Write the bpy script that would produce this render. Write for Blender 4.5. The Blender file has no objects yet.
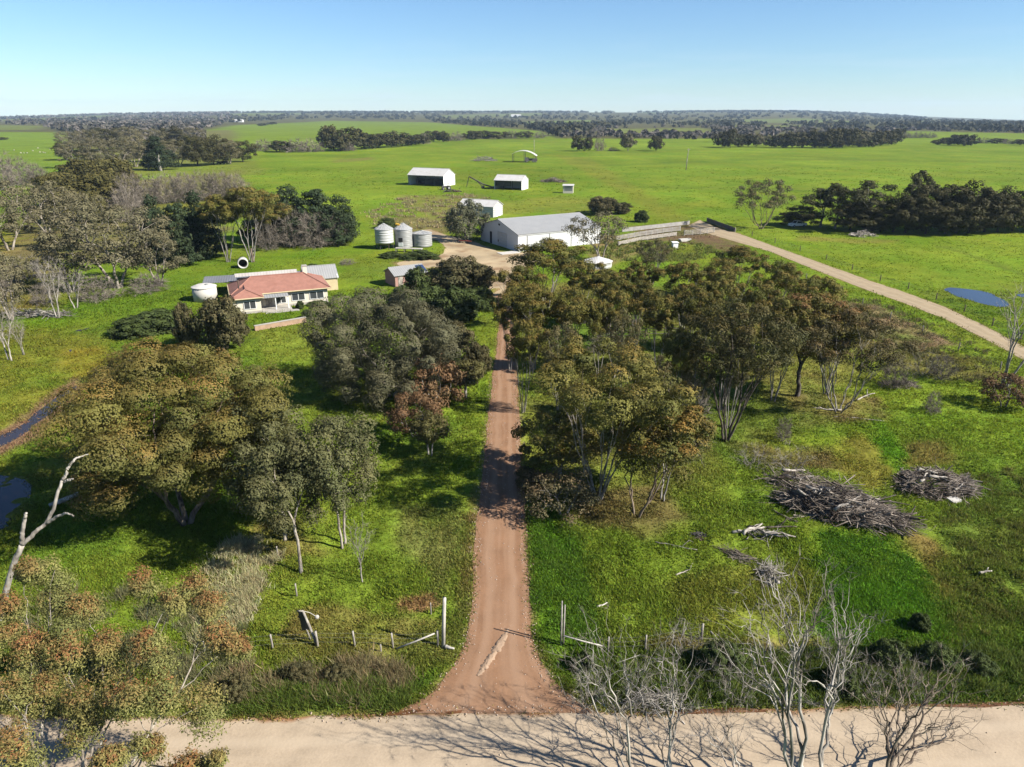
import bpy, math, random
import numpy as np

# ------------------------------------------------------------------ camera, sky, sun, exposure
scene = bpy.context.scene
COL = scene.collection
F = 700.0                                   # focal length in pixels of a 1024 px wide frame
CAM_H = 30.0
PITCH = math.atan(270.5 / F)
SP, CP = math.sin(PITCH), math.cos(PITCH)
cam_d = bpy.data.cameras.new("drone_camera")
cam_d.sensor_width = 36.0
cam_d.lens = 36.0 * F / 1024.0
cam_d.clip_start = 0.5
cam_d.clip_end = 30000.0
cam = bpy.data.objects.new("drone_camera", cam_d)
COL.objects.link(cam)
cam.location = (0, 0, CAM_H)
cam.rotation_euler = (math.pi / 2 - PITCH, 0, 0)
scene.camera = cam

SUN_EL, SUN_AZ = math.radians(37), math.radians(110)     # azimuth clockwise from +Y (view direction)
world = bpy.data.worlds.new("World")
scene.world = world
world.use_nodes = True
wn, wl = world.node_tree.nodes, world.node_tree.links
wn.clear()
w_out = wn.new("ShaderNodeOutputWorld")
w_bg = wn.new("ShaderNodeBackground")
w_sky = wn.new("ShaderNodeTexSky")
w_sky.sky_type = 'NISHITA'
w_sky.sun_disc = False
w_sky.sun_elevation = SUN_EL
w_sky.sun_rotation = SUN_AZ
w_sky.altitude = 50
w_sky.air_density = 1.0
w_sky.dust_density = 0.0
w_sky.ozone_density = 3.5
w_tc = wn.new("ShaderNodeTexCoord")
w_sep = wn.new("ShaderNodeSeparateXYZ")
w_max = wn.new("ShaderNodeMath"); w_max.operation = 'MAXIMUM'; w_max.inputs[1].default_value = 0.004
w_com = wn.new("ShaderNodeCombineXYZ")
wl.new(w_tc.outputs["Generated"], w_sep.inputs[0])
wl.new(w_sep.outputs[0], w_com.inputs[0]); wl.new(w_sep.outputs[1], w_com.inputs[1])
wl.new(w_sep.outputs[2], w_max.inputs[0]); wl.new(w_max.outputs[0], w_com.inputs[2])
wl.new(w_com.outputs[0], w_sky.inputs[0])
w_wb = wn.new("ShaderNodeMix"); w_wb.data_type = 'RGBA'; w_wb.blend_type = 'MULTIPLY'; w_wb.inputs[0].default_value = 1.0
w_wb.inputs[7].default_value = (0.78, 0.96, 1.15, 1)
wl.new(w_sky.outputs[0], w_wb.inputs[6])
# thin wisps of cloud low over the horizon
w_map = wn.new("ShaderNodeMapping"); w_map.inputs["Scale"].default_value = (5.0, 5.0, 42.0); wl.new(w_com.outputs[0], w_map.inputs[0])
w_nz = wn.new("ShaderNodeTexNoise"); w_nz.inputs["Scale"].default_value = 1.6; w_nz.inputs["Detail"].default_value = 7; wl.new(w_map.outputs[0], w_nz.inputs["Vector"])
w_rp = wn.new("ShaderNodeValToRGB"); w_rp.color_ramp.elements[0].position = 0.50; w_rp.color_ramp.elements[1].position = 0.78; wl.new(w_nz.outputs["Fac"], w_rp.inputs[0])
w_el = wn.new("ShaderNodeMapRange"); w_el.inputs[1].default_value = 0.10; w_el.inputs[2].default_value = 0.0; w_el.inputs[3].default_value = 0.0; w_el.inputs[4].default_value = 0.4
wl.new(w_sep.outputs[2], w_el.inputs[0])
w_mu = wn.new("ShaderNodeMath"); w_mu.operation = 'MULTIPLY'; wl.new(w_rp.outputs[0], w_mu.inputs[0]); wl.new(w_el.outputs[0], w_mu.inputs[1])
w_cl = wn.new("ShaderNodeMix"); w_cl.data_type = 'RGBA'; wl.new(w_mu.outputs[0], w_cl.inputs[0]); wl.new(w_wb.outputs[2], w_cl.inputs[6]); w_cl.inputs[7].default_value = (6.0, 6.9, 8.0, 1)
wl.new(w_cl.outputs[2], w_bg.inputs[0])
w_bg.inputs[1].default_value = 0.050
wl.new(w_bg.outputs[0], w_out.inputs[0])

sun_d = bpy.data.lights.new("sun", 'SUN')
sun_d.energy = 5.0
sun_d.angle = math.radians(0.5)
sun_d.color = (1.0, 0.95, 0.85)
sun = bpy.data.objects.new("sun", sun_d)
COL.objects.link(sun)
sun.rotation_euler = (math.pi / 2 - SUN_EL, 0, math.pi - SUN_AZ)

scene.view_settings.view_transform = 'Standard'
scene.view_settings.look = 'None'
scene.view_settings.exposure = 1.35
scene.view_settings.gamma = 1.0
scene.view_settings.use_curve_mapping = False
scene.render.engine = 'CYCLES'
cy = scene.cycles
cy.use_denoising = True
cy.max_bounces = 5
cy.diffuse_bounces = 2
cy.glossy_bounces = 2
cy.transmission_bounces = 2
cy.transparent_max_bounces = 4
cy.volume_bounces = 0
cy.caustics_reflective = False
cy.caustics_refractive = False

R = math.radians


# ------------------------------------------------------------------ pixel <-> place helpers (survey of the photo)
def G(px, py, z=0.0):
    """The place at height z seen at a photo pixel."""
    cx = (px - 512) / F; c = -(py - 383.5) / F
    t = (z - CAM_H) / (-SP + c * CP)
    return np.array((cx * t, (CP + c * SP) * t, z))


def PZ(px, py, y):
    """The point seen at a pixel that stands at distance y."""
    c = -(py - 383.5) / F
    dz = (c * y * CP - y * SP) / (CP + c * SP)
    f = y * CP - dz * SP
    return np.array(((px - 512) / F * f, y, CAM_H + dz))


def HT(py_base, py_top):
    y = G(512, py_base)[1]
    return PZ(512, py_top, y)[2]


def MPP(y, z=0.0):
    """Metres per pixel at distance y."""
    return (y * CP - (z - CAM_H) * SP) / F


# ------------------------------------------------------------------ numpy noise and soft polygons
def _hash(ix, iy, s):
    h = (ix * 374761393 + iy * 668265263 + s * 1442695041) & 0xFFFFFFFF
    h = ((h ^ (h >> 13)) * 1274126177) & 0xFFFFFFFF
    return ((h ^ (h >> 16)) & 0xFFFF) / 65535.0


def vnoise(x, y, s=0):
    ix = np.floor(x).astype(np.int64); iy = np.floor(y).astype(np.int64)
    fx = x - ix; fy = y - iy
    fx = fx * fx * (3 - 2 * fx); fy = fy * fy * (3 - 2 * fy)
    a = _hash(ix, iy, s); b = _hash(ix + 1, iy, s); c = _hash(ix, iy + 1, s); d = _hash(ix + 1, iy + 1, s)
    return (a * (1 - fx) + b * fx) * (1 - fy) + (c * (1 - fx) + d * fx) * fy


def fbm(x, y, scale, s=0, octs=4):
    x = np.asarray(x, float) / scale; y = np.asarray(y, float) / scale
    v = 0; a = 0.5
    for k in range(octs):
        v = v + a * vnoise(x, y, s + k * 17); x = x * 2.03 + 11.3; y = y * 2.03 + 5.7; a *= 0.5
    return v / (1 - 0.5 ** octs)


def soft_poly(X, Y, poly, feather, rough=0.0, seed=0):
    """1 inside a ground polygon, 0 outside, a soft and ragged border."""
    poly = np.asarray([(p[0], p[1]) for p in poly], float)
    X = np.asarray(X, float); Y = np.asarray(Y, float)
    out = np.zeros(X.shape)
    pad = feather + rough * 2 + 1
    m = (X > poly[:, 0].min() - pad) & (X < poly[:, 0].max() + pad) & (Y > poly[:, 1].min() - pad) & (Y < poly[:, 1].max() + pad)
    if not m.any():
        return out
    x = X[m]; y = Y[m]
    ins = np.zeros(x.shape, bool); dist = np.full(x.shape, 1e9)
    n = len(poly)
    for i in range(n):
        x0, y0 = poly[i]; x1, y1 = poly[(i + 1) % n]
        cr = ((y0 > y) != (y1 > y))
        if y1 != y0:
            ins ^= cr & (x < (x1 - x0) * (y - y0) / (y1 - y0) + x0)
        dx, dy = x1 - x0, y1 - y0
        t = np.clip(((x - x0) * dx + (y - y0) * dy) / (dx * dx + dy * dy + 1e-9), 0, 1)
        dist = np.minimum(dist, np.hypot(x - x0 - t * dx, y - y0 - t * dy))
    sd = np.where(ins, dist, -dist)
    if rough:
        sd = sd + (fbm(x, y, rough * 2.5, seed) - 0.5) * 2 * rough
    v = np.clip(0.5 + sd / max(feather, 1e-3), 0, 1)
    out[m] = v * v * (3 - 2 * v)
    return out


def gp(pts):
    return [tuple(G(*p)[:2]) for p in pts]


# ------------------------------------------------------------------ materials
def new_mat(name):
    m = bpy.data.materials.new(name); m.use_nodes = True
    nt = m.node_tree; nt.nodes.clear()
    return m, nt.nodes, nt.links


def surf_mat(name, col, rough=0.7, var=0.15, scale=1.5, bump=0.0, bscale=8.0, spec=0.3, metal=0.0, dirt=None, dirt_amt=0.5, dirt_scale=0.6, coord="Object", wave=None):
    """A painted / wooden / earthen surface with uneven tone, optional stains and corrugation."""
    col = tuple(c * 0.80 for c in col); dirt = dirt and tuple(c * 0.80 for c in dirt)
    m, n, l = new_mat(name)
    out = n.new("ShaderNodeOutputMaterial"); bs = n.new("ShaderNodeBsdfPrincipled")
    bs.inputs["Roughness"].default_value = rough
    bs.inputs["Specular IOR Level"].default_value = spec
    bs.inputs["Metallic"].default_value = metal
    tc = n.new("ShaderNodeTexCoord")
    nz = n.new("ShaderNodeTexNoise"); nz.inputs["Scale"].default_value = scale; nz.inputs["Detail"].default_value = 6
    l.new(tc.outputs[coord], nz.inputs["Vector"])
    rp = n.new("ShaderNodeValToRGB")
    rp.color_ramp.elements[0].position = 0.3; rp.color_ramp.elements[1].position = 0.7
    rp.color_ramp.elements[0].color = (*[c * (1 - var) for c in col], 1)
    rp.color_ramp.elements[1].color = (*[min(1, c * (1 + var)) for c in col], 1)
    l.new(nz.outputs["Fac"], rp.inputs["Fac"])
    last = rp.outputs["Color"]
    if dirt:
        n2 = n.new("ShaderNodeTexNoise"); n2.inputs["Scale"].default_value = dirt_scale; n2.inputs["Detail"].default_value = 8
        l.new(tc.outputs[coord], n2.inputs["Vector"])
        r2 = n.new("ShaderNodeValToRGB"); r2.color_ramp.elements[0].position = 0.5; r2.color_ramp.elements[1].position = 0.72
        r2.color_ramp.elements[0].color = (0, 0, 0, 1); r2.color_ramp.elements[1].color = (dirt_amt,) * 3 + (1,)
        l.new(n2.outputs["Fac"], r2.inputs["Fac"])
        mx = n.new("ShaderNodeMix"); mx.data_type = 'RGBA'
        l.new(r2.outputs["Color"], mx.inputs[0]); l.new(last, mx.inputs[6]); mx.inputs[7].default_value = (*dirt, 1)
        last = mx.outputs[2]
    l.new(last, bs.inputs["Base Color"])
    if wave:                                   # corrugated sheet: (axis, ribs per metre, depth)
        wv = n.new("ShaderNodeTexWave"); wv.wave_type = 'BANDS'; wv.bands_direction = wave[0]
        wv.inputs["Scale"].default_value = wave[1] / 2.0 * 0.314 * 2
        l.new(tc.outputs[coord], wv.inputs["Vector"])
        bp = n.new("ShaderNodeBump"); bp.inputs["Strength"].default_value = wave[2]; bp.inputs["Distance"].default_value = 0.05
        l.new(wv.outputs["Fac"], bp.inputs["Height"]); l.new(bp.outputs[0], bs.inputs["Normal"])
    elif bump:
        n3 = n.new("ShaderNodeTexNoise"); n3.inputs["Scale"].default_value = bscale; n3.inputs["Detail"].default_value = 6
        l.new(tc.outputs[coord], n3.inputs["Vector"])
        bp = n.new("ShaderNodeBump"); bp.inputs["Strength"].default_value = bump; bp.inputs["Distance"].default_value = 0.1
        l.new(n3.outputs["Fac"], bp.inputs["Height"]); l.new(bp.outputs[0], bs.inputs["Normal"])
    l.new(bs.outputs[0], out.inputs[0])
    return m


def leaf_mat(name, trans=0.25, rough=0.5, spec=0.3):
    m, n, l = new_mat(name)
    out = n.new("ShaderNodeOutputMaterial"); bs = n.new("ShaderNodeBsdfPrincipled"); tr = n.new("ShaderNodeBsdfTranslucent")
    at = n.new("ShaderNodeAttribute"); at.attribute_name = "tint"
    oi = n.new("ShaderNodeObjectInfo")
    mr = n.new("ShaderNodeMapRange"); mr.inputs[3].default_value = 0.50; mr.inputs[4].default_value = 0.68
    l.new(oi.outputs["Random"], mr.inputs[0])
    hs = n.new("ShaderNodeHueSaturation"); l.new(at.outputs["Color"], hs.inputs["Color"]); l.new(mr.outputs[0], hs.inputs["Value"])
    bs.inputs["Roughness"].default_value = rough; bs.inputs["Specular IOR Level"].default_value = spec
    l.new(hs.outputs[0], bs.inputs["Base Color"]); l.new(hs.outputs[0], tr.inputs["Color"])
    mx = n.new("ShaderNodeMixShader"); mx.inputs[0].default_value = trans
    l.new(bs.outputs[0], mx.inputs[1]); l.new(tr.outputs[0], mx.inputs[2]); l.new(mx.outputs[0], out.inputs[0])
    return m


def bark_mat(name, c0, c1, scale=3.0):
    c0 = tuple(c * 0.80 for c in c0); c1 = tuple(c * 0.80 for c in c1)
    m, n, l = new_mat(name)
    out = n.new("ShaderNodeOutputMaterial"); bs = n.new("ShaderNodeBsdfPrincipled")
    bs.inputs["Roughness"].default_value = 0.85; bs.inputs["Specular IOR Level"].default_value = 0.15
    tc = n.new("ShaderNodeTexCoord"); nz = n.new("ShaderNodeTexNoise"); nz.inputs["Scale"].default_value = scale; nz.inputs["Detail"].default_value = 7
    mp = n.new("ShaderNodeMapping"); mp.inputs["Scale"].default_value = (1, 1, 0.35)
    l.new(tc.outputs["Object"], mp.inputs[0]); l.new(mp.outputs[0], nz.inputs["Vector"])
    rp = n.new("ShaderNodeValToRGB"); rp.color_ramp.elements[0].position = 0.38; rp.color_ramp.elements[1].position = 0.62
    rp.color_ramp.elements[0].color = (*c0, 1); rp.color_ramp.elements[1].color = (*c1, 1)
    l.new(nz.outputs["Fac"], rp.inputs["Fac"]); l.new(rp.outputs[0], bs.inputs["Base Color"])
    bp = n.new("ShaderNodeBump"); bp.inputs["Strength"].default_value = 0.5; bp.inputs["Distance"].default_value = 0.05
    l.new(nz.outputs["Fac"], bp.inputs["Height"]); l.new(bp.outputs[0], bs.inputs["Normal"])
    l.new(bs.outputs[0], out.inputs[0])
    return m


def ground_mat(name):
    m, n, l = new_mat(name)
    out = n.new("ShaderNodeOutputMaterial"); bs = n.new("ShaderNodeBsdfPrincipled")
    bs.inputs["Roughness"].default_value = 0.95; bs.inputs["Specular IOR Level"].default_value = 0.02
    at = n.new("ShaderNodeAttribute"); at.attribute_name = "tint"
    geo = n.new("ShaderNodeNewGeometry")
    last = at.outputs["Color"]
    for sc, lo, hi, det in ((0.03, 0.52, 0.66, 4), (0.35, 0.84, 1.16, 6), (2.2, 0.70, 1.28, 5)):
        nz = n.new("ShaderNodeTexNoise"); nz.inputs["Scale"].default_value = sc; nz.inputs["Detail"].default_value = det
        l.new(geo.outputs["Position"], nz.inputs["Vector"])
        mr = n.new("ShaderNodeMapRange"); mr.inputs[1].default_value = 0.3; mr.inputs[2].default_value = 0.7
        mr.inputs[3].default_value = lo; mr.inputs[4].default_value = hi
        l.new(nz.outputs["Fac"], mr.inputs[0])
        hs = n.new("ShaderNodeHueSaturation"); l.new(last, hs.inputs["Color"]); l.new(mr.outputs[0], hs.inputs["Value"])
        if sc < 1:
            m2 = n.new("ShaderNodeMapRange"); m2.inputs[1].default_value = 0.3; m2.inputs[2].default_value = 0.7
            m2.inputs[3].default_value = 0.512; m2.inputs[4].default_value = 0.488
            n4 = n.new("ShaderNodeTexNoise"); n4.inputs["Scale"].default_value = sc * 1.7; n4.inputs["Detail"].default_value = 4
            l.new(geo.outputs["Position"], n4.inputs["Vector"]); l.new(n4.outputs["Fac"], m2.inputs[0]); l.new(m2.outputs[0], hs.inputs["Hue"])
        last = hs.outputs[0]
    l.new(last, bs.inputs["Base Color"])
    nb = n.new("ShaderNodeTexNoise"); nb.inputs["Scale"].default_value = 1.9; nb.inputs["Detail"].default_value = 8; nb.inputs["Roughness"].default_value = 0.65
    l.new(geo.outputs["Position"], nb.inputs["Vector"])
    bp = n.new("ShaderNodeBump"); bp.inputs["Strength"].default_value = 0.55; bp.inputs["Distance"].default_value = 0.35
    l.new(nb.outputs["Fac"], bp.inputs["Height"]); l.new(bp.outputs[0], bs.inputs["Normal"])
    l.new(bs.outputs[0], out.inputs[0])
    return m


def road_mat(name, col, track, edge=None, streak=0.25):
    """Unsealed road: UV x runs across (0..1), UV y along in metres; worn wheel lines, blotches, moist edge."""
    col = tuple(c * 0.80 for c in col); track = tuple(c * 0.80 for c in track); edge = edge and tuple(c * 0.8 for c in edge)
    m, n, l = new_mat(name)
    out = n.new("ShaderNodeOutputMaterial"); bs = n.new("ShaderNodeBsdfPrincipled")
    bs.inputs["Roughness"].default_value = 0.92; bs.inputs["Specular IOR Level"].default_value = 0.12
    uv = n.new("ShaderNodeUVMap"); uv.uv_map = "UVMap"
    geo = n.new("ShaderNodeNewGeometry")
    sep = n.new("ShaderNodeSeparateXYZ"); l.new(uv.outputs[0], sep.inputs[0])

    def noise(vec, sc, det=6):
        z = n.new("ShaderNodeTexNoise"); z.inputs["Scale"].default_value = sc; z.inputs["Detail"].default_value = det
        l.new(vec, z.inputs["Vector"]); return z.outputs["Fac"]

    def ramp(fac, a, b, c0, c1):
        r = n.new("ShaderNodeValToRGB"); r.color_ramp.elements[0].position = a; r.color_ramp.elements[1].position = b
        r.color_ramp.elements[0].color = (*c0, 1); r.color_ramp.elements[1].color = (*c1, 1)
        l.new(fac, r.inputs[0]); return r.outputs[0]

    def mix(fac, a, b):
        x = n.new("ShaderNodeMix"); x.data_type = 'RGBA'
        l.new(fac, x.inputs[0])
        for s, v in ((6, a), (7, b)):
            if isinstance(v, tuple): x.inputs[s].default_value = (*v, 1)
            else: l.new(v, x.inputs[s])
        return x.outputs[2]
    base = ramp(noise(geo.outputs["Position"], 0.7), 0.3, 0.7, tuple(c * 0.86 for c in col), tuple(c * 1.12 for c in col))
    fine = ramp(noise(geo.outputs["Position"], 9, 4), 0.3, 0.7, (0.91,) * 3, (1.08,) * 3)
    mul = n.new("ShaderNodeMix"); mul.data_type = 'RGBA'; mul.blend_type = 'MULTIPLY'; mul.inputs[0].default_value = 1
    l.new(base, mul.inputs[6]); l.new(fine, mul.inputs[7]); c = mul.outputs[2]
    mp = n.new("ShaderNodeMapping"); mp.inputs["Scale"].default_value = (9, 0.10, 1); l.new(uv.outputs[0], mp.inputs[0])
    st = ramp(noise(mp.outputs[0], 1.0, 5), 0.42, 0.7, (0, 0, 0), (streak * 2,) * 3)
    c = mix(st, c, track)
    cv = n.new("ShaderNodeFloatCurve")
    cur = cv.mapping.curves[0]
    for (a, b) in ((0.2, 0), (0.3, 1), (0.4, 0.05), (0.6, 0.05), (0.7, 1), (0.8, 0)):
        cur.points.new(a, b)
    cur.points[0].location = (0, 0); cur.points[-1].location = (1, 0)
    cv.mapping.update()
    l.new(sep.outputs[0], cv.inputs["Value"])
    mm = n.new("ShaderNodeMath"); mm.operation = 'MULTIPLY'; l.new(cv.outputs[0], mm.inputs[0]); mm.inputs[1].default_value = 0.6
    c = mix(mm.outputs[0], c, track)
    if edge:
        ad = n.new("ShaderNodeMath"); ad.operation = 'MULTIPLY_ADD'
        l.new(noise(geo.outputs["Position"], 0.45, 6), ad.inputs[0]); ad.inputs[1].default_value = 0.22; l.new(sep.outputs[0], ad.inputs[2])
        sc_ = n.new("ShaderNodeMath"); sc_.operation = 'MULTIPLY'; l.new(ad.outputs[0], sc_.inputs[0]); sc_.inputs[1].default_value = 0.8
        e = ramp(sc_.outputs[0], 0.848, 0.89, (0, 0, 0), (0.85,) * 3)
        c = mix(e, c, edge)
    l.new(c, bs.inputs["Base Color"])
    bp = n.new("ShaderNodeBump"); bp.inputs["Strength"].default_value = 0.22; bp.inputs["Distance"].default_value = 0.06
    l.new(noise(geo.outputs["Position"], 5, 8), bp.inputs["Height"]); l.new(bp.outputs[0], bs.inputs["Normal"])
    l.new(bs.outputs[0], out.inputs[0])
    return m


def water_mat(name, col, spec=0.9):
    m, n, l = new_mat(name)
    out = n.new("ShaderNodeOutputMaterial"); bs = n.new("ShaderNodeBsdfPrincipled")
    bs.inputs["Base Color"].default_value = (*col, 1); bs.inputs["Roughness"].default_value = 0.10; bs.inputs["IOR"].default_value = 1.33
    bs.inputs["Specular IOR Level"].default_value = spec
    geo = n.new("ShaderNodeNewGeometry"); nz = n.new("ShaderNodeTexNoise"); nz.inputs["Scale"].default_value = 2.5; nz.inputs["Detail"].default_value = 3
    l.new(geo.outputs["Position"], nz.inputs["Vector"])
    bp = n.new("ShaderNodeBump"); bp.inputs["Strength"].default_value = 0.15; bp.inputs["Distance"].default_value = 0.05
    l.new(nz.outputs["Fac"], bp.inputs["Height"]); l.new(bp.outputs[0], bs.inputs["Normal"]); l.new(bs.outputs[0], out.inputs[0])
    return m


M = {}
M['ground'] = ground_mat("pasture_ground")
M['leaf'] = leaf_mat("foliage", 0.12, 0.6, 0.07)
M['twig'] = leaf_mat("twig_sprays", 0.0, 0.9, 0.04)
M['blade'] = leaf_mat("grass_blades", 0.4, 0.8, 0.05)
M['bark_pale'] = bark_mat("pale_gum_bark", (0.15, 0.125, 0.10), (0.38, 0.335, 0.28))
M['bark_brown'] = bark_mat("brown_gum_bark", (0.07, 0.05, 0.04), (0.24, 0.19, 0.14))
M['bark_grey'] = bark_mat("grey_bark", (0.13, 0.115, 0.10), (0.30, 0.275, 0.245))
M['bark_dead'] = bark_mat("bleached_dead_wood", (0.17, 0.15, 0.13), (0.42, 0.38, 0.33))
M['bark_bare'] = bark_mat("bare_branch_bark", (0.10, 0.085, 0.07), (0.44, 0.40, 0.35), 1.2)
M['bark_dark'] = bark_mat("dark_bark", (0.03, 0.025, 0.02), (0.12, 0.10, 0.08))
M['road_sand'] = road_mat("sandy_public_road", (0.37, 0.29, 0.205), (0.43, 0.345, 0.25), (0.24, 0.11, 0.045), 0.2)
M['road_red'] = road_mat("reddish_gravel_drive", (0.235, 0.13, 0.074), (0.31, 0.195, 0.125), None, 0.3)
M['road_tan'] = road_mat("tan_gravel_track", (0.31, 0.24, 0.15), (0.36, 0.285, 0.19), None, 0.2)
M['yard'] = surf_mat("yard_earth", (0.36, 0.275, 0.165), 0.95, 0.25, 0.15, 0.4, 3, dirt=(0.20, 0.115, 0.055), dirt_amt=0.9, dirt_scale=0.22)
M['bank'] = surf_mat("wet_mud", (0.20, 0.14, 0.09), 0.8, 0.3, 0.6, 0.5, 4)
M['water'] = water_mat("pond_water", (0.022, 0.024, 0.035))
M['wet_rust'] = surf_mat("rusty_wet_soil", (0.115, 0.048, 0.018), 0.6, 0.35, 1.2, 0.3, 5, dirt=(0.26, 0.19, 0.13), dirt_amt=0.9, dirt_scale=0.9)
M['stone'] = surf_mat("loose_gravel_stone", (0.40, 0.31, 0.24), 0.9, 0.25, 0.8)
M['water_brown'] = water_mat("brown_pond_water", (0.026, 0.022, 0.024), 0.38)
M['white_wall'] = surf_mat("white_render", (0.60, 0.545, 0.45), 0.8, 0.05, 0.8, dirt=(0.5, 0.45, 0.36), dirt_amt=0.3)
M['cream'] = surf_mat("cream_timber", (0.50, 0.41, 0.25), 0.8, 0.06, 0.8)
M['terracotta'] = surf_mat("terracotta_tiles", (0.285, 0.135, 0.10), 0.75, 0.12, 1.5, wave=('Y', 3.0, 0.5), dirt=(0.20, 0.085, 0.06), dirt_amt=0.5)
M['roof_grey'] = surf_mat("zincalume_roof", (0.27, 0.27, 0.268), 0.5, 0.06, 0.4, wave=('X', 2.4, 0.5), dirt=(0.33, 0.32, 0.31), dirt_amt=0.3, spec=0.4)
M['roof_dark'] = surf_mat("dark_grey_roof", (0.16, 0.165, 0.18), 0.6, 0.1, 0.6, wave=('X', 2.4, 0.5))
M['roof_white'] = surf_mat("pale_steel_roof", (0.52, 0.50, 0.475), 0.5, 0.05, 0.4, wave=('X', 2.0, 0.4), dirt=(0.36, 0.31, 0.26), dirt_amt=0.45)
M['shed_wall'] = surf_mat("pale_steel_cladding", (0.56, 0.56, 0.56), 0.55, 0.04, 0.3, wave=('X', 2.4, 0.4), dirt=(0.58, 0.54, 0.48), dirt_amt=0.3)
M['zinc'] = surf_mat("corrugated_zinc", (0.30, 0.30, 0.295), 0.5, 0.07, 0.6, wave=('Z', 3.2, 0.9), dirt=(0.20, 0.18, 0.16), dirt_amt=0.4, spec=0.4)
M['zinc_white'] = surf_mat("pale_ribbed_steel", (0.44, 0.44, 0.43), 0.5, 0.06, 0.6, wave=('Z', 1.6, 1.0), dirt=(0.30, 0.28, 0.25), dirt_amt=0.4, spec=0.4)
M['pink'] = surf_mat("pink_brick", (0.34, 0.20, 0.165), 0.9, 0.12, 3.0, bump=0.2, bscale=12)
M['concrete'] = surf_mat("weathered_concrete", (0.36, 0.335, 0.30), 0.9, 0.12, 1.2, bump=0.2, bscale=6, dirt=(0.3, 0.28, 0.24), dirt_amt=0.5)
M['concrete_pale'] = surf_mat("pale_concrete", (0.48, 0.455, 0.42), 0.9, 0.08, 1.2, dirt=(0.45, 0.42, 0.36), dirt_amt=0.5)
M['glass'] = surf_mat("window_glass", (0.05, 0.055, 0.06), 0.15, 0.1, 1, spec=0.4)
M['solar'] = surf_mat("solar_panel", (0.03, 0.05, 0.11), 0.15, 0.1, 1, spec=0.6)
M['dark'] = surf_mat("dark_opening", (0.03, 0.03, 0.03), 0.9, 0.2, 1)
M['steel_dark'] = surf_mat("dark_steel", (0.07, 0.065, 0.06), 0.6, 0.25, 2, dirt=(0.16, 0.08, 0.04), dirt_amt=0.6)
M['rust_red'] = surf_mat("faded_red_paint", (0.30, 0.08, 0.05), 0.6, 0.2, 2)
M['wood_grey'] = bark_mat("weathered_timber", (0.19, 0.17, 0.145), (0.38, 0.345, 0.30), 6)
M['wood_pale'] = bark_mat("pale_timber", (0.34, 0.315, 0.275), (0.50, 0.465, 0.41), 4)
M['wire'] = surf_mat("fence_wire", (0.25, 0.25, 0.25), 0.5, 0.1, 3)
M['paint_white'] = surf_mat("white_paint", (0.80, 0.80, 0.78), 0.4, 0.03, 2)
M['rubber'] = surf_mat("tyre_rubber", (0.025, 0.025, 0.025), 0.8, 0.1, 3)
M['yellow'] = surf_mat("yellow_paint", (0.65, 0.38, 0.04), 0.6, 0.1, 3)
M['wool'] = surf_mat("sheep_fleece", (0.42, 0.38, 0.31), 0.95, 0.1, 4)
M['hide'] = surf_mat("black_hide", (0.025, 0.022, 0.02), 0.7, 0.2, 3)
M['brick_wall'] = surf_mat("sandy_brick", (0.33, 0.225, 0.15), 0.9, 0.15, 2, bump=0.3, bscale=8)
M['dirt_heap'] = surf_mat("sandy_ridge", (0.29, 0.20, 0.135), 0.95, 0.15, 2, bump=0.5, bscale=6)


# ------------------------------------------------------------------ objects, tags, meshes
def tag(o, label=None, cat=None, group=None, kind=None):
    if label: o["label"] = label
    if cat: o["category"] = cat
    if group: o["group"] = group
    if kind: o["kind"] = kind
    return o


def empty(name, loc, rz=0.0, scale=None):
    o = bpy.data.objects.new(name, None); COL.objects.link(o)
    o.empty_display_size = 0.5
    o.location = tuple(float(v) for v in loc); o.rotation_euler = (0, 0, rz)
    if scale is not None: o.scale = scale
    return o


def kids(o):
    return KIDS.get(o.name, [])


KIDS = {}


def link(o, parent):
    COL.objects.link(o)
    if parent is not None:
        o.parent = parent; KIDS.setdefault(parent.name, []).append(o)
    return o


def copy_tree(o, parent=None):
    c = o.copy(); link(c, parent)
    for ch in kids(o):
        copy_tree(ch, c)
    return c


def arr_mesh(name, V, Q, mat, parent=None, tint=None, smooth=False):
    """One mesh object from arrays: V (n,3), Q (m,k) faces, tint (n,3) colours."""
    V = np.ascontiguousarray(V, np.float32); Q = np.ascontiguousarray(Q, np.int32)
    me = bpy.data.meshes.new(name)
    k = Q.shape[1]
    me.vertices.add(len(V)); me.vertices.foreach_set("co", V.ravel())
    me.loops.add(Q.size); me.loops.foreach_set("vertex_index", Q.ravel())
    me.polygons.add(len(Q))
    me.polygons.foreach_set("loop_start", np.arange(0, Q.size, k, dtype=np.int32))
    me.polygons.foreach_set("loop_total", np.full(len(Q), k, np.int32))
    if smooth: me.polygons.foreach_set("use_smooth", np.ones(len(Q), bool))
    if tint is not None:
        a = me.attributes.new("tint", 'FLOAT_COLOR', 'POINT')
        c = np.ones((len(V), 4), np.float32); c[:, :3] = tint
        a.data.foreach_set("color", c.ravel())
    me.update(calc_edges=True)
    me.materials.append(mat)
    return link(bpy.data.objects.new(name, me), parent)


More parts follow.
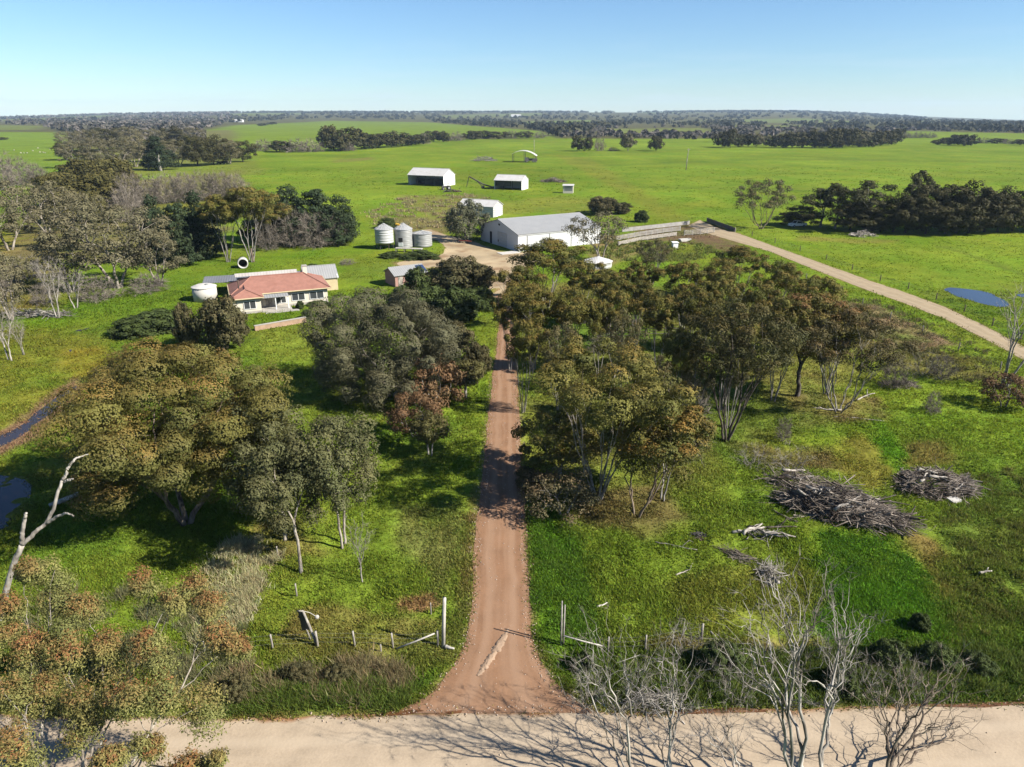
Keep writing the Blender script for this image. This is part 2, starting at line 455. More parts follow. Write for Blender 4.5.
class MB:
    """Collects shapes and links them as ONE mesh object."""
    def __init__(s): s.v = []; s.f = []

    def add(s, V, Fs):
        b = len(s.v); s.v.extend([tuple(float(c) for c in p) for p in V]); s.f.extend([tuple(b + i for i in f) for f in Fs]); return s

    def box(s, c, size, rz=0.0, rx=0.0, ry=0.0):
        hx, hy, hz = [d / 2 for d in size]
        P = [(-hx, -hy, -hz), (hx, -hy, -hz), (hx, hy, -hz), (-hx, hy, -hz), (-hx, -hy, hz), (hx, -hy, hz), (hx, hy, hz), (-hx, hy, hz)]
        from mathutils import Euler, Vector
        e = Euler((rx, ry, rz)).to_matrix()
        P = [tuple(e @ Vector(p) + Vector(c)) for p in P]
        return s.add(P, [(0, 3, 2, 1), (4, 5, 6, 7), (0, 1, 5, 4), (1, 2, 6, 5), (2, 3, 7, 6), (3, 0, 4, 7)])

    def box3(s, x0, x1, y0, y1, z0, z1):
        return s.box(((x0 + x1) / 2, (y0 + y1) / 2, (z0 + z1) / 2), (x1 - x0, y1 - y0, z1 - z0))

    def slab(s, quad, th):
        """A sheet with thickness th downward from a quad (or polygon)."""
        n = len(quad)
        lo = [(p[0], p[1], p[2] - th) for p in quad]
        fs = [tuple(range(n)), tuple(range(2 * n - 1, n - 1, -1))]
        fs += [(i, n + i, n + (i + 1) % n, (i + 1) % n) for i in range(n)]
        return s.add(list(quad) + lo, fs)

    def prism(s, prof, y0, y1):
        """Profile in x,z extruded along y."""
        n = len(prof)
        V = [(x, y0, z) for x, z in prof] + [(x, y1, z) for x, z in prof]
        return s.add(V, [tuple(range(n)), tuple(range(2 * n - 1, n - 1, -1))] + [(i, n + i, n + (i + 1) % n, (i + 1) % n) for i in range(n)])

    def lathe(s, prof, n=20, c=(0, 0, 0)):
        V = []; Fs = []
        for r, z in prof:
            for k in range(n):
                a = 2 * math.pi * k / n; V.append((c[0] + r * math.cos(a), c[1] + r * math.sin(a), c[2] + z))
        for j in range(len(prof) - 1):
            for k in range(n):
                k2 = (k + 1) % n; Fs.append((j * n + k, j * n + k2, (j + 1) * n + k2, (j + 1) * n + k))
        Fs.append(tuple(range(n - 1, -1, -1))); Fs.append(tuple((len(prof) - 1) * n + k for k in range(n)))
        return s.add(V, Fs)

    def tube(s, pts, rad, n=6):
        V, Q, caps = tube_arrays(pts, rad, n)
        return s.add(V, [tuple(q) for q in Q] + caps)

    def ball(s, c, r, n=8, m=6):
        prof = [(max(1e-3, math.sin(math.pi * j / m)) , -math.cos(math.pi * j / m)) for j in range(m + 1)]
        rr = r if isinstance(r, tuple) else (r, r, r)
        V = []; Fs = []
        for a, z in prof:
            for k in range(n):
                t = 2 * math.pi * k / n; V.append((c[0] + rr[0] * a * math.cos(t), c[1] + rr[1] * a * math.sin(t), c[2] + rr[2] * z))
        for j in range(m):
            for k in range(n):
                k2 = (k + 1) % n; Fs.append((j * n + k, j * n + k2, (j + 1) * n + k2, (j + 1) * n + k))
        return s.add(V, Fs)

    def build(s, name, mat, parent=None, smooth=False):
        me = bpy.data.meshes.new(name); me.from_pydata(s.v, [], s.f); me.update()
        if smooth: me.polygons.foreach_set("use_smooth", np.ones(len(me.polygons), bool))
        me.materials.append(mat)
        return link(bpy.data.objects.new(name, me), parent)


def tube_arrays(pts, rad, n=6):
    P = np.asarray(pts, float); m = len(P)
    rad = np.broadcast_to(np.asarray(rad, float), (m,))
    T = np.gradient(P, axis=0); T /= np.linalg.norm(T, axis=1, keepdims=True) + 1e-9
    ref = np.array((1.0, 0, 0)) if abs(T[0, 0]) < 0.8 else np.array((0, 1.0, 0))
    A = np.cross(T, ref); A /= np.linalg.norm(A, axis=1, keepdims=True) + 1e-9
    B = np.cross(T, A)
    a = 2 * np.pi * np.arange(n) / n
    V = (P[:, None] + rad[:, None, None] * (np.cos(a)[None, :, None] * A[:, None] + np.sin(a)[None, :, None] * B[:, None])).reshape(-1, 3)
    j, k = np.meshgrid(np.arange(m - 1), np.arange(n), indexing='ij')
    k2 = (k + 1) % n
    Q = np.stack([j * n + k, j * n + k2, (j + 1) * n + k2, (j + 1) * n + k], -1).reshape(-1, 4)
    return V, Q, [tuple(range(n - 1, -1, -1)), tuple((m - 1) * n + q for q in range(n))]


# ------------------------------------------------------------------ vegetation: skeletons, branch meshes, leaf clouds
def unit(v):
    return v / (np.linalg.norm(v, axis=-1, keepdims=True) + 1e-9)


def crown_points(rng, n, w, z0, z1, prof, lobe=0.25, shell=0.5):
    """Clump centres spread through an uneven crown envelope; prof(u) is the radius share at height share u."""
    ph = rng.uniform(0, 6.28, 6); k = np.array((1, 2, 3, 2, 3, 5)); am = rng.uniform(0.3, 1, 6); am *= lobe / am.sum()
    cand = []
    us = np.linspace(0.02, 1, 60); pr = np.array([max(prof(u), 0.02) for u in us]); cdf = np.cumsum(pr ** 1.3); cdf /= cdf[-1]
    pts = np.zeros((0, 3))
    for i in range(n):
        u = np.interp(rng.random(10), cdf, us); a = rng.uniform(0, 6.28, 10)
        rr = np.interp(u, us, pr) * (1 + 2 * (am[None] * np.cos(k[None] * a[:, None] + ph[None] + 2.5 * u[:, None])).sum(1))
        s = rng.uniform(shell, 1, 10) ** 0.8
        c = np.stack([np.cos(a) * rr * s * w / 2, np.sin(a) * rr * s * w / 2, z0 + (z1 - z0) * u], 1)
        if len(pts) == 0: best = c[0]
        else:
            d = np.linalg.norm((c[:, None] - pts[None]) * np.array((1, 1, 1.15)), axis=2).min(1); best = c[d.argmax()]
        pts = np.vstack([pts, best])
    return pts


def skeleton(rng, pts, base, fork, r_tip=0.03, power=0.47, kmax=3, wob=0.06, lean=None, stems=1, step=(0.35, 0.55), sag=0.0):
    """Branch polylines from a base through repeated forks to every clump centre (pipe-model radii)."""
    out = []
    base = np.asarray(base, float)

    def seg(p, q, d, r0, r1, nseg=5):
        L = np.linalg.norm(q - p)
        ctrl = p + d * L * 0.42
        t = np.linspace(0, 1, nseg)[:, None]
        c = (1 - t) ** 2 * p + 2 * t * (1 - t) * ctrl + t ** 2 * q
        c[1:-1] += rng.normal(0, wob * L * (0.22 if r0 > 0.055 else 0.5), c[1:-1].shape)
        out.append((c, np.linspace(r0, r1, nseg)))
        return unit((c[-1] - c[-2])[None])[0]

    def rec(p, d, idx, depth):
        n = len(idx); r = r_tip * n ** power
        if n == 1:
            seg(p, pts[idx[0]], d, r, r * 0.45, 4 if depth > 3 else 5); return
        k = 2 if (n < 6 or rng.random() < 0.6) else kmax
        P = pts[idx]
        groups = []
        rest = idx
        c0 = P - P.mean(0)
        ax = np.linalg.svd(c0, full_matrices=False)[2][0] + rng.normal(0, 0.25, 3)
        o = np.argsort(c0 @ ax)
        cut = np.sort(np.clip((np.arange(1, k) / k + rng.uniform(-0.15, 0.15, k - 1)) * n, 1, n - 1).astype(int))
        for g in np.split(o, cut):
            if len(g): groups.append(idx[g])
        for g in groups:
            m = len(g); cen = pts[g].mean(0)
            rg = min(r * 0.93, r_tip * m ** power)
            if m == 1:
                seg(p, pts[g[0]], unit((d + unit((pts[g[0]] - p)[None])[0])[None])[0], rg, rg * 0.45); continue
            t = rng.uniform(*step)
            q = p + (cen - p) * t + np.array((0, 0, -sag * np.linalg.norm(cen - p)))
            dd = seg(p, q, unit((0.7 * d + unit((cen - p)[None])[0] + np.array((0, 0, 0.15)))[None])[0], rg * 1.05, rg * 0.92)
            rec(q, dd, g, depth + 1)

    n = len(pts); allidx = np.arange(n)
    up = np.array((0, 0, 1.0)) if lean is None else unit(np.asarray(lean, float)[None])[0]
    if stems == 1:
        top = base + up * fork + np.append(rng.normal(0, 0.04 * fork, 2), 0)
        r = r_tip * n ** power
        t = np.linspace(0, 1, 7)[:, None]
        c = base + (top - base) * t; c[1:-1] += rng.normal(0, 0.02 * fork, c[1:-1].shape); c[0, 2] -= 0.3
        rr = r * (1.05 + 0.55 * (1 - np.linspace(0, 1, 7)) ** 4)
        out.append((c, rr))
        rec(top, unit((c[-1] - c[-2])[None])[0], allidx, 0)
    else:
        a = np.arctan2(pts[:, 1] - base[1], pts[:, 0] - base[0]) + rng.uniform(0, 0.5)
        for g in np.array_split(allidx[np.argsort(a)], stems):
            if not len(g): continue
            cen = pts[g].mean(0); off = cen - base; off[2] = 0
            b = base + 0.25 * unit(off[None])[0]
            q = b + (cen - b) * 0.33 * rng.uniform(0.8, 1.2); q[2] = base[2] + fork * rng.uniform(0.7, 1.3)
            r = r_tip * len(g) ** power
            b2 = b.copy(); b2[2] -= 0.3
            d = seg(b2, q, unit((off * 0.06 + np.array((0, 0, 1.0)))[None])[0], r * 1.35, r, 6)
            rec(q, d, g, 0)
    return out


def branch_mesh(name, polys, mat, parent, sides=6, min_r=0.0):
    Vs, Qs = [], []; b = 0
    for c, r in polys:
        n = sides if r[0] > 0.07 else (4 if r[0] > 0.03 else 3)
        V, Q, caps = tube_arrays(c, np.maximum(r, min_r), n)
        Vs.append(V); Qs.append(Q + b); b += len(V)
    return arr_mesh(name, np.vstack(Vs), np.vstack(Qs), mat, parent, smooth=True)


def leaf_cloud(rng, centres, rad, per, L, asp, col, col2, tip=None, tip_amt=0.0, flat=0.68, out=1.15, droop=0.0, hang=0.0, var=0.12, up=0.3, shell=0.74, amp=0.42, jit=0.5):
    """Diamond leaves around clump centres; returns V, Q, tint. Leaf tone varies leaf by leaf and clump by clump."""
    n = len(centres); N = n * per
    ci = np.repeat(np.arange(n), per)
    rad = np.broadcast_to(np.asarray(rad, float), (n,))
    d = rng.normal(size=(N, 3)); d[:, 2] += up; d = unit(d)
    rr = rad[ci] * rng.uniform(shell, 1.0, N) * (1 + amp * np.sin(4.5 * d[:, 0] + ci * 1.7) * np.cos(5 * d[:, 1] + 2.3 * ci) + .15 * np.sin(9 * d[:, 2] + ci))
    p = centres[ci] + d * rr[:, None] * np.array((1, 1, flat))
    if hang: p[:, 2] -= hang * rad[ci] * np.abs(rng.normal(0, 0.6, N)) * np.clip(0.6 - d[:, 2], 0, 1)
    nn = unit(d * out + np.array((0, 0, .25)) + rng.normal(0, jit, (N, 3)))
    t = rng.normal(size=(N, 3)); t[:, 2] -= droop; t = unit(t - nn * (t * nn).sum(1, keepdims=True))
    b = np.cross(nn, t)
    s = L * rng.uniform(0.65, 1.25, N)[:, None]
    V = np.stack([p - t * s / 2, p + b * s * asp / 2 + t * s * 0.08, p + t * s / 2, p - b * s * asp / 2 + t * s * 0.08], 1).reshape(-1, 3)
    Q = np.arange(4 * N).reshape(-1, 4)
    mixc = np.clip(rng.random(n)[ci] * 0.9 + rng.normal(0, 0.10, N), 0, 1)[:, None]
    c = np.array(col) * (1 - mixc) + np.array(col2) * mixc
    if tip is not None:
        cl = np.clip(rng.random(n) * 1.5 - 0.25, 0, 1)
        m = np.clip((d[:, 2] - 0.0) * 1.5, 0, 1) * cl[ci] * tip_amt * rng.uniform(0.4, 1.3, N)
        m = np.clip(m, 0, 1)[:, None]; c = c * (1 - m) + np.array(tip) * m
    c = c * (1 + rng.normal(0, var, N)).clip(0.35, 1.9)[:, None] * (0.88 + 0.24 * rng.random(n))[ci][:, None]
    return V, Q, np.repeat(c, 4, 0)


def spray_cloud(rng, ends, dirs, per, L, wid, col, col2, spread=0.7, var=0.25):
    """Thin twigs fanning out from branch ends."""
    n = len(ends); N = n * per; ci = np.repeat(np.arange(n), per)
    t = unit(dirs[ci] + rng.normal(0, spread, (N, 3)))
    p = ends[ci] + t * rng.uniform(-0.1, 0.25, N)[:, None] * L
    s = L * rng.uniform(0.5, 1.3, N)[:, None]
    b = unit(np.cross(t, rng.normal(size=(N, 3))))
    bend = rng.normal(0, 0.12, (N, 3)) * s
    V = np.stack([p - b * wid * 0.7, p + b * wid * 0.7, p + t * s + bend], 1).reshape(-1, 3)
    Q = np.arange(3 * N).reshape(-1, 3)
    mixc = rng.random(N)[:, None]
    c = (np.array(col) * (1 - mixc) + np.array(col2) * mixc) * (1 + rng.normal(0, var, N)).clip(0.4, 1.8)[:, None]
    return V, Q, np.repeat(c, 3, 0)


PROF = {
    'round': lambda u: math.sqrt(max(0, 1 - (1.9 * u - 0.85) ** 2)),
    'umbrella': lambda u: math.sqrt(max(0.02, 1 - (1.35 * u - 0.42) ** 2)) * (0.55 + 0.45 * min(1, u * 2.0)) * (1 if u < .75 else max(.25, 1 - (u - .75) * 2.2)),
    'dome': lambda u: math.sqrt(max(0, 1 - (0.93 * u) ** 2)),
    'cone': lambda u: (1 - 0.88 * u) * (0.8 + 0.2 * math.sin(u * 22)),
    'pine': lambda u: (1 - u ** 1.7) * 0.9 + 0.12,
    'vase': lambda u: 0.28 + 0.72 * math.sin(min(1, u * 1.05) * 2.0) if u < 0.93 else 0.5,
    'flat': lambda u: math.sqrt(max(0, 1 - (0.8 * u) ** 2)),
}

# kind: profile, crown z range (share of height), clumps, clump radius (share of width), leaves per clump, leaf length m, aspect, colours, tip, bark, stems, fork share, tip radius
KINDS = {
    'grove': dict(prof='umbrella', z=(0.58, 0.95), n=27, lobe=.45, cr=(0.07, 0.15), per=760, L=0.20, asp=0.55, col=(.200, .182, .044), col2=(.118, .126, .036), tip=(.27, .165, .042), ta=0.6, bark='bark_grey', stems=4, fork=0.26, rt=0.030),
    'sparse': dict(prof='umbrella', z=(0.45, 0.93), n=34, cr=(0.07, 0.125), per=300, L=0.21, asp=0.45, col=(.185, .165, .075), col2=(.13, .13, .062), tip=(.25, .155, .06), ta=0.5, bark='bark_grey', stems=4, fork=0.2, rt=0.030),
    'dark': dict(prof='round', z=(0.16, 0.94), n=34, lobe=.6, cr=(0.08, 0.17), per=330, L=0.42, asp=0.6, col=(.066, .068, .026), col2=(.088, .080, .034), tip=(.13, .105, .048), ta=0.35, bark='bark_dark', stems=1, fork=0.2, rt=0.04),
    'tuft': dict(prof='round', z=(0.55, 0.95), n=12, lobe=.6, cr=(0.12, 0.22), per=330, L=0.42, asp=0.6, col=(.072, .072, .030), col2=(.10, .095, .045), tip=None, ta=0, bark='bark_grey', stems=1, fork=0.35, rt=0.06),
    'greygum': dict(prof='round', z=(0.25, 0.94), n=42, lobe=.45, cr=(0.065, 0.125), per=230, L=0.32, asp=0.5, col=(.215, .190, .110), col2=(.155, .148, .082), tip=(.25, .20, .10), ta=0.4, bark='bark_pale', stems=3, fork=0.2, rt=0.040),
    'pine': dict(prof='pine', z=(0.10, 0.97), n=60, lobe=.45, cr=(0.10, 0.18), per=210, L=0.55, asp=0.4, col=(.040, .062, .030), col2=(.060, .080, .036), tip=None, ta=0, bark='bark_dark', stems=1, fork=0.3, rt=0.03),
    'thicket': dict(prof='dome', z=(0.10, 0.9), n=48, cr=(0.10, 0.15), per=240, L=0.5, asp=0.5, col=(.125, .110, .034), col2=(.088, .085, .032), tip=(.17, .14, .04), ta=0.6, bark='bark_dark', stems=4, fork=0.1, rt=0.03),
    'bush': dict(prof='dome', z=(0.05, 0.9), n=40, cr=(0.11, 0.17), per=330, L=0.26, asp=0.5, col=(.085, .115, .034), col2=(.062, .085, .030), tip=(.125, .15, .042), ta=0.4, bark='bark_dark', stems=4, fork=0.08, rt=0.022),
    'brownbush': dict(prof='round', z=(0.12, 0.92), n=44, cr=(0.10, 0.16), per=320, L=0.26, asp=0.5, col=(.125, .110, .050), col2=(.085, .085, .040), tip=(.17, .13, .06), ta=0.5, bark='bark_brown', stems=3, fork=0.12, rt=0.024),
    'redbush': dict(prof='flat', z=(0.25, 0.9), n=34, cr=(0.09, 0.15), per=190, L=0.24, asp=0.45, col=(.205, .120, .062), col2=(.150, .105, .052), tip=(.25, .135, .07), ta=0.5, bark='bark_grey', stems=3, fork=0.22, rt=0.022),
    'olive': dict(prof='umbrella', z=(0.4, 0.93), n=26, cr=(0.10, 0.15), per=220, L=0.26, asp=0.45, col=(.17, .15, .055), col2=(.125, .125, .046), tip=None, ta=0, bark='bark_grey', stems=2, fork=0.25, rt=0.026),
    'greybush': dict(prof='dome', z=(0.10, 0.92), n=60, spray=(24, 0.16, 0.028), col=(.30, .255, .205), col2=(.20, .17, .14), bark='bark_grey', stems=6, fork=0.10, rt=0.014),
    'verge': dict(prof='dome', z=(0.15, 0.95), n=34, spray=(9, 0.15, 0.013), col=(.40, .36, .29), col2=(.27, .24, .19), bark='bark_grey', stems=6, fork=0.10, rt=0.011),
    'bare': dict(prof='vase', z=(0.34, 0.97), n=120, spray=(10, 0.085, 0.016), col=(.36, .32, .27), col2=(.24, .21, .18), bark='bark_dead', stems=2, fork=0.22, rt=0.016),
}
for k_ in ('dark', 'greygum', 'pine', 'thicket'):
    KINDS[k_ + '_far'] = dict(KINDS[k_], n=22, per=80, L=1.15, cr=(0.12, 0.22))
KINDS['greybush_far'] = dict(KINDS['greybush'], n=40, spray=(16, 0.2, 0.07))


def grow(kind, h, w, seed, loc, name='tree', rz=0.0, **over):
    """A tree of its own: Empty > trunk (with limbs) and crown."""
    K = dict(KINDS[kind], **over)
    rng = np.random.default_rng(seed)
    root = empty(name, loc, rz)
    z0, z1 = K['z'][0] * h, K['z'][1] * h
    pts = K['pts'] if 'pts' in K else crown_points(rng, K['n'], w * 0.86, z0, z1, PROF[K['prof']], K.get('lobe', 0.28), K.get('inner', 0.5))
    pol = skeleton(rng, pts, (0, 0, 0), K['fork'] * h, K['rt'], K.get('power', 0.47), stems=K['stems'], wob=K.get('wob', 0.07), lean=K.get('lean'), step=K.get('step', (0.35, 0.55)))
    branch_mesh('trunk', pol, M[K['bark']], root, K.get('sides', 7))
    if 'spray' in K:
        per, Ls, wd = K['spray']
        ends = np.array([c[-1] for c, r in pol]); dirs = np.array([unit((c[-1] - c[-2])[None])[0] for c, r in pol])
        dirs = unit(dirs + unit(ends - np.array((0, 0, z0))) * 0.5)
        V, Q, T = spray_cloud(rng, ends, dirs, per, Ls * w, wd, K['col'], K['col2'])
        arr_mesh('crown', V, Q, M['twig'], root, T)
    else:
        rad = rng.uniform(K['cr'][0], K['cr'][1], len(pts)) * w * K.get('rs', 1)
        V, Q, T = leaf_cloud(rng, pts, rad, K['per'], K['L'], K['asp'], K['col'], K['col2'], K['tip'], K['ta'], K.get('flat', 0.68), out=K.get('out', 1.2), droop=K.get('droop', 0.0), hang=K.get('hang', 0.0), amp=K.get('amp', 0.36), jit=K.get('jit', 0.42), shell=K.get('shell', 0.76))
        arr_mesh('crown', V, Q, M['leaf'], root, T)
    return root


PROTO = {}
VARIANTS = {'grove': 7, 'sparse': 2, 'dark': 4, 'greygum': 4, 'tuft': 2, 'pine': 2, 'thicket': 2, 'bush': 3, 'brownbush': 2, 'redbush': 1, 'olive': 1, 'greybush': 3, 'bare': 3, 'verge': 2,
            'dark_far': 4, 'greygum_far': 2, 'pine_far': 1, 'thicket_far': 2, 'greybush_far': 2}
NOMINAL = {'grove': (11, 8), 'sparse': (10, 8), 'dark': (11, 11), 'greygum': (12, 11), 'tuft': (13, 7), 'pine': (12, 9), 'thicket': (6, 10), 'bush': (3, 4.5), 'brownbush': (4.5, 5.5), 'redbush': (4, 6), 'olive': (4.5, 5),
           'greybush': (4.5, 6), 'bare': (8, 6), 'verge': (2.2, 3), 'dark_far': (10, 11), 'greygum_far': (10, 11), 'pine_far': (12, 9), 'thicket_far': (6, 10), 'greybush_far': (5, 8)}
COUNT = {}
prng = random.Random(7)


def plant(kind, loc, h, w, label, cat='tree', group=None, name='tree', rz=None):
    """The next tree of a kind at a place: the first few are grown, later ones are copies of those with their own size and turn."""
    i = COUNT.get(kind, 0); COUNT[kind] = i + 1
    nv = VARIANTS[kind]; nh, nw = NOMINAL[kind]
    rz = prng.uniform(0, 6.28) if rz is None else rz
    v = i % nv
    if (kind, v) not in PROTO:
        root = grow(kind, nh, nw, 1000 + 37 * v + sum(map(ord, kind)), loc, name)
        PROTO[(kind, v)] = root
    else:
        root = copy_tree(PROTO[(kind, v)])
        root.name = name
        for key in ("group",):
            if key in root: del root[key]
    root.location = tuple(float(a) for a in loc); root.rotation_euler = (0, 0, rz)
    root.scale = (w / nw, w / nw, h / nh)
    tag(root, label, cat, group)
    return root


def at_base(px, py, z=0.0):
    return G(px, py, z)


def by_base(kind, px, py_base, py_top, wpx, label, **kw):
    loc = G(px, py_base); h = HT(py_base, py_top)
    return plant(kind, loc, h, wpx * MPP(loc[1], h * 0.5), label, **kw)


def by_top(kind, px, py_top, wpx, h, label, **kw):
    loc = G(px, py_top, h); w = wpx * MPP(loc[1], h * 0.6); loc[2] = 0
    return plant(kind, loc, h, w, label, **kw)


# ------------------------------------------------------------------ the ground: colours by place
def P_(*pts): return gp([(x, max(y, 114.3)) for x, y in pts])


DRIVE_L = [(392, 714), (430, 694), (455, 667), (467, 642), (472, 600), (474, 540), (481, 490), (487, 430), (492, 380), (497, 345), (499, 320), (496, 296)]
DRIVE_R = [(596, 713), (562, 690), (541, 661), (531, 630), (530, 590), (527, 540), (524, 490), (520, 430), (517, 380), (515, 345), (514, 320), (512, 296)]
TRACK_T = [(700, 220), (716, 227.5), (740, 234), (770, 244.8), (818, 262), (868, 280), (905, 292.5), (943, 306), (985, 326), (1024, 347), (1100, 385), (1200, 430)]
TRACK_B = [(688, 226), (706, 233), (735, 241.5), (770, 251.5), (818, 271), (868, 290.5), (905, 303.5), (943, 318), (985, 339), (1024, 360), (1105, 402), (1210, 450)]
ROAD_T = [(-400, 702), (-150, 709), (0, 714), (60, 717), (150, 717), (250, 717), (330, 716), (400, 714), (500, 713), (600, 712), (700, 711), (780, 709), (860, 706), (940, 704), (1024, 702), (1200, 697), (1450, 688)]
YARD = [(418, 232), (430, 229), (452, 237), (470, 240), (484, 246), (505, 252.5), (530, 252), (545, 256), (530, 264), (516, 276), (513, 300), (494, 300), (489, 285), (475, 275), (445, 268), (405, 268), (396, 263), (412, 259), (438, 257), (447, 249), (441, 241), (424, 237)]
STREAM = [(-60, 452), (0, 438), (20, 428), (40, 409), (57, 396), (75, 384), (78, 391), (62, 404), (46, 418), (30, 431), (12, 443), (-60, 470)]
BANK = [(-80, 440), (0, 430), (18, 420), (38, 403), (54, 391), (75, 378), (86, 388), (70, 406), (50, 424), (34, 437), (14, 450), (-80, 482)]
DARKPOND = [(-60, 476), (0, 474), (12, 478), (25, 479), (31, 486), (27, 500), (18, 515), (9, 527), (0, 532), (-60, 545)]
BLUEPOND = [(942, 289.5), (950, 287.5), (966, 289), (980, 290.5), (990, 293), (1000, 298), (1006, 302), (1013, 306), (1000, 307.5), (985, 305), (972, 301), (958, 296)]
BLUEPOND2 = [(1012, 294.5), (1024, 293.5), (1050, 294.5), (1050, 299), (1026, 298.5)]
PUDDLE = [(70, 331.5), (78, 329), (94, 326), (88, 329.5), (78, 332.5)]
PUDDLE2 = [(66, 352), (72, 347), (75, 349), (70, 354)]

LUSH = (0.075, 0.20, 0.014)
PAST = (0.155, 0.255, 0.026)
OLIVE = (0.165, 0.190, 0.040)
DRY = (0.205, 0.165, 0.070)
LITTER = (0.160, 0.115, 0.070)
DIRT = (0.30, 0.20, 0.12)
YELLOW = (0.235, 0.215, 0.035)

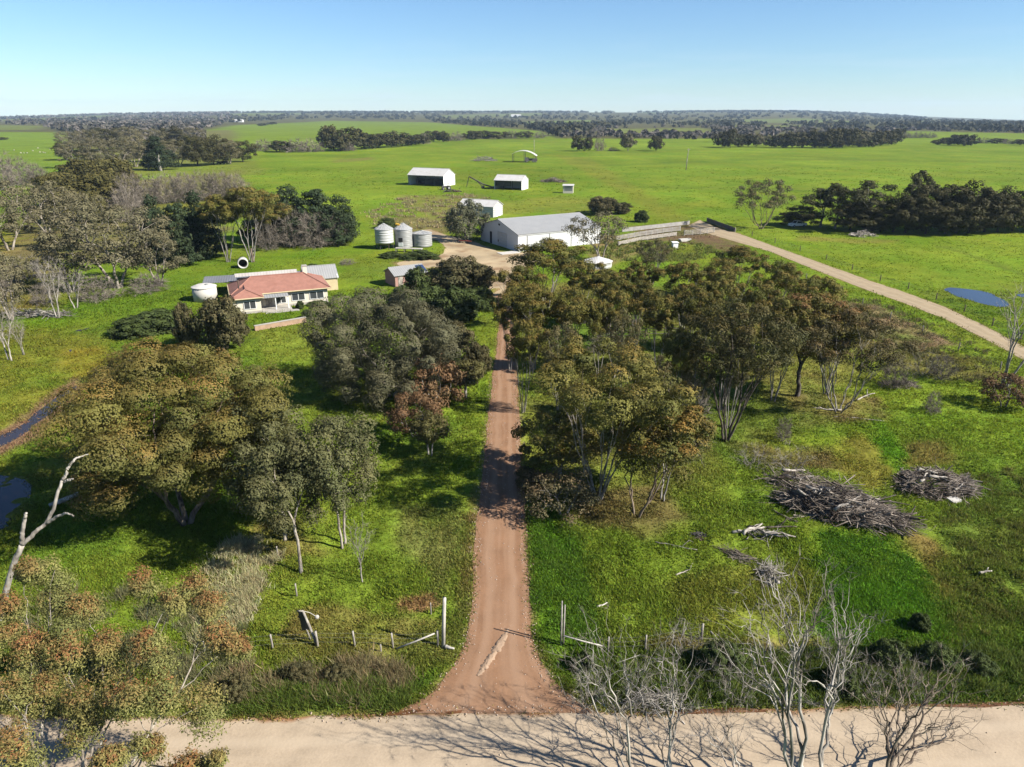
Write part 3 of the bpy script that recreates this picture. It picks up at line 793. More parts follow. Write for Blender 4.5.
ZONES = [   # polygon in photo pixels, colour, strength, feather m, raggedness m
    ([(-400, 900), (1500, 900), (1300, 560), (900, 420), (520, 500), (470, 330), (-400, 330)], (0.120, 0.190, 0.026), 0.75, 8, 4),
    ([(-300, 330), (110, 330), (120, 470), (-300, 520)], (0.170, 0.200, 0.032), 0.8, 6, 3),
    ([(60, 350), (110, 345), (115, 375), (70, 380)], YELLOW, 0.7, 3, 2),
    ([(20, 318), (190, 255), (270, 262), (190, 300), (160, 320)], (0.10, 0.20, 0.020), 0.7, 6, 3),
    ([(0, 230), (55, 232), (40, 245), (0, 250)], (0.27, 0.29, 0.025), 0.9, 4, 3),
    ([(-100, 245), (60, 245), (60, 310), (-100, 330)], DRY, 0.7, 5, 4),
    ([(250, 330), (330, 318), (310, 360), (270, 362)], (0.170, 0.235, 0.035), 0.9, 1, 0.6),
    ([(520, 300), (560, 280), (880, 300), (880, 345), (850, 420), (740, 455), (700, 480), (560, 530), (526, 480), (520, 400)], LITTER, 0.45, 6, 5),
    ([(545, 320), (640, 300), (650, 340), (560, 345)], (0.12, 0.22, 0.03), 0.8, 3, 3),
    ([(575, 495), (660, 490), (700, 520), (640, 535), (580, 520)], LITTER, 0.6, 2, 1.5),
    ([(790, 395), (880, 395), (890, 420), (800, 425)], LITTER, 0.7, 2, 1.5),
    ([(730, 445), (830, 450), (840, 470), (760, 470)], LITTER, 0.7, 2, 1.5),
    ([(835, 300), (880, 305), (930, 330), (960, 345), (920, 350), (870, 335)], (0.22, 0.17, 0.12), 0.85, 2, 2),
    ([(860, 340), (980, 360), (990, 380), (880, 370)], LITTER, 0.55, 3, 2),
    ([(845, 440), (862, 436), (888, 452), (892, 488), (862, 492), (850, 470)], (0.20, 0.185, 0.045), 0.55, 1.5, 1.5),
    ([(900, 445), (940, 440), (950, 460), (905, 465)], (0.20, 0.165, 0.065), 0.6, 1.5, 1.5),
    ([(905, 525), (935, 540), (958, 580), (962, 612), (940, 618), (920, 575)], (0.21, 0.16, 0.065), 0.75, 1.6, 1.5),
    ([(818, 532), (880, 534), (905, 545), (952, 612), (955, 640), (870, 650), (808, 640), (825, 590)], (0.075, 0.215, 0.015), 0.85, 2.2, 1.6),
    ([(870, 415), (885, 420), (905, 455), (895, 475), (875, 440)], LUSH, 0.9, 1.2, 1.0),
    ([(955, 480), (1200, 470), (1300, 660), (960, 650), (950, 560)], (0.105, 0.170, 0.030), 0.85, 3, 2),
    ([(960, 640), (1300, 620), (1300, 700), (950, 705)], (0.055, 0.135, 0.016), 0.8, 2, 1.5),
    ([(528, 500), (550, 505), (590, 560), (600, 660), (570, 690), (545, 660), (534, 620), (532, 560)], LUSH, 0.85, 1.5, 1.2),
    ([(690, 590), (800, 560), (815, 640), (700, 640)], OLIVE, 0.6, 2, 2),
    ([(600, 645), (800, 650), (960, 650), (1040, 690), (850, 704), (590, 708)], (0.06, 0.13, 0.02), 0.7, 1.5, 1.2),
    ([(640, 640), (820, 640), (820, 652), (640, 652)], (0.22, 0.16, 0.09), 0.6, 1.0, 1.0),
    ([(290, 612), (440, 618), (455, 655), (400, 672), (260, 660)], (0.190, 0.165, 0.065), 0.7, 1.2, 1.5),
    ([(395, 600), (432, 592), (440, 605), (400, 612)], (0.24, 0.15, 0.09), 0.75, 0.6, 0.8),
    ([(210, 690), (380, 668), (440, 676), (400, 708), (220, 716)], (0.060, 0.150, 0.018), 0.8, 0.8, 0.8),
    ([(400, 505), (450, 505), (462, 560), (440, 600), (420, 560)], (0.165, 0.180, 0.070), 0.6, 2, 2),
    ([(30, 555), (130, 520), (170, 590), (60, 640)], (0.135, 0.215, 0.028), 0.8, 2, 2),
    ([(250, 525), (300, 520), (330, 555), (270, 560)], (0.19, 0.17, 0.065), 0.7, 1.5, 1.5),
    ([(462, 640), (470, 560), (478, 480), (474, 480), (462, 560), (452, 640)], (0.15, 0.12, 0.055), 0.7, 0.8, 0.6),
    ([(466, 222), (400, 215), (370, 228), (440, 236)], (0.20, 0.17, 0.09), 0.7, 6, 4),
    ([(400, 195), (480, 195), (475, 220), (420, 222)], (0.20, 0.20, 0.08), 0.6, 6, 5),
    ([(340, 262), (440, 250), (445, 272), (350, 285)], (0.135, 0.205, 0.03), 0.6, 4, 3),
    ([(590, 236), (640, 232), (640, 252), (600, 270), (585, 262)], (0.24, 0.19, 0.11), 0.75, 4, 3),
    ([(630, 226), (715, 222), (745, 240), (735, 255), (690, 244), (640, 240)], (0.15, 0.105, 0.08), 0.85, 3, 2),
    ([(640, 245), (710, 245), (700, 262), (650, 262)], (0.16, 0.20, 0.035), 0.7, 3, 3),
    ([(555, 155), (590, 158), (640, 190), (700, 225), (680, 228), (620, 192)], (0.190, 0.225, 0.040), 0.6, 6, 3),
    ([(40, 190), (240, 170), (250, 205), (200, 260), (0, 260)], (0.16, 0.15, 0.08), 0.8, 6, 6),
    ([(150, 200), (240, 196), (230, 212), (170, 216)], (0.17, 0.21, 0.035), 0.8, 4, 3),
    ([(60, 134), (235, 130), (240, 160), (120, 172), (75, 168)], (0.15, 0.15, 0.07), 0.8, 10, 10),
    ([(110, 160), (250, 158), (270, 175), (130, 176)], (0.16, 0.21, 0.045), 0.7, 6, 6),
    ([(930, 246), (950, 246.5), (985, 258), (1030, 275), (1028, 278), (982, 261), (948, 249)], (0.10, 0.15, 0.03), 0.6, 1.0, 0.5),
    ([(800, 236), (860, 239), (900, 240), (900, 243), (850, 243), (800, 240)], (0.20, 0.19, 0.06), 0.6, 2, 2),
    ([(330, 160), (372, 157), (374, 160), (332, 163)], (0.20, 0.19, 0.07), 0.6, 4, 3),
    ([(640, 186), (900, 190), (1024, 196), (1024, 198), (900, 192.5), (640, 188)], (0.11, 0.18, 0.03), 0.45, 4, 2),
    ([(600, 165), (760, 158), (1024, 161), (1024, 163), (760, 160), (600, 167)], (0.11, 0.18, 0.03), 0.4, 6, 3),
    ([(450, 205), (560, 196), (620, 200), (600, 212), (480, 214)], (0.19, 0.21, 0.05), 0.5, 6, 4),
    ([(-400, 132), (60, 133), (75, 160), (60, 175), (-400, 180)], (0.155, 0.265, 0.035), 0.9, 8, 5),
]
FAR_FIELDS = [
    ([(185, 134), (235, 125), (330, 121.5), (430, 122.5), (540, 131), (560, 139), (440, 136), (330, 138), (210, 143)], PAST, 0.95, 20, 10),
    ([(-600, 138), (-300, 131), (55, 132), (60, 160), (-600, 180)], PAST, 0.95, 15, 8),
    ([(520, 122), (590, 121), (610, 124), (530, 125)], (0.15, 0.23, 0.05), 0.9, 20, 10),
    ([(640, 116.2), (700, 115.8), (705, 117.2), (645, 117.6)], (0.16, 0.24, 0.06), 0.9, 20, 10),
    ([(600, 129), (700, 128), (720, 133), (620, 135)], (0.16, 0.22, 0.05), 0.8, 20, 10),
    ([(740, 112.8), (860, 115.2), (862, 116.2), (742, 113.8)], (0.15, 0.20, 0.07), 0.9, 30, 15),
    ([(880, 119.5), (1000, 123.5), (1000, 124.5), (880, 120.8)], (0.15, 0.20, 0.07), 0.9, 30, 15),
    ([(560, 113.6), (650, 113.4), (650, 114.4), (560, 114.6)], (0.15, 0.20, 0.07), 0.9, 30, 15),
    ([(300, 115.2), (420, 115.0), (420, 116.2), (300, 116.4)], (0.15, 0.18, 0.07), 0.9, 30, 15),
    ([(690, 121.5), (800, 120.2), (870, 122.4), (800, 123.4)], (0.14, 0.20, 0.06), 0.9, 20, 12),
    ([(230, 117.6), (300, 117.0), (305, 118.2), (232, 119)], (0.14, 0.19, 0.06), 0.9, 20, 12),
    ([(440, 118.6), (540, 117.4), (545, 118.6), (445, 120)], (0.14, 0.19, 0.06), 0.9, 20, 12),
    ([(900, 126.5), (1040, 128.5), (1040, 130), (900, 128)], (0.15, 0.20, 0.06), 0.9, 20, 12),
    ([(730, 125.5), (830, 125), (835, 126.6), (735, 127.2)], (0.15, 0.20, 0.06), 0.9, 20, 12),
    ([(0, 119.2), (110, 117.5), (112, 118.8), (0, 121)], (0.14, 0.19, 0.06), 0.9, 20, 12),
    ([(905, 131), (1100, 135), (1100, 148), (905, 148)], PAST, 0.95, 15, 8),
    ([(-600, 127), (0, 125), (50, 126), (30, 130), (-600, 131)], (0.15, 0.21, 0.05), 0.8, 15, 8),
]
SCRUB = (0.10, 0.11, 0.05)


def ground_colour(X, Y):
    X = np.asarray(X, float); Y = np.asarray(Y, float)
    a = fbm(X, Y, 60, 3, 4)[..., None]; b = fbm(X, Y, 9, 9, 4)[..., None]
    c = np.array(PAST) * (0.74 + 0.52 * a) + (b - 0.5) * np.array((0.10, 0.06, 0.02))
    far = np.clip((Y - 900 - 160 * (fbm(X, Y * 0.3, 200, 5, 3) - 0.5)) / 30, 0, 1)[..., None]
    c = c * (1 - far) + far * np.array(SCRUB) * (0.8 + 0.4 * a)
    for poly, col, st, fe, ra in FAR_FIELDS:
        m = soft_poly(X, Y, P_(*poly), fe, ra, 31)[..., None] * st
        c = c * (1 - m) + np.array(col) * (0.85 + 0.3 * a) * m
    mott = fbm(X, Y, 3.2, 91, 4)[..., None]
    for i, (poly, col, st, fe, ra) in enumerate(ZONES):
        m = np.clip(soft_poly(X, Y, P_(*poly), fe, ra, 40 + i)[..., None] * st * np.clip(.35 + 1.3 * mott, 0, 1.08), 0, 1)
        c = c * (1 - m) + np.array(col) * (0.8 + 0.4 * b) * m
    dry = np.clip((fbm(X, Y, 14, 77, 4) - 0.56) * 6, 0, 1)[..., None] * 0.45 * (Y < 130)[..., None]
    c = c * (1 - dry) + np.array((0.165, 0.19, 0.045)) * dry
    lush = np.clip((fbm(X, Y, 11, 177, 4) - 0.58) * 6, 0, 1)[..., None] * 0.5 * (Y < 130)[..., None]
    c = c * (1 - lush) + np.array((0.07, 0.17, 0.018)) * lush
    m = soft_poly(X, Y, P_(*BANK), 1.6, 1.0, 7)[..., None]; c = c * (1 - m) + np.array((0.20, 0.145, 0.095)) * m
    for pond in (DARKPOND, BLUEPOND):
        m = soft_poly(X, Y, P_(*pond), 2.5, 0.6, 8)[..., None] * 0.6; c = c * (1 - m) + np.array((0.15, 0.14, 0.05)) * m
    m = soft_poly(X, Y, P_(*YARD), 2.5, 1.5, 8)[..., None] * 0.9; c = c * (1 - m) + np.array((0.33, 0.25, 0.15)) * m
    for r in ROADS:
        m = soft_poly(X, Y, r, 0.9, 0.4, 11)[..., None] * 0.85; c = c * (1 - m) + np.array((0.24, 0.165, 0.10)) * m
    gain = 1.0 + 0.28 * np.clip((100 - Y) / 40, 0, 1)[..., None]     # near colour brightened to offset the shade grass blades cast on themselves
    return np.clip(c * np.array((1.14, 0.97, 0.84)) * gain, 0.01, 0.8)


def bare_mask(X, Y):
    """1 on road, yard and water, where no grass grows and the ground is smooth."""
    m = soft_poly(X, Y, P_(*YARD), 2.0)
    for p in (STREAM, DARKPOND, BLUEPOND, BLUEPOND2, PUDDLE): m = np.maximum(m, soft_poly(X, Y, P_(*p), 1.0))
    for r in ROADS: m = np.maximum(m, soft_poly(X, Y, r, 0.5, 0.25, 12))
    return m


ROAD_TOP = gp(ROAD_T)
ROADS = [ROAD_TOP + [(x, y - 5.4) for x, y in reversed(ROAD_TOP)], gp(DRIVE_L + DRIVE_R[::-1]), gp(TRACK_T + TRACK_B[::-1])]

HZ_X = np.array([-700, 0, 120, 250, 500, 650, 700, 760, 800, 850, 920, 1024, 1700])
HZ_Y = np.array([119, 117.5, 114, 112.3, 111.8, 112, 111.6, 111.2, 111.6, 113.2, 117.0, 122.4, 124])
R_FAR = 6500.0


def far_height(X, Y):
    r = np.hypot(X, Y)
    px = np.clip(512 + F * X / np.maximum(Y, 1) / CP, -700, 1700)
    hy = np.interp(px, HZ_X, HZ_Y) + 0.5
    c = -(hy - 383.5) / F
    slope = (-SP + c * CP) / (CP + c * SP)
    zt = CAM_H + slope * R_FAR * (np.maximum(Y, 1) / np.maximum(r, 1))
    k = np.clip((r - 2200) / (R_FAR - 2200), 0, 1); k = k * k * (3 - 2 * k)
    return np.where(Y > 0, zt * k, 0.0)


def ground_height(X, Y):
    h = (fbm(X, Y, 5.0, 21, 4) - 0.5) * 0.55 + (fbm(X, Y, 1.1, 25, 2) - 0.5) * 0.42
    near = np.clip((170 - np.hypot(X, Y)) / 60, 0, 1)
    wide = soft_poly(X, Y, P_(*YARD), 6.0)
    for p in (BANK, DARKPOND, BLUEPOND, BLUEPOND2, PUDDLE, PUDDLE2): wide = np.maximum(wide, soft_poly(X, Y, P_(*p), 6.0))
    for r in ROADS: wide = np.maximum(wide, np.clip(soft_poly(X, Y, r, 3.0) * 2, 0, 1))
    wide = np.maximum(wide, soft_poly(X, Y, [(-58, 100), (-24, 100), (-24, 138), (-58, 138)], 6.0))
    return h * near * (1 - wide) + far_height(X, Y)


def axis(lo, hi, step, end_lo, end_hi, g=1.05):
    a = list(np.arange(lo, hi + 1e-6, step)); s = step
    while a[-1] < end_hi: s *= g; a.append(a[-1] + s)
    s = step; b = [lo]
    while b[-1] > end_lo: s *= g; b.append(b[-1] - s)
    return np.array(b[:0:-1] + a)


ax = axis(-58, 62, 0.36, -7600, 7600, 1.03); ay = axis(22, 90, 0.36, -400, 7600, 1.018)
GX, GY = np.meshgrid(ax, ay)
GZ = ground_height(GX.ravel(), GY.ravel())
nx, ny = len(ax), len(ay)
ii, jj = np.meshgrid(np.arange(nx - 1), np.arange(ny - 1))
q = (jj * nx + ii).ravel()
ground = arr_mesh("ground", np.stack([GX.ravel(), GY.ravel(), GZ], 1), np.stack([q, q + 1, q + nx + 1, q + nx], 1), M['ground'], None, ground_colour(GX.ravel(), GY.ravel()), True)
tag(ground, kind='structure')


def ribbon(name, left, right, mat, z, step=0.6, cross=9, jit=0.18, seed=1):
    """A road strip between two ground polylines with ragged edges; UV x across, y along in metres."""
    L = np.array([p[:2] for p in left]); Rr = np.array([p[:2] for p in right])
    mid = (L + Rr) / 2; s = np.concatenate([[0], np.cumsum(np.hypot(*np.diff(mid, axis=0).T))])
    n = max(2, int(s[-1] / step)); t = np.linspace(0, s[-1], n)
    Li = np.stack([np.interp(t, s, L[:, k]) for k in (0, 1)], 1); Ri = np.stack([np.interp(t, s, Rr[:, k]) for k in (0, 1)], 1)
    w = unit(Ri - Li)
    e0 = (fbm(t, t * 0 + seed, 1.6, seed, 4) - 0.5) * 4 * jit; e1 = (fbm(t, t * 0 + seed + 9, 1.6, seed + 3, 4) - 0.5) * 4 * jit
    Li = Li + w * e0[:, None]; Ri = Ri + w * e1[:, None]
    u = np.linspace(0, 1, cross)
    V = Li[:, None] * (1 - u[None, :, None]) + Ri[:, None] * u[None, :, None]
    zz = np.full(V.shape[:2] + (1,), z) + 0.02 * np.sin(u * math.pi)[None, :, None]
    V = np.concatenate([V, zz], 2).reshape(-1, 3)
    j, k = np.meshgrid(np.arange(n - 1), np.arange(cross - 1), indexing='ij')
    a = (j * cross + k).ravel()
    Q = np.stack([a, a + 1, a + cross + 1, a + cross], 1)
    o = arr_mesh(name, V, Q, mat, None, None, True)
    uvl = o.data.uv_layers.new(name="UVMap")
    UV = np.stack([np.tile(u, n), np.repeat(t, cross)], 1)[Q.ravel()]
    uvl.data.foreach_set("uv", UV.astype(np.float32).ravel())
    return tag(o, kind='structure')


ribbon("public_road", [(x, y - 5.4) for x, y in ROAD_TOP], ROAD_TOP, M['road_sand'], 0.012, 0.8, 13, 0.16, 3)
ribbon("driveway", gp(DRIVE_L), gp(DRIVE_R), M['road_red'], 0.028, 0.6, 9, 0.12, 5)
ribbon("farm_track", gp(TRACK_T), gp(TRACK_B), M['road_tan'], 0.02, 1.0, 7, 0.25, 8)


def sheet(name, px, mat, z, rough=0.5, seed=1, kind='structure'):
    """A flat patch with a wandering outline (water, yard)."""
    P = np.array(P_(*px)); Q = []
    for i in range(len(P)):
        a, b = P[i], P[(i + 1) % len(P)]; n = max(1, int(np.hypot(*(b - a)) / 1.2))
        for k in range(n): Q.append(a + (b - a) * k / n)
    Q = np.array(Q); Q = (np.roll(Q, 1, 0) + Q * 2 + np.roll(Q, -1, 0)) / 4
    Q[:, 0] += (fbm(Q[:, 0], Q[:, 1], 3, seed) - 0.5) * rough * 2; Q[:, 1] += (fbm(Q[:, 0], Q[:, 1], 3, seed + 5) - 0.5) * rough * 2
    b = MB(); b.add([(x, y, z) for x, y in Q], [tuple(range(len(Q)))])
    o = b.build(name, mat)
    if o.data.polygons[0].normal.z < 0: o.data.flip_normals()
    return tag(o, kind=kind)


sheet("dirt_yard", YARD, M['yard'], 0.016, 1.2, 3)
sheet("stream_water", STREAM, M['water_brown'], 0.03, 0.5, 4)
sheet("pond_water", DARKPOND, M['water_brown'], 0.03, 0.5, 5)
sheet("pond_water", BLUEPOND, M['water'], 0.03, 0.8, 6)
sheet("pond_water", BLUEPOND2, M['water'], 0.03, 0.8, 7)
sheet("puddle_water", PUDDLE, M['water'], 0.03, 0.3, 8)
sheet("puddle_water", PUDDLE2, M['water'], 0.03, 0.3, 9)

for k_, px_ in enumerate(([(376, 714), (396, 710), (424, 707), (434, 709.5), (412, 714), (386, 718)], [(436, 711), (455, 708), (472, 709), (468, 713), (446, 715.5)], [(630, 713), (680, 710.5), (740, 709.5), (780, 709), (772, 713), (700, 716), (642, 716)], [(880, 706.5), (960, 704.5), (1030, 703), (1030, 705.5), (960, 707.5), (885, 709)])):
    sheet("wet_patch", px_, M['wet_rust'], 0.045, 0.5, 21 + k_)

# the windrow of pale sand left by a grader on the drive
rg = np.random.default_rng(5)
ridge = [G(*p) for p in ((478, 676), (484, 668), (490, 660), (496, 650), (501, 642), (506, 634), (510, 625))]
tt = np.linspace(0, 1, 46); ridge = np.array(ridge); ts = np.linspace(0, 1, len(ridge))
rc = np.stack([np.interp(tt, ts, ridge[:, k]) for k in (0, 1)], 1); rc += rg.normal(0, .03, rc.shape)
dn = np.gradient(rc, axis=0); dn = np.stack([-dn[:, 1], dn[:, 0]], 1); dn /= np.linalg.norm(dn, axis=1, keepdims=True)
wv = .30 * np.sin(np.pi * np.clip(tt * 1.02 + .03, 0, 1)) ** .4 * rg.uniform(.7, 1.25, 46); cs = np.linspace(-1, 1, 9)
V = np.concatenate([rc[:, None] + dn[:, None] * (cs[None, :, None] * wv[:, None, None]), (.02 + .13 * (1 - cs[None] ** 2) * (wv / .3)[:, None] * rg.uniform(.6, 1.2, (46, 9)))[..., None]], 2).reshape(-1, 3)
j, k = np.meshgrid(np.arange(45), np.arange(8), indexing='ij'); a_ = (j * 9 + k).ravel()
tag(arr_mesh("sand_ridge", V, np.stack([a_, a_ + 9, a_ + 10, a_ + 1], 1), M['dirt_heap'], None, None, True), kind='structure')


# ------------------------------------------------------------------ buildings
def gable(root, L, D, eave, ridge, wall_m, roof_m, over=0.25, th=0.10, open_front=False, posts=0):
    """Gable building, ridge along local x, front at local y=0, depth D to +y."""
    b = MB(); t = 0.12
    if open_front:
        b.box3(-L / 2, L / 2, D - t, D, 0, eave)
    else:
        b.box3(-L / 2 + t, L / 2 - t, 0, t, 0, eave); b.box3(-L / 2 + t, L / 2 - t, D - t, D, 0, eave)
    for x0 in (-L / 2, L / 2 - t):
        prof = [(0, 0), (D, 0), (D, eave), (D / 2, ridge), (0, eave)]
        V = [(x0, y, z) for y, z in prof] + [(x0 + t, y, z) for y, z in prof]
        n = 5
        b.add(V, [tuple(range(n)), tuple(range(2 * n - 1, n - 1, -1))] + [(i, n + i, n + (i + 1) % n, (i + 1) % n) for i in range(n)])
    w = b.build('wall', wall_m, root)
    r = MB(); sl = (ridge - eave) / (D / 2); o = over
    x0, x1 = -L / 2 - o, L / 2 + o
    r.slab([(x0, -o, eave - o * sl + th + .03), (x1, -o, eave - o * sl + th + .03), (x1, D / 2, ridge + th + .03), (x0, D / 2, ridge + th + .03)], th)
    r.slab([(x0, D / 2 + .002, ridge + th + .03), (x1, D / 2 + .002, ridge + th + .03), (x1, D + o, eave - o * sl + th + .03), (x0, D + o, eave - o * sl + th + .03)], th)
    rf = r.build('roof', roof_m, root)
    c = MB(); c.tube([(x0, D / 2, ridge + th + .05), (x1, D / 2, ridge + th + .05)], 0.09, 6)
    c.build('ridge_cap', roof_m, rf)
    return w, rf


def window(root, x, y, z, w, h, face='-y', name='window', frame=None):
    """A framed pane set proud of a wall."""
    f = MB(); p = MB(); t = 0.07
    if face == '-y':
        f.box3(x - w / 2 - t, x + w / 2 + t, y - 0.07, y - 0.005, z - t, z); f.box3(x - w / 2 - t, x + w / 2 + t, y - 0.07, y - 0.005, z + h, z + h + t)
        for xx in (x - w / 2 - t, x + w / 2, x - t / 2): f.box3(xx, xx + t, y - 0.07, y - 0.005, z, z + h)
        p.box3(x - w / 2, x + w / 2, y - 0.03, y - 0.004, z, z + h)
    else:
        s = 1 if face == '+x' else -1
        a0, a1 = sorted((x + s * 0.005, x + s * 0.07))
        f.box3(a0, a1, y - w / 2 - t, y + w / 2 + t, z - t, z); f.box3(a0, a1, y - w / 2 - t, y + w / 2 + t, z + h, z + h + t)
        for yy in (y - w / 2 - t, y + w / 2, y - t / 2): f.box3(a0, a1, yy, yy + t, z, z + h)
        a0, a1 = sorted((x + s * 0.004, x + s * 0.03)); p.box3(a0, a1, y - w / 2, y + w / 2, z, z + h)
    o = f.build(name, frame or M['paint_white'], root)
    p.build('pane', M['glass'], o)
    return o


# farmhouse --------------------------------------------------------
YAW = R(23)
hs = tag(empty("farmhouse", (-38.0, 113.0, 0), YAW), "white walled farmhouse under a red hipped tile roof with a white chimney", "house")
b = MB()
b.box3(-7.2, 7.4, 0.0, 8.2, 0, 2.6)
b.box3(-7.6, -3.5, -2.5, -0.002, 0, 2.6)
b.build('wall', M['white_wall'], hs)
b = MB(); b.box3(-7.23, 7.43, -0.03, 8.23, 0.02, 0.4); b.box3(-7.63, -3.47, -2.53, -0.035, 0.02, 0.4); b.build('plinth', M['concrete'], hs)
b = MB(); b.box3(-3.4, 7.43, -0.028, -0.006, 2.28, 2.55); b.box3(-7.63, -3.47, -2.528, -2.506, 2.28, 2.55); b.build('eave_band', M['cream'], hs)
e, rz_ = 2.62, 4.55; x0, x1, y0, y1 = -8.0, 8.0, -0.6, 8.8
ym = (y0 + y1) / 2; hx = (y1 - y0) / 2 * 0.8
rr = MB()
A, B_, C_, D_ = (x0, y0, e), (x1, y0, e), (x1, y1, e), (x0, y1, e)
E_, F_ = (x0 + hx, ym, rz_), (x1 - hx, ym, rz_)
rr.add([A, B_, C_, D_, E_, F_], [(0, 1, 5, 4), (1, 2, 5), (2, 3, 4, 5), (3, 0, 4), (3, 2, 1, 0)])
wx0, wx1, wy = -8.1, -3.0, -3.1; wm = (wx0 + wx1) / 2; wr = e + (wx1 - wx0) / 2 * (rz_ - e) / ((y1 - y0) / 2)
yb = y0 + (wr - e) / (rz_ - e) * (y1 - y0) / 2
rr.add([(wx0, wy, e + .005), (wx1, wy, e + .005), (wx1, y0 + .05, e + .005), (wm, yb, wr + .005), (wx0, y0 + .05, e + .005), (wm, wy + 2.0, wr + .005)], [(0, 1, 5), (1, 2, 3, 5), (0, 5, 3, 4), (0, 4, 2, 1)])
rf = rr.build('roof', M['terracotta'], hs)
g = MB()
for p, q in ((A, B_), (B_, C_), ((wx0, wy, e), (wx1, wy, e)), ((wx1, wy, e), (wx1, y0, e)), (D_, A)):
    g.tube([(p[0], p[1], e - .03), (q[0], q[1], e - .03)], 0.09, 6)
g.build('gutter', M['cream'], rf)
g = MB()
for p, q in ((A, E_), (B_, F_), (E_, F_), (C_, F_), (D_, E_), ((wx0, wy, e), (wm, wy + 2, wr)), ((wx1, wy, e), (wm, wy + 2, wr)), ((wm, wy + 2, wr), (wm, yb, wr))):
    g.tube([(p[0], p[1], p[2] + .03), (q[0], q[1], q[2] + .03)], 0.10, 6)
g.build('ridge_tiles', M['terracotta'], rf)
ch = MB(); ch.box3(4.2, 4.9, 4.2, 4.9, 3.6, 5.6); c_ = ch.build('chimney', M['white_wall'], rf)
ch = MB(); ch.box3(4.12, 4.98, 4.12, 4.98, 5.602, 5.75); ch.build('chimney_cap', M['concrete'], c_)
fl = MB(); fl.lathe([(0.09, 3.7), (0.09, 4.9), (0.16, 4.92), (0.02, 5.1)], 10, (-6.4, 1.2, -0.3)); fl.build('flue', M['steel_dark'], rf)
v = MB(); v.slab([(-3.2, -2.2, 2.28), (0.9, -2.2, 2.28), (0.9, -0.1, 2.50), (-3.2, -0.1, 2.50)], 0.08); v.build('verandah_roof', M['roof_grey'], hs)
for xx in (-1.2, 0.75):
    v = MB(); v.box3(xx - .06, xx + .06, -2.1, -1.98, 0.2, 2.2); v.build('verandah_post', M['paint_white'], hs)
v = MB(); v.box3(-3.4, 1.2, -2.6, -0.04, 0.0, 0.2); v.box3(-3.0, 2.2, -3.6, -2.602, 0, 0.1); v.build('porch_slab', M['concrete'], hs)
v = MB(); v.box3(-2.6, -1.6, -0.09, -0.034, 0.21, 2.2); dr = v.build('door', M['wood_grey'], hs); v = MB(); v.ball((-1.72, -0.12, 1.15), .04); v.build('handle', M['steel_dark'], dr)
window(hs, -0.2, -0.03, 0.7, 1.5, 1.4)
window(hs, 2.6, -0.03, 0.9, 2.0, 1.15); window(hs, 5.6, -0.03, 0.9, 2.2, 1.15); window(hs, -5.2, -2.53, 0.85, 1.7, 1.2)
window(hs, 7.43, 3.5, 0.9, 1.4, 1.1, '+x')
# rear addition with pale flat fascia
v = MB(); v.box3(-6.3, 3.4, 8.802, 12.0, 0, 2.9); v.build('rear_wing', M['white_wall'], hs)
v = MB(); v.slab([(-6.6, 8.85, 4.25), (3.7, 8.85, 4.25), (3.7, 12.3, 3.15), (-6.6, 12.3, 3.15)], 0.12); v.box3(-6.6, 3.7, 8.72, 8.84, 3.75, 4.32); v.build('rear_roof', M['roof_white'], hs)

cp = tag(empty("carport", tuple(G(262, 289)[:2]) + (0,), R(17)), "long low carport with a dark grey flat roof behind the red roofed house", "carport")
v = MB(); v.slab([(-9.6, -2.2, 2.2), (9.6, -2.2, 2.2), (9.6, 2.0, 2.5), (-9.6, 2.0, 2.5)], 0.1); v.build('roof', M['roof_dark'], cp)
for xx in (-9.3, -4.6, 0.0, 4.6, 9.3):
    for yy in (-2.0, 1.85):
        v = MB(); v.box3(xx - .06, xx + .06, yy - .06, yy + .06, 0, 2.09 if yy < 0 else 2.38); v.build('post', M['steel_dark'], cp)

gr = tag(empty("garage", (-34.2, 124.0, 0), YAW), "small cream gabled garage with a grey roof and white door beside the farmhouse", "garage")
gable(gr, 5.6, 5.2, 2.35, 4.0, M['cream'], M['roof_grey'])
v = MB(); v.box3(2.805, 2.86, 0.9, 4.1, 0.02, 2.1); d_ = v.build('door', M['paint_white'], gr)
v = MB(); v.box3(2.862, 2.9, 2.4, 2.6, 0.9, 1.0); v.build('handle', M['steel_dark'], d_)
v = MB(); v.box3(2.803, 2.88, 4.25, 4.75, 0.02, 2.0); v.build('side_door', M['steel_dark'], gr)
v = MB(); v.slab([(2.82, -.25, 2.35), (2.95, -.25, 2.35), (2.95, 2.6, 4.05), (2.82, 2.6, 4.05)], .2); v.slab([(2.82, 2.602, 4.05), (2.95, 2.602, 4.05), (2.95, 5.45, 2.35), (2.82, 5.45, 2.35)], .2); v.build('barge_board', M['paint_white'], gr)

# front garden wall
gw = MB(); a = G(255, 331); c = G(306, 322)
pts = [a + (c - a) * t for t in np.linspace(0, 1, 12)]
ang = math.atan2(c[1] - a[1], c[0] - a[0]); mid = (a + c) / 2; LL = float(np.hypot(*(c - a)[:2]))
gwr = tag(empty("garden_wall", (mid[0], mid[1], 0), ang), "low sandy brick garden wall along the lawn in front of the house", "wall")
gw.box3(-LL / 2, LL / 2, -.15, .15, 0, 0.75); gw.build('wall_body', M['brick_wall'], gwr)
v = MB(); v.box3(-LL / 2 - .05, LL / 2 + .05, -.2, .2, 0.752, 0.84); v.build('coping', M['concrete'], gwr)

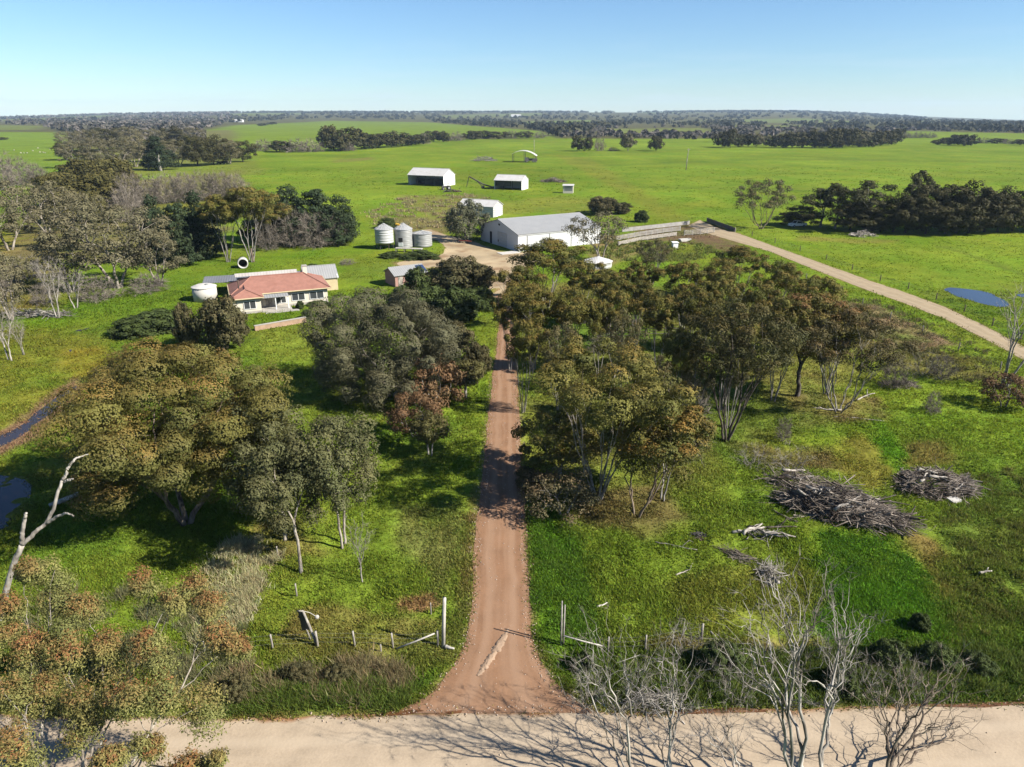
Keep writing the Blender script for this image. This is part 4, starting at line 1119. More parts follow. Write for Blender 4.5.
# water tank at the house
tl = G(206, 300); tk = tag(empty("water_tank", (tl[0], tl[1], 0)), "white round concrete water tank at the left end of the farmhouse", "tank")
v = MB(); v.lathe([(1.95, 0), (1.95, 2.3), (1.85, 2.32)], 32); v.build('tank_wall', M['concrete_pale'], tk, True)
v = MB(); v.lathe([(2.05, 2.325), (2.05, 2.42), (1.2, 2.72), (0.05, 2.85)], 32); v.build('lid', M['concrete_pale'], tk)
v = MB(); v.lathe([(.3, 2.62), (.3, 2.9), (.25, 2.92)], 12, (0.7, -0.4, 0)); v.build('hatch', M['zinc'], tk)

# concrete pipe lying on its side
pl = G(243.5, 268.5); pr = tag(empty("fallen_tank", (pl[0], pl[1], 0), R(20)), "short wide concrete tank lying on its side in the grass behind the house", "tank")
v = MB()
n = 24; V = []; Fs = []
for yy, rr_ in ((0, 1.05), (2.2, 1.05), (2.2, .86), (0, .86)):
    for k in range(n): V.append((rr_ * math.cos(6.2832 * k / n), yy, 1.0 + rr_ * math.sin(6.2832 * k / n)))
for j in range(4):
    for k in range(n): Fs.append((j * n + k, j * n + (k + 1) % n, ((j + 1) % 4) * n + (k + 1) % n, ((j + 1) % 4) * n + k))
v.add(V, Fs); v.build('tank_shell', M['concrete_pale'], pr, True)
v = MB(); v.add([(.9 * math.cos(6.2832 * k / n), 2.12, 1.0 + .9 * math.sin(6.2832 * k / n)) for k in range(n)], [tuple(range(n))]); v.build('shade_plate', M['dark'], pr)  # end plate added, coloured dark to stand for the shade inside the tank

st = G(253, 262); sp_ = tag(empty("tree_stump", (st[0], st[1], 0)), "tall broken tree stump standing behind the fallen concrete tank", "stump")
v = MB(); v.tube([(0, 0, -.2), (.05, 0, 1.2), (-.1, .1, 2.2), (-.05, .1, 2.9)], [.42, .3, .26, .18], 9); v.tube([(-.05, .1, 1.9), (.5, .1, 2.5), (.8, .2, 2.6)], [.16, .1, .05], 6); v.build('stump_wood', M['bark_brown'], sp_, True)

# small pink brick shed
ps = G(412, 283.5); pk = tag(empty("brick_shed", (-18.8, 128.7, 0), R(33)), "small pink brick shed with grey iron roof and a dark solar panel", "shed")
gable(pk, 6.4, 4.6, 2.15, 3.1, M['pink'], M['roof_grey'], 0.3)
window(pk, 1.0, 0, 0.95, 1.5, 0.85)
v = MB(); v.box3(-2.6, -1.7, -.06, -.004, 0.02, 1.95); dd = v.build('door', M['wood_grey'], pk); v = MB(); v.ball((-1.8, -.09, 1), .04); v.build('handle', M['steel_dark'], dd)
v = MB(); sl = (3.1 - 2.15) / 2.3; v.slab([(1.8, 0.1, 2.15 + .1 * sl + .25), (3.35, 0.1, 2.15 + .1 * sl + .25), (3.35, 1.9, 2.15 + 1.9 * sl + .25), (1.8, 1.9, 2.15 + 1.9 * sl + .25)], .05); v.build('solar_panel', M['solar'], pk)

# silos -----------------------------------------------------------
def silo(px, py, r, z0, z1, ztop, label, mat, name="grain_silo", cap=None, legs=False):
    p = G(px, py); o = tag(empty(name, (p[0], p[1], 0), R(-10)), label, "silo", "round steel silos by the farm track")
    prof = [(r, z0)]
    for z in np.arange(z0 + .3, z1, .45): prof += [(r, z), (r + .03, z + .07), (r, z + .14)]
    prof += [(r, z1)]
    v = MB(); v.lathe(prof, 36); v.build('silo_wall', mat, o, True)
    v = MB(); v.lathe([(r + .12, z1 + .004), (r + .12, z1 + .06), (.35, ztop), (.33, ztop + .18), (.02, ztop + .24)], 24); lid = v.build('roof', M['zinc'], o)
    v = MB()
    for k in range(12):
        a = k * math.pi / 6; v.tube([(r * math.cos(a), r * math.sin(a), z1 + .12), (.4 * math.cos(a), .4 * math.sin(a), ztop + .04)], .035, 4)
    v.build('roof_rib', M['zinc_white'], lid)
    if legs:
        v = MB(); v.lathe([(.3, .55), (r - .02, z0 - .004)], 24); v.build('hopper', M['steel_dark'], o)
        for k in range(6):
            a = k * math.pi / 3 + .3; v = MB(); v.box((r * .92 * math.cos(a), r * .92 * math.sin(a), z0 / 2), (.14, .14, z0 - .01)); v.build('leg', M['steel_dark'], o)
    return o


s1 = silo(385, 248.5, 2.15, 1.35, 4.6, 5.7, "pale ribbed silo standing on dark legs, leftmost of the three silos", M['zinc_white'], legs=True)
s2 = silo(404, 247, 2.15, 0.0, 4.3, 5.5, "grey silo with a hatch door and yellow cap between the other two silos", M['zinc'])
v = MB(); v.box3(-.55, .55, -2.32, -2.17, .5, 1.4); v.build('hatch_door', M['paint_white'], s2)
v = MB(); v.box3(-.5, .5, -2.30, -2.18, 1.6, 2.5); v.build('inspection_window', M['dark'], s2)
v = MB(); v.box((-.9, -.3, 5.3), (1.5, .5, .35), 0, 0, .3); v.build('filler_cap', M['yellow'], s2)
s3 = silo(422.5, 246, 2.35, 0.0, 3.1, 3.6, "low wide grey silo at the right end of the silo row", M['zinc'])
p = G(409, 252); pl_ = tag(empty("loading_stand", (p[0], p[1], 0), R(-10)), "low pale timber loading stand in front of the middle silo", "stand")
v = MB(); v.box3(-3.2, 3.2, -.6, .6, .75, .9); v.build('deck', M['wood_pale'], pl_)
for xx in (-3, -1, 1, 3):
    for yy in (-.5, .5):
        v = MB(); v.box3(xx - .08, xx + .08, yy - .08, yy + .08, 0, .748); v.build('leg', M['wood_grey'], pl_)

# big machinery shed -----------------------------------------------
A_ = G(481, 240)[:2]; B2 = G(518, 251.8)[:2]
gx = (B2 - A_) / np.linalg.norm(B2 - A_)
wid = float(np.linalg.norm(B2 - A_)); Ls = 23.5
perp = np.array((-gx[1], gx[0]))
yaw = math.atan2(perp[1], perp[0])                       # local +x = long axis going away from the gable
o0 = B2 + perp * Ls / 2
ms = tag(empty("machinery_shed", (o0[0], o0[1], 0), yaw), "large pale grey steel machinery shed with a wide gable facing the yard", "shed")
gable(ms, Ls, wid, 3.9, 6.2, M['shed_wall'], M['roof_grey'], 0.2, 0.1)
v = MB(); v.box3(-Ls / 2 - .10, -Ls / 2 - .005, wid * .28, wid * .52, 0.05, 3.5); sd = v.build('sliding_door', M['zinc_white'], ms)
v = MB(); v.box3(-Ls / 2 - .14, -Ls / 2 - .102, wid * .49, wid * .51, 1.0, 1.5); v.build('handle', M['steel_dark'], sd)
v = MB(); v.box3(-Ls / 2 - .06, -Ls / 2 - .004, wid * .68, wid * .735, 0.05, 2.9); v.build('door', M['dark'], ms)
v = MB(); v.box3(-Ls / 2 - .06, -Ls / 2 - .004, wid * .46, wid * .5, 4.9, 5.3); v.build('vent', M['dark'], ms)
v = MB(); v.box3(-Ls / 2, Ls / 2, -.14, -.004, 3.62, 3.8); v.build('gutter', M['zinc_white'], ms)
for xx in np.linspace(-Ls / 2 + 2.5, Ls / 2 - 2.5, 4):
    v = MB(); v.tube([(xx, -.07, .1), (xx, -.07, 3.6)], .06, 6); v.build('downpipe', M['zinc_white'], ms)
v = MB(); v.box3(-Ls / 2 - 5, -Ls / 2 - .15, -1.5, 1.2, 0.0, 0.07)
tag(v.build('concrete_apron', M['concrete_pale'], None), kind='structure')
bpy.data.objects['concrete_apron'].location = (o0[0], o0[1], 0.03); bpy.data.objects['concrete_apron'].rotation_euler = (0, 0, yaw)
# small shed behind the willow
p = G(472, 218); ss = tag(empty("tin_shed", (p[0] + 1.0, p[1] + 3, 0), R(-24)), "small pale tin shed half hidden behind the drooping tree", "shed")
gable(ss, 12, 7, 3.2, 4.7, M['zinc_white'], M['roof_white'])
v = MB(); v.box3(-5.6, -2.8, -.06, -.004, .03, 2.8); v.build('door', M['dark'], ss)
v = MB(); v.box3(6.005, 6.06, 2.0, 5.0, .03, 2.6); v.build('roller_door', M['paint_white'], ss)
# hay sheds -------------------------------------------------------
p = (G(408, 185.2) + G(444, 186.5)) / 2
hay = tag(empty("hay_shed", (p[0], p[1], 0), R(-24)), "white open fronted hay shed, farther left of the two paddock sheds", "shed")
gable(hay, 18, 10.5, 4.4, 7.0, M['paint_white'], M['roof_white'], .3, .12, True)
for xx in (-8.8, -4.4, 0, 4.4, 8.7):
    v = MB(); v.box3(xx - .12, xx + .12, 0.02, .26, 0, 4.3); v.build('post', M['steel_dark'], hay)
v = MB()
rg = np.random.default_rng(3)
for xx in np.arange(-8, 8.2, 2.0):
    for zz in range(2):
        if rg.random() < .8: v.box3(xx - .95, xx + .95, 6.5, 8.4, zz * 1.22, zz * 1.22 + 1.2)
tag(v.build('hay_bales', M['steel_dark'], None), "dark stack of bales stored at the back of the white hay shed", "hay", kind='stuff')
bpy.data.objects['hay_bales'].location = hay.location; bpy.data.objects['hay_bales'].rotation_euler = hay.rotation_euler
p = (G(494, 189.2) + G(522, 190.5)) / 2
h2 = tag(empty("paddock_shed", (p[0], p[1], 0), R(-20)), "white roofed open shed with a dark front, nearer the small hut", "shed")
gable(h2, 12.2, 8.5, 3.7, 5.6, M['paint_white'], M['roof_white'], .25, .12, True)
for xx in (-5.9, -2, 2, 5.8):
    v = MB(); v.box3(xx - .12, xx + .12, 0.02, .26, 0, 3.6); v.build('post', M['steel_dark'], h2)
v = MB(); v.box3(-6.0, 1.0, 1.0, 1.1, 1.4, 3.4); v.build('inner_screen', M['steel_dark'], h2)
p = G(568, 193.3); hu = tag(empty("pump_hut", (p[0], p[1], 0), R(-8)), "tiny white hut with grey louvred front standing alone in the pasture", "hut")
v = MB(); v.box3(-2.0, 2.0, 0, 2.6, 0, 2.9); v.build('wall', M['white_wall'], hu)
v = MB(); v.slab([(-2.3, -.35, 3.0), (2.3, -.35, 3.0), (2.3, 2.9, 3.35), (-2.3, 2.9, 3.35)], .1); v.build('roof', M['roof_white'], hu)
v = MB()
for zz in np.arange(1.2, 2.7, .25): v.box((0.2, -.04, zz), (3.0, .05, .16), 0, .5)
v.build('louvre', M['zinc'], hu)
v = MB(); v.box3(-2.06, -2.004, .2, 2.4, .05, 2.8); v.build('side_door', M['dark'], hu)
# pole shelter with curved roof and a truck under it
p = G(524, 162.5); sh = tag(empty("pole_shelter", (p[0], p[1], 0), R(-6)), "curved white roof on poles far out in the pasture", "shelter")
v = MB(); n = 10
for k in range(n):
    t0, t1 = k / n, (k + 1) / n
    f_ = lambda t: (-8 + 16 * t, 5.2 + 2.6 * math.sin(math.pi * t) ** .8 - 1.2 * t)
    (xa, za), (xb, zb) = f_(t0), f_(t1)
    v.slab([(xa, 0, za), (xb, 0, zb), (xb, 10, zb), (xa, 10, za)], .12)
v.build('roof', M['roof_white'], sh)
for xx, zz in ((-7.6, 5.3), (0, 6.9), (7.4, 4.4)):
    for yy in (.3, 9.7):
        v = MB(); v.box3(xx - .15, xx + .15, yy - .15, yy + .15, 0, zz); v.build('post', M['steel_dark'], sh)
# farm buildings far off
for px, py, w_, lab in ((237, 122.5, 16, "white long farm building far off between dark woods at the edge of the plain"), (516, 119.2, 14, "white roofed farm building on the horizon just right of the middle")):
    d = w_ * MPP(G(px, py)[1]) * .7
    p = G(px, py); o = tag(empty("farm_building", (p[0], p[1], far_height(p[0], p[1]))), lab, "building")
    gable(o, d, d * .35, d * .14, d * .22, M['paint_white'], M['roof_white'], .3, .2)
    v = MB(); v.box3(-d * .1, d * .1, -.3, -.004, .1, d * .1); v.build('door', M['dark'], o)

# low tank with a faceted roof behind the grove
p = G(598, 266.5); dt = tag(empty("dome_tank", (p[0], p[1], 0)), "low round tank with a pale faceted iron roof behind the grove", "tank")
v = MB(); v.lathe([(2.9, 0), (2.9, 1.1), (2.8, 1.12)], 10); v.build('tank_wall', M['zinc_white'], dt)
v = MB(); v.lathe([(3.1, 1.13), (3.1, 1.2), (.2, 2.1), (.05, 2.2)], 10); v.build('roof', M['roof_white'], dt)

# stock yards -----------------------------------------------------
M['yard_board'] = surf_mat("weathered_pale_boards", (0.30, 0.285, 0.265), 0.9, 0.2, 0.8, wave=('Z', 5.0, 0.5), dirt=(0.22, 0.19, 0.16), dirt_amt=0.7, dirt_scale=0.5)


def panel_fence(px, h, label, mat, cat="fence", rails=5, step=2.6, name="yard_fence", solid=False, group=None):
    P = [G(*q) for q in px]; o = tag(empty(name, (P[0][0], P[0][1], 0)), label, cat, group)
    for i in range(len(P) - 1):
        a, c = P[i] - P[0], P[i + 1] - P[0]; L = float(np.hypot(*(c - a)[:2])); n = max(1, round(L / step)); an = math.atan2(c[1] - a[1], c[0] - a[0])
        for k in range(n + (i == len(P) - 2)):
            q = a + (c - a) * k / n; v = MB(); v.box((q[0], q[1], h * .54), (.2, .2, h * 1.08), an); v.build('post', M['wood_grey'], o)
        m = (a + c) / 2
        off = np.array((-math.sin(an), math.cos(an))) * -.14
        v = MB()
        if solid: v.box((m[0] + off[0], m[1] + off[1], h / 2 + .05), (L, .06, h), an)
        else:
            for z in np.linspace(.3, h, rails): v.box((m[0] + off[0], m[1] + off[1], z), (L, .06, .16), an)
        v.build('rail_panel', mat, o)
    return o


panel_fence([(622, 232), (650, 229), (689, 224.5)], 1.05, "long pale boarded yard fence, farthest of the stock yard fences", M['yard_board'], solid=True)
panel_fence([(616, 241), (640, 236.5), (663, 233), (680, 231)], 1.2, "pale railed yard fence, middle row of the stock yards", M['yard_board'], rails=4)
panel_fence([(618, 246), (640, 241), (676, 236)], 1.0, "low grey railed yard fence, nearest row of the stock yards", M['wood_grey'])
panel_fence([(684, 235.5), (700, 234.5), (714, 232.5)], 1.3, "short dark timber yard gate panels beside the muddy pen", M['wood_grey'], rails=4)
panel_fence([(707, 221.5), (719, 226), (735, 232)], 1.1, "dark solid yard wall running beside the top of the gravel track", M['steel_dark'], "wall", solid=True, name="yard_wall")
p = G(675.5, 248.5); bx = tag(empty("pump_box", (p[0], p[1], 0), R(10)), "small white pump box standing in grass below the stock yards", "box")
v = MB(); v.box3(-.6, .6, 0, 1.0, 0, 1.3); v.build('box_body', M['paint_white'], bx)
v = MB(); v.slab([(-.75, -.15, 1.36), (.75, -.15, 1.36), (.75, 1.15, 1.5), (-.75, 1.15, 1.5)], .06); v.build('lid', M['paint_white'], bx)
p = G(686, 241.5); tb = tag(empty("drinking_trough", (p[0], p[1], 0), R(20)), "short pale drinking trough near the white pump box", "trough")
v = MB(); v.prism([(-1.4, 0), (1.4, 0), (1.55, .6), (1.4, .6), (1.3, .15), (-1.3, .15), (-1.4, .6), (-1.55, .6)], 0, 1.2); v.box3(-1.45, 1.45, 0.005, .1, .155, .595); v.box3(-1.45, 1.45, 1.1, 1.195, .155, .595); v.build('trough_body', M['concrete_pale'], tb)


# ------------------------------------------------------------------ vehicles and machines
def wheel(root, c, r, w, name='wheel'):
    v = MB(); n = 16; V = []; Fs = []
    for xx, rr_ in ((-w / 2, r * .55), (-w / 2, r * .92), (-w * .3, r), (w * .3, r), (w / 2, r * .92), (w / 2, r * .55)):
        for k in range(n): V.append((c[0] + rr_ * math.cos(6.2832 * k / n), c[1] + xx, c[2] + rr_ * math.sin(6.2832 * k / n)))
    for j in range(5):
        for k in range(n): Fs.append((j * n + k, j * n + (k + 1) % n, (j + 1) * n + (k + 1) % n, (j + 1) * n + k))
    v.add(V, Fs); t = v.build(name, M['rubber'], root, True)
    v = MB(); V = []; Fs = []
    for xx in (-w * .4, w * .4):
        for k in range(n): V.append((c[0] + r * .56 * math.cos(6.2832 * k / n), c[1] + xx, c[2] + r * .56 * math.sin(6.2832 * k / n)))
    Fs = [tuple(range(n)), tuple(range(2 * n - 1, n - 1, -1))] + [(k, (k + 1) % n, n + (k + 1) % n, n + k) for k in range(n)]
    v.add(V, Fs); v.build('rim', M['zinc'], t)


def ute(px, py, rz, label):
    p = G(px, py); o = tag(empty("farm_ute", (p[0], p[1], 0), rz), label, "ute")
    v = MB()
    v.prism([(-2.5, .45), (2.45, .45), (2.5, .8), (2.4, 1.05), (1.2, 1.15), (.55, 1.78), (-.75, 1.8), (-.95, 1.15), (-2.5, 1.15)], -.88, .88)
    v.build('body', M['paint_white'], o)
    for s in (-1, 1):
        y = .885 * s
        v = MB(); v.add([(.95, y, 1.17), (.5, y, 1.68), (-.68, y, 1.7), (-.8, y, 1.17)], [(0, 1, 2, 3)]); v.build('side_window', M['glass'], o)
        for xx in (1.55, -1.55): wheel(o, (xx, .8 * s, .38), .38, .24)
        v = MB(); v.box((2.49, .62 * s, .82), (.06, .34, .16)); v.build('headlight', M['glass'], o)
    v = MB(); v.add([(1.19, -.75, 1.19), (1.19, .75, 1.19), (.6, .68, 1.74), (.6, -.68, 1.74)], [(0, 1, 2, 3)]); v.build('windscreen', M['glass'], o)
    v = MB(); v.box3(-2.45, -1.0, -.8, .8, 1.152, 1.2); v.build('tray', M['steel_dark'], o)
    return o


ute(797, 227.0, R(-165), "white farm ute parked in the shade at the left end of the dark trees")


def tractor(px, py, rz, label, paint):
    p = G(px, py); o = tag(empty("tractor", (p[0], p[1], 0), rz), label, "tractor")
    v = MB(); v.box3(.2, 2.2, -.4, .4, .9, 1.6); v.box3(-1.1, .198, -.5, .5, .7, 1.3); v.build('body', paint, o)
    v = MB(); v.box3(-1.1, .1, -.6, .6, 2.5, 2.62)
    for xx in (-1.0, 0.0):
        for yy in (-.52, .52): v.box3(xx - .05, xx + .05, yy - .05, yy + .05, 1.302, 2.5)
    v.build('canopy', M['steel_dark'], o)
    v = MB(); v.tube([(1.4, .2, 1.6), (1.4, .2, 2.4)], .06, 6); v.build('exhaust', M['steel_dark'], o)
    for s in (-1, 1): wheel(o, (-.7, .85 * s, .85), .85, .45); wheel(o, (1.7, .7 * s, .5), .5, .3)
    return o


tractor(447, 189.8, R(200), "dark old tractor standing before the white end of the hay shed", M['steel_dark'])
p = G(483, 188); au = tag(empty("grain_auger", (p[0], p[1], 0), R(-14)), "dark wheeled grain auger with raised arm left of the nearer paddock shed", "auger")
v = MB(); v.tube([(4.5, 0, .4), (0, 0, 1.6), (-6.0, 0, 4.6)], .3, 8); v.build('tube', M['steel_dark'], au)
v = MB(); v.tube([(-6.2, 0, 4.6), (-7.4, 0, .2)], .14, 6); v.tube([(0, -.6, .5), (-3, 0, 3.0)], .1, 5); v.tube([(0, .6, .5), (-3, 0, 3.0)], .1, 5); v.box3(3.8, 6.2, -.7, .7, .1, .8); v.build('frame', M['steel_dark'], au)
for s in (-1, 1): wheel(au, (0, .8 * s, .5), .5, .25)
p = G(531, 162.3); tr = tag(empty("farm_truck", (p[0], p[1], 0), R(190)), "dark truck parked under the curved shelter roof in the pasture", "truck")
v = MB(); v.prism([(1.6, .8), (4.0, .8), (4.0, 2.0), (3.5, 3.1), (1.6, 3.1)], -1.1, 1.1); v.build('cab', M['steel_dark'], tr)
v = MB(); v.box3(-4, 1.5, -1.15, 1.15, .95, 2.4); v.build('tray', M['steel_dark'], tr)
v = MB(); v.add([(4.01, -.9, 2.05), (4.01, .9, 2.05), (3.56, .9, 3.0), (3.56, -.9, 3.0)], [(0, 1, 2, 3)]); v.build('windscreen', M['glass'], tr)
for xx in (3, -1.5, -3):
    for s in (-1, 1): wheel(tr, (xx, .95 * s, .55), .55, .35)
p = G(571, 233); 
p = G(465, 243.3); pw = tag(empty("plough", (p[0], p[1], 0), R(-15)), "small red plough left on bare earth by the machinery shed", "plough")
v = MB(); v.box((0, 0, .6), (3.2, .18, .18)); v.box((0, .7, .6), (3.0, .15, .15)); v.box((-1.2, .35, .6), (.15, .7, .15)); v.box((1.2, .35, .6), (.15, .7, .15)); v.tube([(0, 0, .6), (1.9, -.9, .7)], .09, 5); v.build('frame', M['rust_red'], pw)
for k in range(5):
    v = MB(); v.tube([(-1.3 + .65 * k, .1, .6), (-1.3 + .65 * k, .3, .3), (-1.2 + .65 * k, .1, .02)], [.06, .06, .03], 5); v.build('tine', M['steel_dark'], pw)
wheel(pw, (-1.7, .35, .4), .4, .2)
# junk timber heaps in the pasture
rg = np.random.default_rng(11)


def stick_heap(name, loc, rz, L, W, H, n, label, cat, mat, seed, stick=(0.8, 2.4), rad=(0.015, 0.045), along=0.35, logs=0, logmat='bark_dead', ring=0.0):
    """A mound of criss-crossing branches: one mesh of sticks and a few larger logs as parts."""
    rg = np.random.default_rng(seed); o = tag(empty(name, loc, rz), label, cat)
    Vs, Qs, b = [], [], 0
    for _ in range(n):
        a = rg.uniform(0, 6.2832); s = math.sqrt(rg.uniform(ring, 1))
        s = s * (rg.uniform(1.05, 1.35) if rg.random() < .08 else 1.0); x, y = s * L / 2 * math.cos(a), s * W / 2 * math.sin(a)
        hh = H * max(.06, 1 - s ** 2 * .9) * (0.75 + .5 * vnoise(np.array([x * .6]), np.array([y * .6]), seed)[0])
        z = hh * rg.uniform(0.1, 1) ** .6 + .05
        th = rg.normal(0, along) if rg.random() < .75 else rg.uniform(0, 3.14)
        ln = rg.uniform(*stick); d = np.array((math.cos(th), math.sin(th), rg.normal(-.05, .28))) * (1 if rg.random() < .5 else -1)
        if z > .3 and rg.random() < .3: d[2] -= .25 * s
        t = np.linspace(-.5, .5, 4)[:, None]
        c = np.array((x, y, z)) + d * ln * t + rg.normal(0, .06, (4, 3)) * ln
        c[:, 2] = np.maximum(c[:, 2], .03)
        V, Q, _c = tube_arrays(c, np.linspace(1, .4, 4) * (rad[0] + (rad[1] * 1.9 - rad[0]) * rg.random() ** 3), 3)
        Vs.append(V); Qs.append(Q + b); b += len(V)
    arr_mesh('brushwood', np.vstack(Vs), np.vstack(Qs), mat, o, smooth=True)
    for k in range(logs):
        x, y = rg.uniform(-.36, .36) * L, rg.uniform(-.36, .36) * W; th = rg.normal(0, .5); ln = rg.uniform(1.2, 2.8)
        z = H * max(.1, 1 - (2 * x / L) ** 2 - (2 * y / W) ** 2) * .95 + .1
        d = np.array((math.cos(th), math.sin(th), rg.normal(0, .12)))
        t = np.linspace(-.5, .5, 6)[:, None]
        c = np.array((x, y, z)) + d * ln * t + rg.normal(0, .04, (6, 3)) * ln; c[:, 2] = np.maximum(c[:, 2], .1)
        v = MB(); v.tube(c, np.linspace(.13, .05, 6), 7); q = c[3]; v.tube([q, q + np.array((d[1], -d[0], .3)) * .5, q + np.array((d[1] * 1.1, -d[0] * 1.3, .35)) * .9], [.06, .04, .02], 5)
        v.build('log', M[logmat], o, True)
    return o


M['brush'] = bark_mat("brushwood", (0.08, 0.062, 0.05), (0.28, 0.235, 0.195), 1.0)


# ------------------------------------------------------------------ trees
# big gum left of the drive
def special(kind, px, pyb, h, w, seed, label, name='gum_tree', cat='tree', rz=0.0, group=None, **over):
    o = grow(kind, h, w, seed, G(px, pyb), name, rz, **over)
    return tag(o, label, cat, group)


def crown(seed, n, w, z0, z1, prof, shift=(0, 0, 0), lobe=.3, inner=.5, sy=1.0):
    p = crown_points(np.random.default_rng(seed), n, w, z0, z1, PROF[prof], lobe, inner); p[:, 1] *= sy
    return p + np.array(shift)


GUM = dict(col=(.182, .164, .043), col2=(.112, .118, .037), tip=(.26, .160, .046))
special('grove', 186, 522, 14.5, 18, 21, "huge spreading gum tree with rusty crown tips, largest tree left of the driveway",
        pts=np.vstack([crown(21, 60, 15.6, 5.4, 13.7, 'umbrella', (-.2, 0.5, 0), .36), crown(121, 11, 8.0, 3.2, 8.0, 'round', (-3.8, -.5, 0), .3), crown(221, 18, 8.0, 4.0, 10.5, 'round', (4.8, .3, 0), .3)]), per=2300, L=.17, asp=.55, cr=(.066, .108), out=1.9, flat=.72, amp=.22, jit=.38, shell=.84, ta=.85, stems=3, fork=.16, rt=.036, bark='bark_brown', **GUM)
GG = dict(col=(.165, .165, .070), col2=(.118, .128, .056), tip=(.20, .17, .07), ta=.35, asp=.55)
special('grove', 301, 571, 9.0, 5, 31, "slender gum with a straight pale trunk in sun, front of the three young gums",
        pts=crown(31, 24, 4.8, 4.2, 9.6, 'round', (-.3, 0.3, 0)), per=700, L=.18, cr=(.13, .2), stems=1, fork=.42, rt=.022, bark='bark_pale', hang=.5, wob=.025, **GG)
special('grove', 343, 546, 9.5, 6, 32, "young gum with twin pale stems, rightmost of the young gums left of the drive",
        pts=crown(32, 30, 5.6, 4.6, 10.2, 'round', (.3, .2, 0)), per=700, L=.18, cr=(.12, .19), stems=2, fork=.42, rt=.022, bark='bark_pale', hang=.4, wob=.025, **GG)
special('grove', 285, 539, 10, 6.5, 33, "young gum with a short pale trunk tucked against the huge spreading gum",
        pts=crown(33, 32, 6.2, 4.0, 10.6, 'round', (-.6, .5, 0)), per=700, L=.19, cr=(.12, .19), stems=1, fork=.4, rt=.022, bark='bark_pale', hang=.4, wob=.025, **GG)
special('bare', 362, 581, 5.2, 2.0, 34, "thin leafless sapling in the grass right of the young gums", name='bare_sapling',
        pts=crown(34, 26, 1.9, 2.2, 5.2, 'vase'), spray=(6, .25, .012), stems=2, fork=.3, rt=.012, bark='bark_grey')
# centre gum
special('grove', 392, 396, 12.8, 15.5, 41, "broad domed grey green gum with pale limbs beside the driveway and house lawn",
        pts=np.vstack([crown(41, 54, 13.2, 2.2, 12.3, 'round', (-1.0, 0, 0), .25, .6), crown(141, 15, 13.0, 1.6, 5.0, 'flat', (-1.0, 0, 0), .25, .75)]), per=2000, L=.18, asp=.55, out=1.9, flat=.78, amp=.24, jit=.4, shell=.82, cr=(.066, .112), col=(.185, .176, .098), col2=(.130, .132, .074), tip=(.22, .185, .10), ta=.4, stems=3, fork=.16, rt=.030, bark='bark_pale', hang=.35)
# house side bushes
by_base('brownbush', 224, 350, 292, 50, "dark dense bush hiding the left end of the farmhouse", cat='bush', name='dense_bush')
by_base('brownbush', 190, 350, 302, 26, "brownish bush left of the dark bush by the house", cat='bush', name='dense_bush')
by_base('bush', 160, 330, 311, 56, "low spreading green shrub in the meadow left of the house", cat='shrub', name='low_shrub')
by_base('bush', 132, 335, 318, 40, "low scrubby shrub at the meadow end of the green shrub patch", cat='shrub', name='low_shrub')
by_base('bush', 300, 308.5, 301, 8, "small clipped round shrub against the front wall of the farmhouse", cat='shrub', name='round_shrub')
by_base('bush', 307, 318, 310, 12, "yellow green shrub at the right end of the garden wall", cat='shrub', name='garden_shrub')
by_base('bush', 318, 304.5, 301, 22, "low green hedge under the right front windows of the house", cat='hedge', name='garden_hedge')
by_base('bush', 312, 271, 264, 14, "dark round shrub behind the right end of the red roof", cat='shrub', name='round_shrub')
by_base('bush', 233, 281, 275, 16, "rusty green shrub between the carport and the red roof", cat='shrub', name='garden_shrub')
by_base('brownbush', 459, 298, 254, 60, "rounded dark brown tree with a domed crown beside the yard track", name='domed_tree')
for px, pyb, pyt, w, lab in ((417, 300, 268, 30, "reddish dark bush in front of the pink brick shed"), (432, 312, 286, 44, "green bush left in the dense bushes behind the broad gum"),
                            (458, 318, 288, 52, "largest green bush of the dense bushes behind the broad gum"), (482, 308, 288, 30, "dark green bush nearest the driveway below the domed brown tree"),
                            (402, 308, 285, 24, "small dark bush under the pink shed behind the broad gum")):
    by_base('bush', px, pyb, pyt, w, lab, cat='bush', name='green_bush')
by_base('redbush', 436, 408, 358, 66, "upper rust red bush with sparse foliage at the left edge of the drive", cat='bush', name='rusty_bush')
by_base('redbush', 416, 436, 392, 56, "lower rust red bush in shade in front of the broad gum", cat='bush', name='rusty_bush')
by_base('olive', 466, 396, 360, 46, "small thin olive tree leaning over the left edge of the drive", name='olive_tree')
by_base('olive', 430, 455, 412, 44, "dark thin tree in deep shade below the rust red bushes", name='olive_tree')
by_base('brownbush', 476, 380, 340, 32, "shady dark tree by the drive right of the broad gum", name='shade_tree')
by_base('brownbush', 452, 352, 318, 40, "dark bushy tree behind the shady tree left of the upper drive", name='shade_tree')
